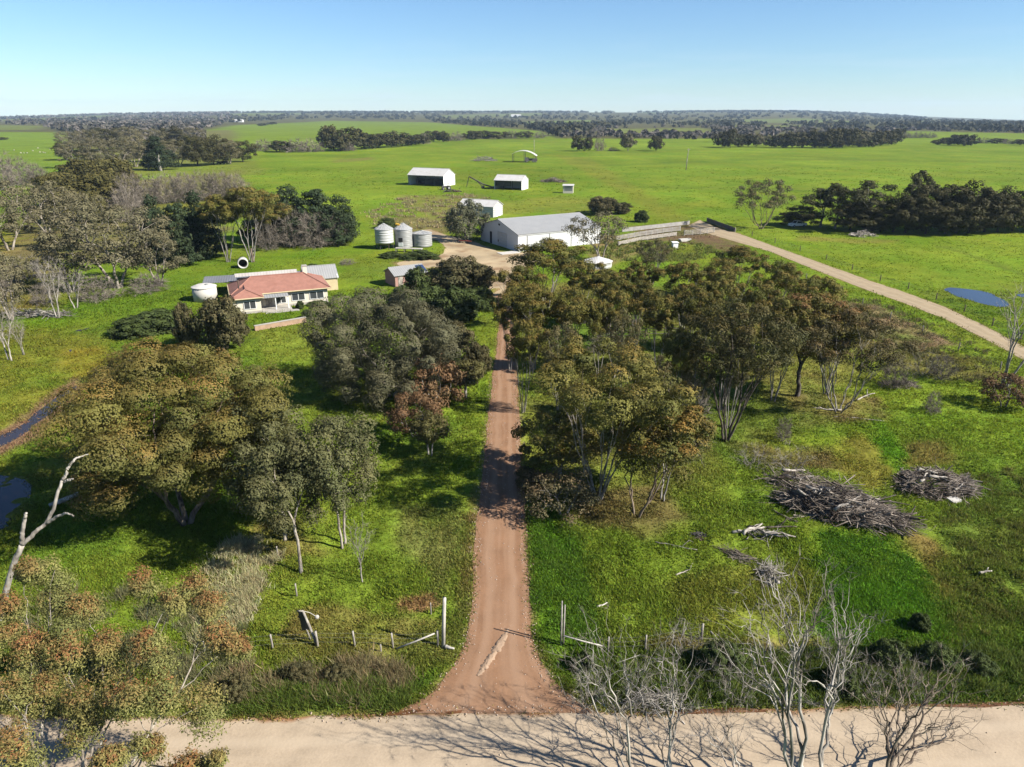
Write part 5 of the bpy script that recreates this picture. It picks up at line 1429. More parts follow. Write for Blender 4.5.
# grove right of the drive
special('grove', 597, 499, 13.8, 14, 51, "large many stemmed gum in front of the grove, its bare lower limbs fanning upward",
        pts=crown(51, 36, 12.4, 8.2, 13.2, 'umbrella', (-.2, 0, 0), .45, .5), per=1200, L=.18, asp=.55, out=1.7, amp=.26, jit=.4, shell=.8, cr=(.062, .108), ta=.6, stems=7, fork=.2, rt=.032, bark='bark_pale', wob=.05)
special('grove', 636, 516, 9.6, 8, 52, "small gum with orange brown crown at the front right of the grove",
        pts=crown(52, 34, 7.4, 4.2, 9.2, 'umbrella', (1.4, .3, 0), .3), per=650, L=.20, cr=(.10, .15), ta=1.0, tip=(.30, .175, .045), stems=3, fork=.16, rt=.024, bark='bark_brown')
special('grove', 660, 500, 8.5, 5, 57, "little two stemmed gum beside the orange crowned gum",
        pts=crown(57, 20, 5.0, 4.4, 8.4, 'umbrella', (.6, .2, 0), .3), per=330, L=.24, cr=(.11, .17), stems=2, fork=.2, rt=.022, bark='bark_grey')
special('grove', 559, 478, 6.6, 6, 53, "low leafy gum nearest the drive in front of the many stemmed gum",
        pts=crown(53, 30, 6.2, 2.0, 6.4, 'round', (0, 0, 0), .3), per=380, L=.24, cr=(.1, .16), stems=2, fork=.2, rt=.022, bark='bark_grey')
special('redbush', 563, 514, 4.2, 6.5, 54, "twiggy brown green shrub with pale dead limbs at the drive edge", name='twiggy_shrub', cat='shrub',
        col=(.17, .13, .07), col2=(.12, .12, .058), tip=(.22, .13, .07), per=150, L=.2)
special('sparse', 726, 440, 14.0, 11, 55, "tall open gum with dark spreading limbs and thin crown, right front of the grove",
        pts=crown(55, 56, 10.5, 7.2, 13.6, 'umbrella', (0, 0, 0), .35), per=520, L=.21, cr=(.06, .105), stems=4, fork=.2, rt=.03, bark='bark_dark', col=(.15, .14, .05), col2=(.10, .105, .042), tip=(.21, .14, .05))
special('grove', 797, 396, 11.6, 9.5, 56, "gum on a single dark trunk with red brown tips at the grove edge",
        pts=crown(56, 46, 9.0, 5.6, 11.4, 'round', (0, 0, 0), .3), per=720, L=.21, cr=(.085, .14), ta=1.0, tip=(.28, .145, .06), stems=1, fork=.3, rt=.034, bark='bark_dark')
special('sparse', 838, 413, 10.8, 12, 58, "wide open gum with splayed grey limbs and fallen branches, rightmost in the grove",
        pts=crown(58, 44, 11.0, 5.8, 10.6, 'umbrella', (.4, .3, 0), .35), per=460, L=.21, cr=(.055, .095), stems=6, fork=.16, rt=.026, bark='bark_grey', col=(.175, .145, .065), col2=(.125, .118, .052), tip=(.24, .14, .06))
GROVE = [
    (548, 237, 82, 11.5, 'grove', "dark domed gum at the top left of the grove below the big shed"),
    (517, 262, 56, 10, 'grove', "gum overhanging the right side of the drive where it meets the yard"),
    (585, 258, 58, 10, 'grove', "olive gum just left of the faceted tank"),
    (612, 270, 52, 9, 'grove', "low gum directly in front of the faceted tank"),
    (655, 236, 44, 9, 'sparse', "grey olive gum standing alone above the grove by the stock yards"),
    (640, 260, 48, 9.5, 'grove', "gum in the back row below the stock yard rails"),
    (688, 262, 52, 10, 'grove', "round gum in the back row left of the track bend"),
    (722, 258, 46, 9.5, 'grove', "small gum at the back of the grove beside the muddy pen"),
    (744, 245, 56, 9.5, 'grove', "olive crowned gum at the top right corner of the grove by the track"),
    (783, 257, 52, 10.5, 'grove', "gum with bare lower stems beside the gravel track"),
    (760, 277, 60, 10.5, 'grove', "full crowned gum behind the right edge of the grove"),
    (818, 274, 64, 11, 'grove', "dense gum nearest the track on the right side of the grove"),
    (842, 300, 66, 11, 'grove', "brown crowned gum outermost on the track side of the grove"),
    (534, 283, 62, 11, 'grove', "gum beside the upper drive on the left flank of the grove"),
    (572, 286, 54, 11, 'grove', "gum in the left middle of the grove above a sunny gap"),
    (618, 288, 50, 10.5, 'grove', "slim gum above the bright green gap in the grove"),
    (664, 288, 54, 11, 'grove', "round gum at the centre of the grove"),
    (702, 284, 58, 11.5, 'grove', "tall gum right of the grove centre"),
    (735, 302, 60, 12, 'grove', "full gum behind the tall open gum with dark limbs"),
    (788, 296, 64, 12, 'grove', "gum just behind the one with red brown tips"),
    (524, 318, 46, 10.5, 'grove', "gum with leaning pale stems by the drive below the yard"),
    (562, 316, 56, 11, 'sparse', "thin crowned gum just behind the large many stemmed gum"),
    (628, 306, 46, 10.5, 'sparse', "sparse gum with dark straight stems in the grove gap"),
    (655, 348, 52, 10, 'sparse', "bare brownish gum thinned out inside the grove"),
    (700, 352, 46, 8.5, 'sparse', "small half dead gum under the tall open gum"),
    (510, 288, 42, 10.5, 'grove', "gum leaning over the far end of the drive just below the yard"),
    (602, 298, 42, 9.8, 'grove', "narrow gum left of the sparse dark stemmed gum"),
    (640, 276, 42, 9.5, 'grove', "small gum between the back row and the grove centre"),
    (684, 324, 50, 11, 'grove', "dark gum in the inner grove left of the tall open gum"),
    (740, 328, 46, 10.5, 'sparse', "thin gum in shade just right of the tall open gum"),
    (722, 276, 48, 10.5, 'grove', "gum below the muddy pen, second row from the back"),
]
for px, py, w, h, k, lab in GROVE:
    by_top(k, px, py, w * .92, h, lab, group="gum trees of the grove", name='gum_tree')
by_base('greybush', 680, 455, 385, 64, "bare brown thicket of twigs under the grove gums", cat='bush', name='bare_bush', group=None)
by_base('greybush', 605, 352, 330, 40, "bare grey scrub in the shade of the inner grove", cat='bush', name='bare_bush')
by_base('brownbush', 530, 490, 468, 30, "low dark shrub touching the right edge of the drive", cat='shrub', name='low_shrub')
by_base('verge', 790, 470, 446, 50, "low bare scrub above the large brush pile", cat='bush', name='bare_bush')
by_base('verge', 752, 466, 444, 44, "low bare scrub left of the large brush pile", cat='bush', name='bare_bush')
# around sheds and yards
special('greygum', 601, 261, 10.5, 12, 61, "grey gum with pale twigs leaning beside the big shed", pts=crown(61, 44, 11, 4, 10.2, 'umbrella', (-.8, 0, 0), .3), per=90, L=.4, bark='bark_pale', stems=3)
special('greygum', 467, 240, 10.2, 11.5, 62, "drooping grey green tree with a full crown between silos and big shed", name='drooping_tree', pts=crown(62, 56, 10.8, 1.4, 9.8, 'round', (0, 0, 0), .25), per=230, L=.42, hang=.6, col=(.19, .195, .12), col2=(.135, .145, .085))
by_base('brownbush', 603, 214, 195, 34, "grey brown shrub tree behind the far end of the big shed", name='shrub_tree')
by_base('brownbush', 622, 214, 202, 18, "smaller grey shrub beside the shrub tree beyond the big shed", cat='shrub', name='low_shrub')
by_base('bush', 642, 222, 210, 14, "round dark bush alone in the pasture above the stock yards", cat='bush', name='round_bush')
by_base('bush', 388, 228, 218, 20, "dark bush behind the leftmost silo", cat='bush', name='dense_bush')
by_base('bush', 420, 258, 251, 34, "weedy green growth around the feet of the silos", cat='shrub', name='low_shrub')
by_base('bush', 392, 257, 252, 22, "weedy green growth before the legged silo", cat='shrub', name='low_shrub')
by_base('greybush', 347, 264, 259, 18, "small heap of grey scrub on the lawn behind the garage", cat='bush', name='bare_bush')
# right paddock
special('sparse', 761, 229, 13, 15, 63, "lone half bare paddock tree with splayed limbs beside the track top", name='paddock_tree', pts=crown(63, 40, 14.5, 6.5, 12.6, 'flat', (0, 0, 0), .3), per=170, L=.42, cr=(.06, .10), stems=5, fork=.14, rt=.04, bark='bark_brown', col=(.14, .13, .08))
RC = [(800, 226, 205, 40), (820, 227, 188, 36), (835, 229, 182, 30), (850, 230, 203, 52), (866, 231, 180, 40), (872, 231, 200, 56), (893, 232, 192, 44), (905, 233, 195, 44), (913, 228, 169, 26), (922, 231, 184, 44),
      (940, 231, 182, 50), (956, 233, 181, 56), (968, 233, 196, 50), (945, 234, 198, 50), (984, 232, 188, 46), (997, 232, 187, 44), (1012, 231, 196, 44), (1030, 230, 178, 44), (1050, 231, 190, 46), (790, 225, 212, 26), (880, 232, 208, 40), (925, 234, 206, 46)]
for i, (px, b_, t_, w) in enumerate(RC):
    lab = {1: "tall thin dark tree poking up in the left of the dark paddock clump", 8: "tallest leaning dark tree rising above the paddock clump", 19: "small dark tree at the left tip of the paddock clump beside the ute"}.get(i, "dark dense tree in the long shady clump right of the lone paddock tree")
    by_base('tuft' if i in (1, 2, 4, 8) else 'dark', px, b_, t_, w, lab, group="dark trees of the paddock clump", name='paddock_tree')
special('bare', 1003, 386, 12.5, 7.5, 64, "tall bleached leafless tree above the rust red bush at the right edge", name='bare_tree', pts=crown(64, 90, 8, 4.5, 12.4, 'vase', (.6, 0, 0), .3), spray=(5, .07, .02), stems=3, fork=.25, rt=.022, bark='bark_dead')
by_base('redbush', 1004, 406, 374, 48, "low rust red bush on the right edge below the track", cat='bush', name='rusty_bush')
by_base('verge', 922, 374, 350, 40, "grey leafless shrub on the slope left of the bleached tree", cat='bush', name='bare_bush')
by_base('greybush', 893, 386, 358, 34, "thin bare shrub right of the splayed grove gum", cat='bush', name='bare_bush')
by_base('greybush', 940, 378, 355, 30, "small pale stemmed bare shrub beside the grey slope shrub", cat='bush', name='bare_bush')
by_base('greybush', 931, 412, 392, 20, "little bare sapling on the green slope", cat='bush', name='bare_bush')
by_base('greybush', 783, 440, 418, 18, "little bare sapling left of the large brush pile", cat='bush', name='bare_bush')
# left woodland, near to far
for px, b_, t_, w, lab in ((118, 288, 196, 100, "large grey green gum with heavy crown left of the dark pines"), (72, 292, 226, 60, "grey gum thinning out in front of the heavy crowned gum"),
                          (160, 286, 226, 60, "olive gum at the meadow edge right of the heavy crowned gum"), (10, 250, 176, 74, "grey gum with pale trunk at the left edge of the picture"),
                          (47, 233, 178, 62, "gum with a bright straight pale trunk above the yellow flowers"), (90, 250, 190, 60, "grey gum deep in the left woodland behind the heavy crowned gum"),
                          (-22, 260, 190, 70, "grey gum cut by the left edge of the photo below the pale scrub"), (12, 320, 250, 60, "thin grey gum over dry scrub at the left edge")):
    by_base('greygum', px, b_, t_, w, lab, group="gums of the left woodland", name='gum_tree')
for px, b_, t_, w, lab in ((160, 256, 196, 36, "dark pine at the left of the pine trio"), (182, 262, 202, 46, "broad dark pine in the middle of the pine trio"), (204, 258, 192, 44, "dark pine at the right of the pine trio"),
                          (268, 240, 190, 44, "dark pine at the back left of the trees beyond the house"), (292, 242, 186, 52, "highest dark pine behind the house lawn"), (318, 243, 188, 54, "round topped dark pine beyond the house"), (341, 243, 196, 40, "dark pine at the right end of the trees beyond the house")):
    by_base('pine', px, b_, t_, w, lab, name='pine_tree', group="dark pines")
for px, b_, t_, w, lab in ((228, 262, 192, 46, "brown topped gum with crossing pale limbs right of the pine trio"), (252, 262, 186, 54, "rust crowned gum on a bare pale trunk behind the farmhouse"), (275, 248, 200, 40, "gum with grey twigs left of the highest pine")):
    by_base('grove', px, b_, t_, w, lab, name='gum_tree', group="gums behind the farmhouse")
for px, b_, t_, w in ((292, 247, 210, 40), (312, 247, 214, 40), (332, 245, 214, 38), (268, 250, 222, 30)):
    by_base('greybush', px, b_, t_, w, "bare grey bush in the low thicket below the pines beyond the house", cat='bush', name='bare_bush', group="grey thicket below the pines")
for px, b_, t_, w in ((132, 206, 174, 34), (150, 204, 175, 34), (168, 203, 174, 36), (186, 202, 173, 36), (204, 200, 172, 36), (222, 200, 172, 34), (238, 200, 174, 30), (128, 222, 188, 32), (143, 230, 196, 28)):
    by_base('greybush', px, b_, t_, w, "leafless mauve grey bush in the long bare thicket above the pine trio", cat='bush', name='bare_bush', group="long bare thicket")
for px, b_, t_, w in ((62, 196, 172, 50), (88, 192, 160, 56), (112, 186, 158, 48), (75, 206, 180, 56), (100, 204, 172, 52), (120, 200, 172, 40), (66, 222, 190, 44), (92, 220, 192, 40)):
    by_base('thicket', px, b_, t_, w, "olive domed tree in the dense tea tree mass left of the bare thicket", name='thicket_tree', group="olive tea tree mass")
for px, b_, t_, w, lab in ((8, 290, 262, 36, "low grey bush in the dry scrub left of the tall pale dead tree"), (30, 280, 256, 34, "grey bush in the dry scrub under the pale trunked gum"), (-8, 300, 270, 40, "grey bush in the dry scrub cut by the left edge"), (100, 300, 276, 40, "low grey bush at the foot of the heavy crowned gum"), (150, 292, 274, 36, "low grey bush between heavy crowned gum and house meadow"), (45, 304, 284, 30, "small grey bush beside the tall pale dead tree")):
    by_base('greybush', px, b_, t_, w, lab, cat='bush', name='bare_bush')
for px, b_, t_, w in ((0, 190, 150, 46), (22, 184, 158, 40), (-20, 190, 160, 44), (38, 186, 164, 30)):
    by_base('greybush', px, b_, t_, w, "pale grey leafless bush in the scrub at the far left edge", cat='bush', name='bare_bush', group="pale scrub at the left edge")
for px, b_, t_, w, k in ((76, 168, 140, 32, 'greygum'), (98, 168, 136, 34, 'greygum'), (118, 170, 136, 38, 'greygum'), (136, 167, 134, 36, 'greygum'), (160, 170, 135, 28, 'pine'), (180, 166, 137, 36, 'greygum'), (198, 166, 134, 34, 'dark'),
                         (214, 165, 135, 34, 'dark'), (230, 164, 138, 28, 'greygum'), (243, 162, 140, 24, 'dark'), (66, 160, 141, 24, 'dark'), (88, 152, 128, 28, 'greygum'), (110, 150, 126, 30, 'dark'), (132, 150, 125, 30, 'greygum'), (155, 149, 127, 28, 'greygum'),
                         (175, 148, 126, 30, 'dark'), (196, 146, 126, 26, 'greygum'), (70, 148, 130, 24, 'greygum'), (148, 162, 138, 28, 'dark'), (188, 160, 140, 26, 'greygum')):
    lab = {'greygum': "grey olive gum in the far left tree belt beyond the bare thicket", 'dark': "dark round tree in the far left tree belt beyond the bare thicket", 'pine': "single dark green pine among the far left tree belt"}[k]
    by_base(k, px, b_, t_, w, lab, group="far left tree belt", name='pine_tree' if k == 'pine' else 'belt_tree')
for px, b_, t_, w, lab in ((10, 361, 302, 36, "bleached leafless tree with forked trunk at the left meadow edge"), (58, 318, 256, 34, "tall pale leafless tree in the middle of the left meadow"), (76, 308, 270, 30, "small pale leafless tree leaning over the left meadow"), (24, 356, 318, 18, "thin bleached dead sapling beside the forked dead tree"), (-6, 330, 262, 44, "bare grey tree cut by the left picture edge above the meadow")):
    by_base('bare', px, b_, t_, w, lab, name='bare_tree')
p = G(161, 171); ds = tag(empty("dead_tree", (p[0], p[1], 0)), "bright bleached dead trunk standing alone below the far left belt", "trunk")
v = MB(); v.tube([(0, 0, -.5), (-.3, 0, 3), (-.2, 0, 6), (.3, 0, 8.5)], [.9, .7, .5, .15], 8); v.tube([(-.2, 0, 5.5), (-1.8, 0, 7.4)], [.4, .1], 6); v.build('trunk', M['bark_dead'], ds, True)
# far paddock rows
FAR = [("dark tree in the long tree row across the middle pasture", "tree row across the middle pasture",
        [(262, 151, 140, 24, 'greybush_far'), (282, 152, 140, 24, 'dark_far'), (296, 152, 139, 26, 'greybush_far'), (312, 152, 140, 24, 'greybush_far'), (330, 151, 124, 20, 'dark_far'), (340, 151, 129, 24, 'dark_far'), (352, 150, 128, 26, 'dark_far'), (366, 149, 131, 24, 'dark_far'), (346, 151, 142, 22, 'greybush_far'),
         (378, 148, 133, 22, 'dark_far'), (392, 147, 131, 24, 'dark_far'), (405, 146, 133, 20, 'dark_far'), (416, 145, 134, 22, 'dark_far'), (424, 144, 134, 14, 'greybush_far'), (434, 142, 130, 16, 'dark_far'), (443, 142, 131, 14, 'dark_far'), (456, 141, 132, 18, 'greybush_far'), (472, 140, 131, 18, 'dark_far'), (484, 139, 130, 18, 'dark_far'), (498, 139, 131, 18, 'dark_far'), (512, 138, 131, 18, 'greybush_far'), (526, 138, 131, 16, 'dark_far'), (540, 138, 132, 16, 'greybush_far')]),
       ("dark paddock tree in the short gappy row right of the pole shelter", "gappy row right of the pole shelter",
        [(577, 151, 136, 14, 'dark_far'), (588, 151, 136, 10, 'dark_far'), (599, 151, 137, 12, 'greybush_far'), (628, 151, 133, 16, 'greygum_far'), (656, 151, 135, 14, 'dark_far'), (613, 151, 147, 12, 'greybush_far')]),
       ("dark tree in the small clump on the pasture skyline near the middle right", "small clump right of the power pole",
        [(722, 147, 131, 14, 'dark_far'), (730, 148, 129, 14, 'dark_far'), (739, 147, 133, 14, 'dark_far'), (748, 147, 133, 12, 'dark_far'), (756, 147, 134, 14, 'greygum_far'), (766, 146, 136, 12, 'dark_far')]),
       ("dark tree in the wide clump at the far side of the right pasture", "wide clump across the right pasture",
        [(774, 148, 136, 14, 'dark_far'), (783, 148, 133, 16, 'dark_far'), (792, 148, 131, 16, 'dark_far'), (802, 148, 132, 16, 'dark_far'), (812, 148, 129, 18, 'dark_far'), (822, 148, 130, 18, 'dark_far'), (832, 148, 127, 18, 'dark_far'), (842, 148, 128, 18, 'dark_far'), (852, 147, 129, 18, 'dark_far'), (862, 147, 131, 16, 'greygum_far'), (872, 147, 132, 16, 'dark_far'), (880, 146, 130, 16, 'dark_far'), (888, 145, 130, 16, 'dark_far'), (896, 144, 129, 16, 'dark_far'), (836, 148, 138, 16, 'dark_far'), (820, 148, 139, 16, 'dark_far'), (858, 147, 138, 16, 'dark_far')]),
       ("dark tree in the far right clump near the pasture end", "far right clump",
        [(940, 145, 139, 12, 'dark_far'), (948, 145, 137, 12, 'dark_far'), (955, 145, 134, 14, 'dark_far'), (963, 146, 134, 14, 'dark_far'), (971, 146, 135, 14, 'dark_far')]),
       ("low grey tree in the thin hedge row beyond the pasture on the right", "hedge row beyond the right pasture",
        [(984, 143, 138, 14, 'greybush_far'), (996, 143.5, 138, 14, 'dark_far'), (1008, 144, 139, 14, 'greybush_far'), (1020, 145, 139, 14, 'dark_far'), (905, 138, 132, 14, 'greybush_far'), (918, 138, 132, 14, 'greybush_far'), (930, 138, 133, 14, 'greybush_far')]),
       ("small dark shrub dotted on the far left pasture", "shrubs on the far left pasture", [(2, 140, 137, 8, 'dark_far'), (273, 124.5, 122, 10, 'dark_far'), (262, 126, 123, 9, 'dark_far')])]
for lab, grp, lst in FAR:
    for px, b_, t_, w, k in lst:
        lb = lab if 'grey' not in k else lab.replace('dark ', 'grey ').replace('low grey', 'low pale grey')
        by_base(k, px, b_, t_, w, lb, group=grp, name='distant_tree')

# ------------------------------------------------------------------ foreground trees
FG = [(150, 587, 34), (193, 588, 34), (172, 601, 26), (206, 606, 30), (222, 635, 40), (238, 650, 26), (112, 648, 42), (150, 640, 26), (165, 668, 44), (60, 600, 34), (88, 606, 36), (30, 655, 40), (12, 610, 34), (70, 640, 40), (40, 690, 46), (12, 700, 44), (95, 690, 48),
      (130, 712, 46), (85, 730, 42), (160, 700, 36), (203, 705, 44), (192, 760, 40), (150, 750, 30), (110, 760, 34), (20, 750, 44), (60, 665, 36), (55, 570, 28), (24, 575, 28), (-14, 640, 40), (-10, 735, 44), (215, 765, 30)]
fgp = []; fgr = []
rg = np.random.default_rng(77)
for px, py, w in FG:
    y = 31.0 - (py - 560) / 207 * 10 + rg.uniform(-.8, .8)
    q = PZ(px, py, y); fgp.append(q); fgr.append(w * MPP(y, q[2]) * .68)
fgp = np.array(fgp); base = np.array((-19.5, 20.5, 0.0)); fgp -= base
fgt = empty('gum_tree', base)
tag(fgt, "near gum with sparse clumps of rust tipped leaves in the bottom left corner", "tree")
rg = np.random.default_rng(78)
pol = skeleton(rg, fgp, (0, 0, 0), 2.2, .030, stems=3, wob=.08)
branch_mesh('trunk', pol, M['bark_pale'], fgt, 8)
big = np.repeat(fgp, 3, 0) + rg.normal(0, .30, (len(fgp) * 3, 3)) * np.repeat(np.array(fgr), 3)[:, None]
br = np.repeat(np.array(fgr), 3) * rg.uniform(.5, .85, len(big))
V, Q, T = leaf_cloud(rg, big, br, 1000, .15, .36, (.255, .245, .080), (.175, .185, .060), (.29, .115, .050), .8, .85, out=1.0, droop=.6, hang=.25, var=.18, shell=.5, amp=.3)
arr_mesh('crown', V, Q, M['leaf'], fgt, T)

p0 = G(3, 622); dt_ = tag(empty("dead_tree", (p0[0], p0[1], 0)), "bleached dead tree with a bent bare limb reaching right at the left edge", "tree")


def limb(pts, r0, r1, n=8):
    q = np.array([PZ(px, py, p0[1] + dy) for px, py, dy in pts]) - np.array((p0[0], p0[1], 0))
    t = np.linspace(0, 1, 26); s = np.linspace(0, 1, len(q))
    c = np.stack([np.interp(t, s, q[:, k]) for k in range(3)], 1)
    for _ in range(2): c[1:-1] = (c[:-2] + 2 * c[1:-1] + c[2:]) / 4
    c[1:-1] += np.random.default_rng(int(r0 * 1e4)).normal(0, .02, c[1:-1].shape)
    v = MB(); v.tube(c, np.linspace(r0, r1, 26), n); return v


v = limb([(-4, 640, 0), (2, 615, 0), (6, 590, 0), (14, 562, 0), (22, 545, .1)], .22, .16); v.build('trunk', M['bark_dead'], dt_, True)
for pts, r0, r1 in (([(22, 545, .1), (22, 532, .1), (25, 518, .1), (26, 513, .1)], .14, .08), ([(22, 545, .1), (34, 533, .3), (46, 524, .6), (54, 510, .8), (58, 490, 1.0), (63, 480, 1.2)], .13, .09), ([(63, 480, 1.2), (69, 466, 1.4), (76, 458, 1.6), (89, 454, 2.0)], .10, .04),
                    ([(46, 524, .6), (58, 516, .4), (66, 513, .2), (74, 516, 0)], .11, .04), ([(63, 482, 1.2), (68, 480, 1.1), (73, 479, 1.0)], .08, .05)):
    limb(pts, r0, r1).build('limb', M['bark_dead'], dt_, True)
# fallen grey limbs under the big gum
q = G(112, 492); fb = tag(empty("fallen_branch", (q[0], q[1], 0), R(35)), "forked fallen branch lying in shade behind the bent dead tree", "branch")
v = MB(); v.tube([(-4.5, 0, .2), (-2, .2, .6), (0, 0, 1.2), (2.2, -.2, 2.2), (3.2, .1, 2.8)], [.2, .18, .15, .1, .05], 7); v.tube([(-.5, 0, 1.0), (-.6, 1, 2.2), (-1.4, 1.5, 3.4)], [.1, .07, .03], 6); v.build('branch_wood', M['bark_dead'], fb, True)

# bare trees along the near side of the public road
def bare_near(base, seed, pts, label, stems, fork, rt, spray=(8, .5, .010), bark='bark_bare', name='bare_tree', col=(.42, .37, .31), col2=(.25, .21, .17), **kw):
    o = empty(name, base); tag(o, label, "tree")
    rg = np.random.default_rng(seed)
    pol = skeleton(rg, pts, (0, 0, 0), fork, rt, stems=stems, wob=.14, step=(.3, .5), power=.5, **kw)
    branch_mesh('trunk', pol, M[bark], o, 8)
    ends = np.array([c[-1] for c, r in pol]); dirs = np.array([unit((c[-1] - c[-2])[None])[0] for c, r in pol])
    V, Q, T = spray_cloud(rg, ends, dirs, spray[0], spray[1], spray[2], col, col2, .55)
    arr_mesh('crown', V, Q, M['twig'], o, T)
    return o


def near_pts(seed, n, px0, px1, py0, py1, y0, y1, base, keep=None):
    """Branch tips filling a real box of space at the near side of the road."""
    rg = np.random.default_rng(seed); out = []
    while len(out) < n:
        px, py = rg.uniform(px0, px1), rg.uniform(py0, py1)
        a = (px - (px0 + px1) / 2) / (px1 - px0) * 2; b_ = (py - (py0 + py1) / 2) / (py1 - py0) * 2
        if a * a + b_ * b_ > rg.uniform(.6, 1.05): continue
        if keep and not keep(px, py): continue
        out.append(PZ(px, py, rg.uniform(y0, y1)) - np.array(base))
    return np.array(out)


bs = (7.2, 22.6, 0.0); bare_near(bs, 81, near_pts(81, 115, 540, 728, 600, 756, 22.5, 28.0, bs), "leafless pale tree with a wide low crown, leftmost of the bare roadside trees", 2, 1.0, .0125)
bs = (13.3, 21.6, 0.0); bare_near(bs, 82, near_pts(82, 135, 700, 885, 552, 722, 21.5, 27.5, bs), "tallest leafless tree at the bottom, forked into pale upright stems", 3, 3.2, .0155)
bs = (14.0, 21.8, 0.0); bare_near(bs, 83, near_pts(83, 90, 846, 1000, 636, 770, 23.5, 28.0, bs), "dark leafless tree leaning right low over the sandy road", 1, 3.0, .019, bark='bark_brown', lean=(.85, .22, .55))
bs = (11.0, 22.3, 0.0); bare_near(bs, 84, near_pts(84, 40, 660, 760, 680, 766, 23.0, 27.0, bs), "small leafless tree between the two largest bare trees", 1, .7, .012)


# ------------------------------------------------------------------ brush piles, logs, fences, small things
def gz(p):
    return float(ground_height(np.array([p[0]]), np.array([p[1]]))[0])


q = G(843, 512); stick_heap("brush_pile", (q[0], q[1], 0), R(-27), 9.6, 4.0, 1.9, 1150, "long grey brush pile of cut branches, larger of the two big heaps", "brush pile", M['brush'], 91, (1.2, 3.6), (.012, .05), .5, 10)
q = G(796, 484); stick_heap("brush_pile", (q[0], q[1], 0), R(-10), 5.0, 2.4, 1.2, 260, "low tangle of twigs at the upper left end of the long brush pile", "brush pile", M['brush'], 92, (.8, 2.2), (.012, .03), .6, 2)
q = G(935, 487); stick_heap("brush_pile", (q[0], q[1], 0), R(5), 6.4, 4.4, 1.3, 900, "ring shaped brush pile of grey branches on the green slope", "brush pile", M['brush'], 93, (.8, 2.2), (.014, .04), .8, 5, ring=.22)
q = G(762, 535); stick_heap("log_pile", (q[0], q[1], 0), R(-8), 3.2, 1.2, .45, 26, "flat tangle of bleached logs below the long brush pile", "log pile", M['bark_grey'], 94, (.8, 2.2), (.03, .07), .5, 3)
q = G(768, 575); stick_heap("twig_pile", (q[0], q[1], 0), R(70), 2.6, 1.2, .5, 120, "small pale twig heap above the tallest bare tree", "twig pile", M['bark_dead'], 95, (.6, 1.8), (.012, .03), .5, 1)
q = G(735, 556); stick_heap("twig_pile", (q[0], q[1], 0), R(-40), 2.4, .8, .35, 90, "small dark twig heap left of the pale one", "twig pile", M['brush'], 96, (.6, 1.6), (.012, .03), .4, 0)
q = G(697, 537); stick_heap("twig_pile", (q[0], q[1], 0), R(10), 1.1, .7, .35, 50, "tiny dark stump of twigs in open grass below the grove", "twig pile", M['steel_dark'], 97, (.4, .9), (.02, .04), .8, 0)
q = G(900, 386); stick_heap("twig_pile", (q[0], q[1], 0), R(10), 4.5, 2.4, .5, 220, "low brown twig heap on the slope right of the grove", "twig pile", M['brush'], 98, (.6, 1.6), (.012, .03), .7, 0)
q = G(655, 706); stick_heap("twig_pile", (q[0], q[1], 0), R(0), 4.0, 1.4, .8, 160, "bleached twigs piled on the verge behind the wide bare tree", "twig pile", M['bark_dead'], 99, (.6, 1.6), (.01, .02), .9, 0)
q = G(42, 316); stick_heap("log_pile", (q[0], q[1], 0), R(0), 9, 3, .9, 120, "grey fallen limbs under the pale trees of the left meadow", "log pile", M['bark_grey'], 100, (1.2, 3.5), (.03, .07), .4, 3)
q = G(553, 182); stick_heap("scrap_heap", (q[0], q[1], 0), R(-10), 12, 5, 1.6, 120, "heap of old timber in the pasture beside the tiny hut", "heap", M['brush'], 101, (1.5, 4.5), (.06, .15), .4, 0)
q = G(484, 161); stick_heap("fallen_tree", (q[0], q[1], 0), R(20), 16, 6, 3.0, 90, "grey fallen tree in the pasture left of the curved shelter", "fallen tree", M['bark_grey'], 102, (2, 6), (.06, .2), .5, 2, 'bark_dark')
q = G(862, 236.5); stick_heap("log_pile", (q[0], q[1], 0), R(5), 7, 3, 1.3, 60, "pale pile of timber in front of the dark paddock clump", "log pile", M['bark_dead'], 103, (1, 3), (.06, .14), .5, 2)
q = G(452, 192); stick_heap("scrap_heap", (q[0], q[1], 0), R(5), 7, 3, .8, 50, "low dark scrap heap below the white hay shed", "heap", M['steel_dark'], 104, (1, 3), (.05, .14), .8, 0)


def log(px, py, rz, L, r, label, mat='bark_dead', seed=1, fork=True):
    q = G(px, py); z = gz(q); o = tag(empty("fallen_log", (q[0], q[1], z), rz), label, "log"); g_ = np.random.default_rng(seed)
    t = np.linspace(-.5, .5, 9)
    c = np.stack([t * L, .12 * L * np.sin(t * 3 + seed) * .6, r * .8 + 0 * t + g_.normal(0, .02, 9)], 1)
    v = MB(); v.tube(c, np.linspace(r, r * .45, 9), 8)
    if fork: v.tube([c[5], c[5] + np.array((.18 * L, .14 * L, .12 * L)), c[5] + np.array((.3 * L, .2 * L, .1))], [r * .6, r * .4, r * .2], 6); v.tube([c[3], c[3] + np.array((.1 * L, -.15 * L, .05 * L))], [r * .5, r * .2], 6)
    v.build('log_wood', M[mat], o, True)


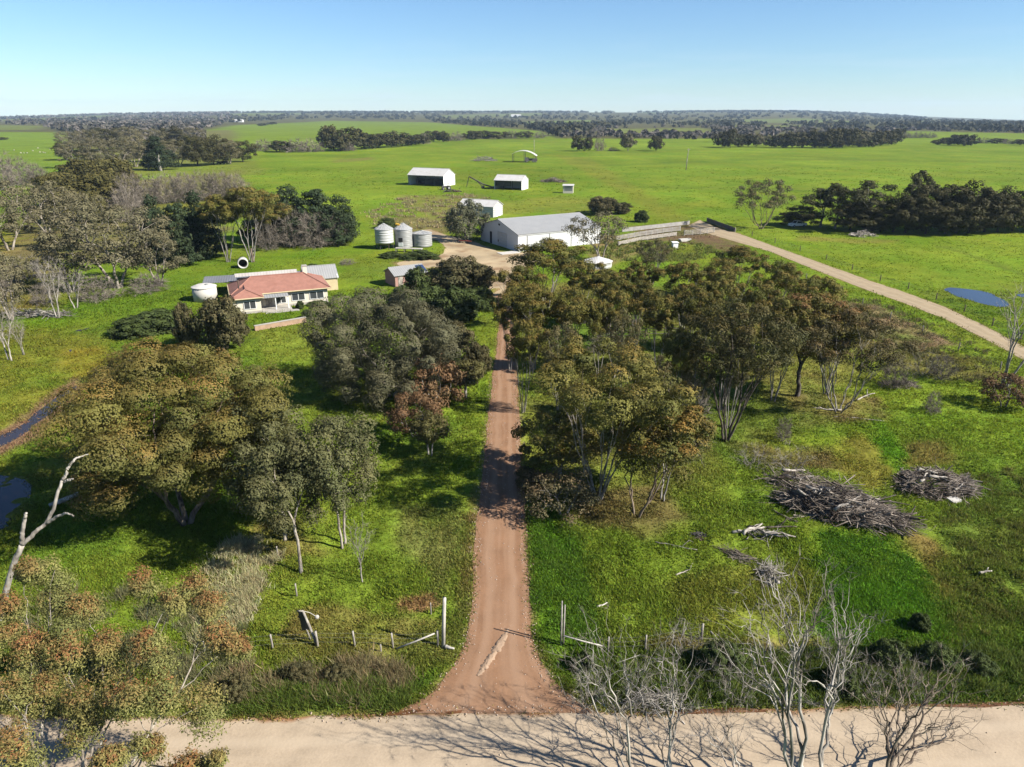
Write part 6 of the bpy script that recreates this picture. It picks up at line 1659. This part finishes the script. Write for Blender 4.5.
log(688, 571, R(25), 2.0, .06, "curved bleached stick lying in grass right of the gate rail", seed=2)
log(676, 548, R(-10), 3.0, .05, "long thin dead stick below the small orange gum", 'bark_grey', 3)
log(602, 606, R(38), .9, .07, "short pale offcut lying in grass above the gate rail", 'wood_pale', 4, False)
log(785, 516, R(-55), 2.2, .13, "dark charred log beside the left end of the long brush pile", 'bark_dark', 5, False)
log(772, 528, R(-8), 3.8, .11, "long dark log lying above the bleached log tangle", 'bark_dark', 6)
log(866, 397, R(28), 3.6, .10, "bleached limb fallen right of the splayed grove gum", seed=7)
log(826, 411, R(170), 3.0, .10, "bleached limb fallen left of the splayed grove gum", seed=8)
log(858, 420, R(-5), 5.0, .06, "thin pale pole lying across the slope below the splayed gum", seed=9, fork=False)
log(450, 649, R(-15), .6, .12, "small pale stone like stump at the foot of the white gate post", 'wood_pale', 10, False)
log(720, 640, R(-60), 1.6, .07, "pale broken limb near the right fence posts", seed=11)
log(838, 662, R(-50), 1.6, .12, "white bleached log among verge bushes right of the tallest bare tree", seed=12)
log(920, 672, R(50), 1.2, .07, "pale forked limb poking from the verge bushes at right", seed=13)
log(985, 575, R(10), 1.0, .10, "small bleached log in rough grass at the right", seed=14)
q = G(953, 501); sl_ = tag(empty("stone_slab", (q[0], q[1], gz(q)), R(20)), "flat white slab beside the ring shaped brush pile", "slab")
v = MB(); v.slab([(-.5, -.35, .2), (.45, -.4, .22), (.5, .3, .25), (-.4, .38, .22)], .22); v.build('slab_stone', M['concrete_pale'], sl_)


# entrance fence left of the drive
def post_bm(h, r=.07, sides=8, lean=(0, 0)):
    v = MB(); v.tube([(0, 0, -.25), (lean[0] * .5, lean[1] * .5, h * .5), (lean[0], lean[1], h)], [r * 1.1, r, r * .92], sides); return v


def fence(name, label, posts, mat, wires=(.35, .7, 1.0), r=.06, cat="fence", wr=.003):
    """posts: list of (px, py, height, radius)"""
    q0 = G(*posts[0][:2]); o = tag(empty(name, (q0[0], q0[1], 0)), label, cat); tops = []
    for px, py, h, rr_ in posts:
        q = G(px, py) - q0; z = gz(q + q0); v = post_bm(h, rr_); b_ = v.build('post', M[mat], o, True); b_.location = (q[0], q[1], z); b_.rotation_euler = (prng.uniform(-.05, .05), prng.uniform(-.05, .05), 0); tops.append((q[0], q[1], z, h))
    for w in wires:
        v = MB()
        for a, c in zip(tops, tops[1:]):
            za, zc = a[2] + w, c[2] + w; m = ((a[0] + c[0]) / 2, (a[1] + c[1]) / 2, (za + zc) / 2 - .02)
            v.tube([(a[0], a[1], za), m, (c[0], c[1], zc)], wr, 4)
        v.build('wire', M['bark_dark'] if wr > .02 else M['wire'], o)
    return o, q0


lf, q0 = fence("entrance_fence", "old wire fence of short timber posts left of the driveway entrance", [(205, 652, 1.0, .06), (240, 651, 1.0, .06), (273, 650, 1.05, .06), (318, 648, 1.15, .075), (355, 647.5, 1.15, .06), (393, 647.5, 1.15, .06), (438, 646, 1.2, .075)], 'wood_grey')
gp_ = G(441, 646.5); gt = tag(empty("gate_post", (gp_[0] + .12, gp_[1], 0)), "tall white leaning gate post left of the driveway entrance", "post")
v = post_bm(3.6, .11, 8, (.22, -.05)); v.build('post_body', M['wood_pale'], gt, True)
a = G(397, 649); c = G(437, 646); bq = tag(empty("brace_rail", (a[0], a[1], 0)), "pale diagonal brace rail running up to the white gate post", "rail")
d = c - a; v = MB(); v.tube([(0, 0, .05), (d[0] * .5, d[1] * .5, .5), (d[0] - .1, d[1], .95)], .05, 6); v.build('rail_body', M['wood_pale'], bq, True)
q = G(431, 613); sp2 = tag(empty("fence_post", (q[0], q[1], gz(q))), "short weathered post standing behind the white gate post", "post"); post_bm(.9, .04).build('post_body', M['wood_grey'], sp2, True)
for px, py, h, lab in ((297, 597, 1.0, "lone weathered post in grass left of the leaning black panel"), (278, 557, 1.0, "lone weathered post between the young gum trunks"), (500 / 4 + 256, 652, .5, "tiny broken post stub in the entrance fence line")):
    q = G(px, py); o = tag(empty("fence_post", (q[0], q[1], gz(q)), 0), lab, "post"); post_bm(h, .055).build('post_body', M['wood_grey'], o, True)
# leaning black panel on a grey pole
q = G(318, 648); z = gz(q)
sg = tag(empty("leaning_frame", (q[0], q[1], z)), "leaning grey timber frame with a black panel hanging under it", "frame")
A1 = PZ(303, 611, q[1] + .25) - np.array((q[0], q[1], z)); A0 = PZ(297, 611, q[1] + .3) - np.array((q[0], q[1], z))
v = MB(); v.tube([(0, 0.05, -.1), A1 * .5, A1], [.09, .08, .07], 7); v.tube([A1, A0], [.06, .05], 6); v.build('pole', M['wood_grey'], sg, True)
B1 = PZ(311, 628, q[1] + .3) - np.array((q[0], q[1], z)); B0 = PZ(302, 630, q[1] + .45) - np.array((q[0], q[1], z))
v = MB(); v.slab([tuple(A1 + (0, -.02, -.05)), tuple(A0 + (.05, 0, -.03)), tuple(B0), tuple(B1 + (0, -.02, -.03))], .05); v.build('panel', M['steel_dark'], sg)
C0 = np.array((-.55, .55, -.1)); v = MB(); v.tube([C0, (B0 + B1) / 2], [.05, .045], 6); v.build('leg', M['wood_grey'], sg, True)
q2 = PZ(317, 617, q[1] + .4) - np.array((q[0], q[1], z)); v = MB(); v.tube([A1, (A1 + q2) / 2 + np.array((0, 0, .1)), q2], .02, 5); v.build('cane', M['wood_pale'], sg); v = MB(); v.ball(q2, .13, 10, 8); v.build('float', M['wood_pale'], sg, True)
# right of the drive
q = G(561, 646); g2 = tag(empty("gate_post", (q[0], q[1], 0)), "pair of thin tall grey posts right of the driveway entrance", "post")
v = post_bm(3.3, .05, 7, (-.02, 0)); v.build('post', M['wood_grey'], g2, True); v = post_bm(2.9, .05, 7, (0.03, .05)); o = v.build('post', M['wood_grey'], g2, True); o.location = (.14, .1, 0)
a = G(563, 649); c = G(603, 650); d = c - a; br_ = tag(empty("brace_rail", (a[0], a[1], 0)), "white brace rail sloping down from the thin posts right of the drive", "rail")
v = MB(); v.tube([(0, 0, 1.0), (d[0] * .5, d[1] * .5, .62), (d[0], d[1], .3)], .045, 6); v.build('rail_body', M['wood_pale'], br_, True)
fence("verge_fence", "sparse wire fence of grey posts in rough grass right of the driveway entrance", [(608, 651, 1.15, .05), (645, 650, 1.15, .055), (701, 640, 1.2, .08)], 'wood_grey')
# fences along the gravel track and paddocks
tp = [(752, 236), (775, 243), (800, 251), (826, 260), (852, 270), (880, 281), (908, 289.5), (936, 300), (964, 312), (992, 326), (1020, 340), (1060, 359)]
fence("track_fence", "wire fence of thin dark posts along the pasture side of the gravel track", [(x, y, 1.25, .09) for x, y in tp], 'bark_brown', wr=.012)
fence("track_fence", "wire fence of short posts along the grove side of the gravel track", [(780, 268, 1.1, .08), (806, 279, 1.1, .08), (834, 292, 1.1, .08), (862, 305, 1.1, .08), (890, 318, 1.1, .08), (922, 333, 1.1, .08), (958, 350, 1.1, .08), (1000, 370, 1.1, .08)], 'bark_grey', wr=.01)
fence("grove_fence", "dark rail fence crossing the shady inside of the grove", [(600, 340, 1.3, .09), (622, 339, 1.3, .09), (645, 338, 1.3, .09), (668, 337, 1.3, .09), (690, 336, 1.3, .09)], 'bark_dark', wires=(.5, .9, 1.25), wr=.05)
q = G(686, 170); pp = tag(empty("power_pole", (q[0], q[1], 0)), "tall bare wooden power pole standing alone in the green pasture", "pole")
v = MB(); v.tube([(0, 0, -.5), (.1, 0, 5), (.5, 0, 11.5)], [.26, .22, .16], 10); v.build('pole_shaft', M['bark_dead'], pp, True)
v = MB(); v.box((.48, 0, 10.9), (1.8, .12, .14)); v.build('crossarm', M['wood_grey'], pp)
for xx in (-.3, .48, 1.25):
    v = MB(); v.lathe([(.05, 0), (.08, .1), (.04, .22)], 8, (xx, 0, 10.972)); v.build('insulator', M['concrete_pale'], pp)
q = G(534, 158); pp = tag(empty("utility_pole", (q[0], q[1], 0)), "slim pale pole beside the curved roof shelter", "pole")
v = MB(); v.tube([(0, 0, -.5), (0, 0, 13)], [.2, .14], 8); v.build('pole_shaft', M['bark_dead'], pp, True); v = MB(); v.box((0, 0, 12.4), (1.6, .12, .14)); v.build('crossarm', M['wood_grey'], pp)


# animals ---------------------------------------------------------
def quadruped(name, mat, L, label, cat, group, loc, rz, head_low):
    o = tag(empty(name, loc, rz), label, cat, group)
    me = bpy.data.meshes.new('body_skin'); h = L * .55
    hz = h * (.35 if head_low else 1.15)
    P = [(0, 0, h), (L * .3, 0, h * 1.02), (-L * .35, 0, h), (L * .48, 0, h * 1.08 if not head_low else h * .85), (L * .64, 0, hz), (L * .78, 0, hz - L * .06), (-L * .47, 0, h * .95), (-L * .5, 0, h * .5)]
    Rd = [.25, .22, .22, .13, .12, .07, .06, .025]
    Ed = [(0, 1), (0, 2), (1, 3), (3, 4), (4, 5), (2, 6), (6, 7)]
    for s in (-1, 1):
        i = len(P); P += [(L * .32, s * L * .13, h * .6), (L * .32, s * L * .13, h * .28), (L * .33, s * L * .13, 0)]; Rd += [.09, .05, .045]; Ed += [(1, i), (i, i + 1), (i + 1, i + 2)]
        i = len(P); P += [(-L * .34, s * L * .13, h * .62), (-L * .42, s * L * .13, h * .32), (-L * .38, s * L * .13, 0)]; Rd += [.11, .05, .045]; Ed += [(2, i), (i, i + 1), (i + 1, i + 2)]
        i = len(P); P += [(L * .62, s * L * .1, hz + L * .07)]; Rd += [.03]; Ed += [(4, i)]
    me.from_pydata(P, Ed, []); ob = bpy.data.objects.new('body', me); ob.modifiers.new('skin', 'SKIN')
    for d_, r_ in zip(me.skin_vertices[0].data, Rd): d_.radius = (r_ * L, r_ * L)
    me.skin_vertices[0].data[0].use_root = True
    ss_ = ob.modifiers.new('smooth', 'SUBSURF'); ss_.levels = 1; ss_.render_levels = 1
    COL.objects.link(ob); dg = bpy.context.evaluated_depsgraph_get(); m2 = bpy.data.meshes.new_from_object(ob.evaluated_get(dg)); bpy.data.objects.remove(ob)
    m2.materials.clear(); m2.materials.append(mat); m2.polygons.foreach_set("use_smooth", np.ones(len(m2.polygons), bool))
    link(bpy.data.objects.new('body', m2), o); return o


sheep = None
for px, py in ((21, 153.5), (24, 153.6), (27, 153.4), (40, 152.6), (43, 152.8), (45, 153.2), (33, 151.2), (14, 150.5), (50, 149.5), (38, 148.6)):
    q = G(px, py); rz = prng.uniform(0, 6.28)
    if sheep is None: sheep = quadruped("sheep", M['wool'], 1.1, "pale sheep grazing on the far left pasture", "sheep", "sheep on the far left pasture", q, rz, True)
    else:
        c = copy_tree(sheep); c.location = tuple(q); c.rotation_euler = (0, 0, rz)
cow = None
for px, py in ((219, 164.5), (222.5, 164.2), (226, 164.3)):
    q = G(px, py); rz = prng.uniform(-.5, .5)
    if cow is None: cow = quadruped("cow", M['hide'], 2.4, "black cow standing in a tight group below the far left belt", "cow", "black cattle below the far left belt", q, rz, False)
    else:
        c = copy_tree(cow); c.location = tuple(q); c.rotation_euler = (0, 0, rz)


# ------------------------------------------------------------------ distant woods
def woods(name, label, polys, dens, seed, cols, hgt=(6, 11)):
    rg = np.random.default_rng(seed); Vs, Qs, Ts = [], [], []; b = 0
    for poly in polys:
        P = np.array(poly, float); x0, y0 = P.min(0); x1, y1 = P.max(0)
        n = int((x1 - x0) * (y1 - y0) * dens)
        X = rg.uniform(x0, x1, n); Yp = rg.uniform(y0, y1, n); keep = soft_poly(X, Yp, P, .6, 0) > rg.random(n)
        for f_ in FAR_FIELDS: keep &= soft_poly(X, Yp, f_[0], .4) < .5
        keep &= (fbm(X, Yp * 4, 26, seed, 3) > rg.uniform(.22, .5, n))
        for px, py in zip(X[keep], Yp[keep]):
            g_ = G(px, max(py, 114.6)); mp = MPP(g_[1])
            if np.hypot(g_[0], g_[1]) > 6300: g_[:2] *= 6300 / np.hypot(g_[0], g_[1]); mp = 8.0
            z = float(far_height(g_[0:1], g_[1:2])[0])
            h = rg.uniform(*hgt) * (1 + .03 * mp); w = max(h * rg.uniform(1.0, 1.8), 3.2 * mp * rg.uniform(.8, 1.5))
            m = 18 if g_[1] < 1600 else 12
            d = rg.normal(size=(m, 3)); d[:, 2] = np.abs(d[:, 2]); d = unit(d)
            p = np.array((g_[0], g_[1], z + h * .35)) + d * np.array((w / 2, w / 2, h * .6)) * rg.uniform(.6, 1, (m, 1))
            nn = unit(d + rg.normal(0, .4, (m, 3))); t = unit(np.cross(nn, rg.normal(size=(m, 3)))); bb = np.cross(nn, t); s = max(w * .33, .9) * rg.uniform(.6, 1.2, (m, 1))
            Vs.append(np.stack([p - t * s, p + bb * s * .7, p + t * s, p - bb * s * .7], 1).reshape(-1, 3)); Qs.append(np.arange(4 * m).reshape(-1, 4) + b); b += 4 * m
            c = np.array(cols[0]) + (np.array(cols[1]) - np.array(cols[0])) * rg.random()
            Ts.append(np.repeat(np.clip(c * rg.uniform(.7, 1.3, (m, 1)), .008, 1), 4, 0))
    o = arr_mesh(name, np.vstack(Vs), np.vstack(Qs), M['twig'], None, np.vstack(Ts)); tag(o, label, "woodland", None, 'stuff'); return o


DK = ((.038, .042, .024), (.085, .080, .045)); GY_ = ((.075, .070, .050), (.19, .165, .145))
woods("far_woods", "mixed grey and dark woods at the far left below the skyline", [[(-500, 121), (0, 117), (120, 113.6), (240, 113), (240, 120), (235, 125), (180, 131), (120, 132), (60, 131), (40, 127), (0, 124), (-500, 126)], [(60, 123), (235, 121), (190, 134), (205, 141), (120, 147), (75, 146)]], .42, 201, (DK[0], GY_[1]))
woods("far_woods", "dark woods across the middle below the skyline", [[(230, 112.6), (520, 112.4), (570, 112.6), (570, 121), (520, 120.6), (430, 121), (330, 120), (230, 123)], [(430, 121), (560, 121.5), (640, 123), (600, 130), (560, 137), (520, 131), (440, 124)]], .40, 202, DK)
woods("far_woods", "dark woods along the right below the skyline", [[(560, 112.6), (700, 111.6), (760, 110.6), (850, 113), (900, 115.5), (1024, 123), (1500, 126), (1500, 136), (1024, 133), (900, 129), (700, 127), (560, 120)]], .34, 203, DK)
woods("grey_scrub", "open grey scrub between the right pasture and the dark woods", [[(600, 127), (700, 127), (1024, 132), (1400, 136), (1400, 150), (1024, 142), (980, 139), (905, 136), (760, 137), (700, 140), (560, 138)]], .20, 204, GY_, (4, 8))

# ------------------------------------------------------------------ grass, weeds, verge growth
def tufts(name, label, X, Y, hgt, wid, nb, seed, tint=None, lean=.5, spread=.18):
    rg = np.random.default_rng(seed); n = len(X)
    Z = ground_height(X, Y); C = ground_colour(X, Y) if tint is None else np.broadcast_to(np.array(tint), (n, 3)) * rg.uniform(.75, 1.25, (n, 1))
    i = np.repeat(np.arange(n), nb); N = n * nb
    H_ = np.broadcast_to(hgt, (n,))[i] * rg.uniform(.5, 1.25, N); a = rg.uniform(0, 6.2832, N); sp = np.broadcast_to(spread, (n,))[i]
    base = np.stack([X[i] + rg.normal(0, 1, N) * sp, Y[i] + rg.normal(0, 1, N) * sp, Z[i] - .03], 1)
    sd = np.stack([np.cos(a), np.sin(a), 0 * a], 1) * (np.broadcast_to(wid, (n,))[i] * rg.uniform(.6, 1.3, N))[:, None]
    tip = base + np.stack([rg.normal(0, lean, N) * H_, rg.normal(0, lean, N) * H_, H_], 1)
    V = np.stack([base - sd / 2, base + sd / 2, tip], 1).reshape(-1, 3)
    T = np.clip(C[i] * (1 + rg.normal(0, .26, N))[:, None] * np.array((1.12, 1.1, 1.1)) * (rg.uniform(.9, 1.15, (n, 3))[i]), .01, .8)
    o = arr_mesh(name, V, np.arange(3 * N).reshape(-1, 3), M['blade'], None, np.repeat(T, 3, 0)); return tag(o, label, "grass", None, 'stuff')


rg = np.random.default_rng(301)
n = 320000
Y = 1 / (1 / 24.0 + rg.random(n) * (1 / 125.0 - 1 / 24.0)); X = rg.uniform(-1, 1, n) * (Y * .86 + 4)
dens = fbm(X, Y, 2.6, 303, 3)
k = (bare_mask(X, Y) < rg.uniform(.2, .8, n)) & (dens > rg.uniform(.12, .55, n)); X, Y, dens = X[k], Y[k], dens[k]
yn = rg.uniform(12, 23.2, 14000); xn = rg.uniform(-26, 32, 14000); kn = bare_mask(xn, yn) < .3; X = np.concatenate([X, xn[kn]]); Y = np.concatenate([Y, yn[kn]]); dens = np.concatenate([dens, fbm(xn[kn], yn[kn], 2.6, 303, 3)])
tufts("grass", "short green grass covering the paddocks and verges", X, Y, .09 + .20 * (dens - .3).clip(0, .5) + .0011 * Y, .055 + .0011 * Y, 4, 302, None, .55, .14 + .0022 * Y)


n = 42000
Y = 1 / (1 / 105.0 + rg.random(n) * (1 / 430.0 - 1 / 105.0)); X = rg.uniform(-1, 1, n) * (Y * .82 + 6); dens = fbm(X, Y, 9, 305, 4)
k = (bare_mask(X, Y) < .3) & (dens > rg.uniform(.3, .62, n)) & (soft_poly(X, Y, [(-50, 104), (-26, 108), (-26, 134), (-50, 128)], 1) < .5); X, Y = X[k], Y[k]
tufts("grass", "coarse grass tufts dotted over the pasture beyond the house", X, Y, .10 + .0006 * Y, .10 + .0011 * Y, 4, 306, None, .7, .2 + .0012 * Y)


def scatter(poly, n, seed):
    rg = np.random.default_rng(seed); P = np.array(P_(*poly)); x0, y0 = P.min(0); x1, y1 = P.max(0)
    X = rg.uniform(x0, x1, n); Y = rg.uniform(y0, y1, n); k = soft_poly(X, Y, P, 1.0, .8, seed) > rg.random(n); return X[k], Y[k]


def clumped(poly, nc, per, r, seed):
    """Grass clump positions: many blades about each of nc centres."""
    X, Y = scatter(poly, nc, seed); rg = np.random.default_rng(seed + 1)
    rr = rg.uniform(.5, 1.3, len(X)) * r
    return np.repeat(X, per) + rg.normal(0, 1, len(X) * per) * np.repeat(rr, per), np.repeat(Y, per) + rg.normal(0, 1, len(X) * per) * np.repeat(rr, per)


def patch(name, label, poly, nc, per, r, seed, h, w, tint):
    X, Y = clumped(poly, nc, per, r, seed); k = bare_mask(X, Y) < .3
    return tufts(name, label, X[k], Y[k], h, w, 3, seed + 2, tint, .45, .10)


patch("long_grass", "pale grey green long grass on the slope right of the rust tipped near gum", [(190, 600), (215, 560), (250, 532), (272, 560), (255, 610), (235, 640), (200, 650)], 120, 60, .34, 311, .50, .06, (.50, .46, .25))
patch("long_grass", "dry tussocks along the verge left of the driveway mouth", [(205, 680), (300, 662), (400, 668), (410, 690), (300, 700), (215, 705)], 60, 55, .32, 321, .65, .05, (.34, .28, .145))
patch("long_grass", "green verge tussocks at the roadside left of the driveway mouth", [(215, 698), (410, 680), (425, 694), (400, 706), (230, 712)], 120, 45, .32, 331, .55, .05, (.16, .225, .042))
patch("long_grass", "rank green verge growth at the roadside right of the driveway mouth", [(590, 665), (800, 655), (1040, 650), (1040, 696), (860, 702), (700, 707), (600, 706)], 420, 42, .40, 341, .42, .09, (.15, .205, .042))
patch("long_grass", "rough lumpy grass covering the slope at the right edge", [(955, 470), (1180, 460), (1250, 640), (960, 645), (945, 560)], 420, 40, .36, 351, .30, .10, (.19, .215, .048))
patch("long_grass", "lush dark green grass patch below the long brush pile", [(818, 532), (880, 534), (905, 545), (950, 610), (950, 640), (870, 648), (808, 640), (825, 590)], 330, 45, .40, 361, .17, .11, (.115, .25, .025))
patch("long_grass", "lush grass beside the right edge of the drive", [(530, 500), (552, 505), (590, 560), (605, 655), (565, 655), (540, 620)], 230, 40, .36, 371, .20, .10, (.12, .22, .028))
patch("long_grass", "grey green scrubby growth around the bottom left tree", [(20, 600), (120, 585), (240, 640), (230, 700), (60, 708), (0, 690)], 150, 50, .4, 381, .6, .05, (.27, .27, .13))
patch("long_grass", "dry pale weeds and tussocks between the silos and the paddock sheds", [(365, 214), (400, 198), (470, 194), (492, 200), (470, 222), (430, 229), (380, 228)], 260, 14, 1.0, 391, .7, .28, (.34, .29, .15))
patch("long_grass", "weedy growth round the stock yards and the faceted tank", [(585, 238), (640, 240), (700, 242), (720, 252), (690, 262), (620, 262), (590, 264)], 240, 14, .8, 395, .6, .24, (.21, .24, .06))
patch("long_grass", "rank weeds along the slope between grove and track", [(850, 300), (880, 300), (985, 352), (1000, 385), (930, 375), (870, 345)], 90, 22, .6, 397, .5, .14, (.20, .19, .075))

# loose stones along the drive and the road edges
rg = np.random.default_rng(401); SX, SY = [], []
for r_, n_ in ((ROADS[1], 2600), (ROADS[0], 1200)):
    P = np.array([(p[0], p[1]) for p in r_]); x0, y0 = P.min(0); x1, y1 = P.max(0); x0, x1, y0, y1 = max(x0, -30), min(x1, 32), max(y0, 23), min(y1, 80)
    X, Y = rg.uniform(x0, x1, n_ * 3), rg.uniform(y0, y1, n_ * 3); e_ = soft_poly(X, Y, r_, 1.6)
    k = (e_ > .15) & (rg.random(n_ * 3) < np.where(e_ < .95, .9, .10 if r_ is ROADS[1] else .015)); SX.append(X[k]); SY.append(Y[k])
X, Y = np.concatenate(SX), np.concatenate(SY); n = len(X); s = rg.uniform(.018, .065, n)[:, None, None] * rg.uniform(.6, 1.3, (n, 6, 1))
oct_ = np.array([(1, 0, 0), (-1, 0, 0), (0, 1, 0), (0, -1, 0), (0, 0, .8), (0, 0, -.8)]); V = np.stack([X, Y, np.full(n, .05)], 1)[:, None] + oct_[None] * s
Fo = np.array([(0, 2, 4), (2, 1, 4), (1, 3, 4), (3, 0, 4), (2, 0, 5), (1, 2, 5), (3, 1, 5), (0, 3, 5)])
tag(arr_mesh("loose_stones", V.reshape(-1, 3), (Fo[None] + 6 * np.arange(n)[:, None, None]).reshape(-1, 3), M['stone']), "loose gravel stones scattered along the drive and road edges", "gravel", None, 'stuff')

# low verge bushes on the right
for px, pyb, pyt, w, lab in ((718, 668, 645, 44, "dark twiggy verge bush behind the two largest bare trees"), (585, 668, 652, 22, "dark small verge bush by the white brace rail"), (890, 662, 642, 34, "dark verge bush right of the tallest bare tree"), (935, 664, 646, 36, "dark verge bush at the foot of the right slope"), (840, 688, 668, 36, "dark green verge bush beside the white bleached log"), (920, 630, 615, 20, "black small bush at the lower end of the lush patch"), (975, 668, 654, 30, "low verge bush nearest the right picture edge")):
    by_base('bush', px, pyb, pyt, w, lab, cat='bush', name='verge_bush')
for px, pyb, pyt, w, lab in ((735, 700, 662, 54, "grey leafless verge bush under the tallest bare tree"), (640, 702, 672, 50, "grey leafless verge bush under the wide bare tree"), (590, 702, 668, 44, "grey leafless bush at the right corner of the driveway mouth"), (860, 690, 655, 50, "grey leafless bush behind the leaning dark tree"), (905, 690, 660, 44, "grey leafless bush at the right of the leaning dark tree"), (690, 650, 622, 44, "grey leafless bush at the right fence post"), (832, 662, 628, 40, "brown leafless bush between tallest bare tree and lush patch")):
    by_base('verge', px, pyb, pyt, w, lab, cat='bush', name='bare_bush')
for px, pyb, pyt, w, lab in ((240, 700, 672, 26, "dark green verge bush left of the dry tussocks"), (300, 682, 664, 30, "brown verge bush in the dry tussocks"), (340, 680, 664, 24, "dark brown verge bush right of the brown one")):
    by_base('brownbush', px, pyb, pyt, w, lab, cat='bush', name='verge_bush')

# ------------------------------------------------------------------ haze
me = bpy.data.meshes.new("haze"); hb = MB(); hb.box3(-7900, 7900, -700, 7900, -110, 140)
hz = hb.build("haze", M['wire']); hz.data.materials.clear()
m, n_, l_ = new_mat("thin_air")
out = n_.new("ShaderNodeOutputMaterial"); pv = n_.new("ShaderNodeVolumePrincipled")
pv.inputs["Color"].default_value = (.60, .78, 1.0, 1); pv.inputs["Density"].default_value = 0.00006; pv.inputs["Anisotropy"].default_value = 0.1
l_.new(pv.outputs[0], out.inputs["Volume"]); hz.data.materials.append(m)
tag(hz, "thin pale blue haze over the plain", "haze", None, 'stuff')
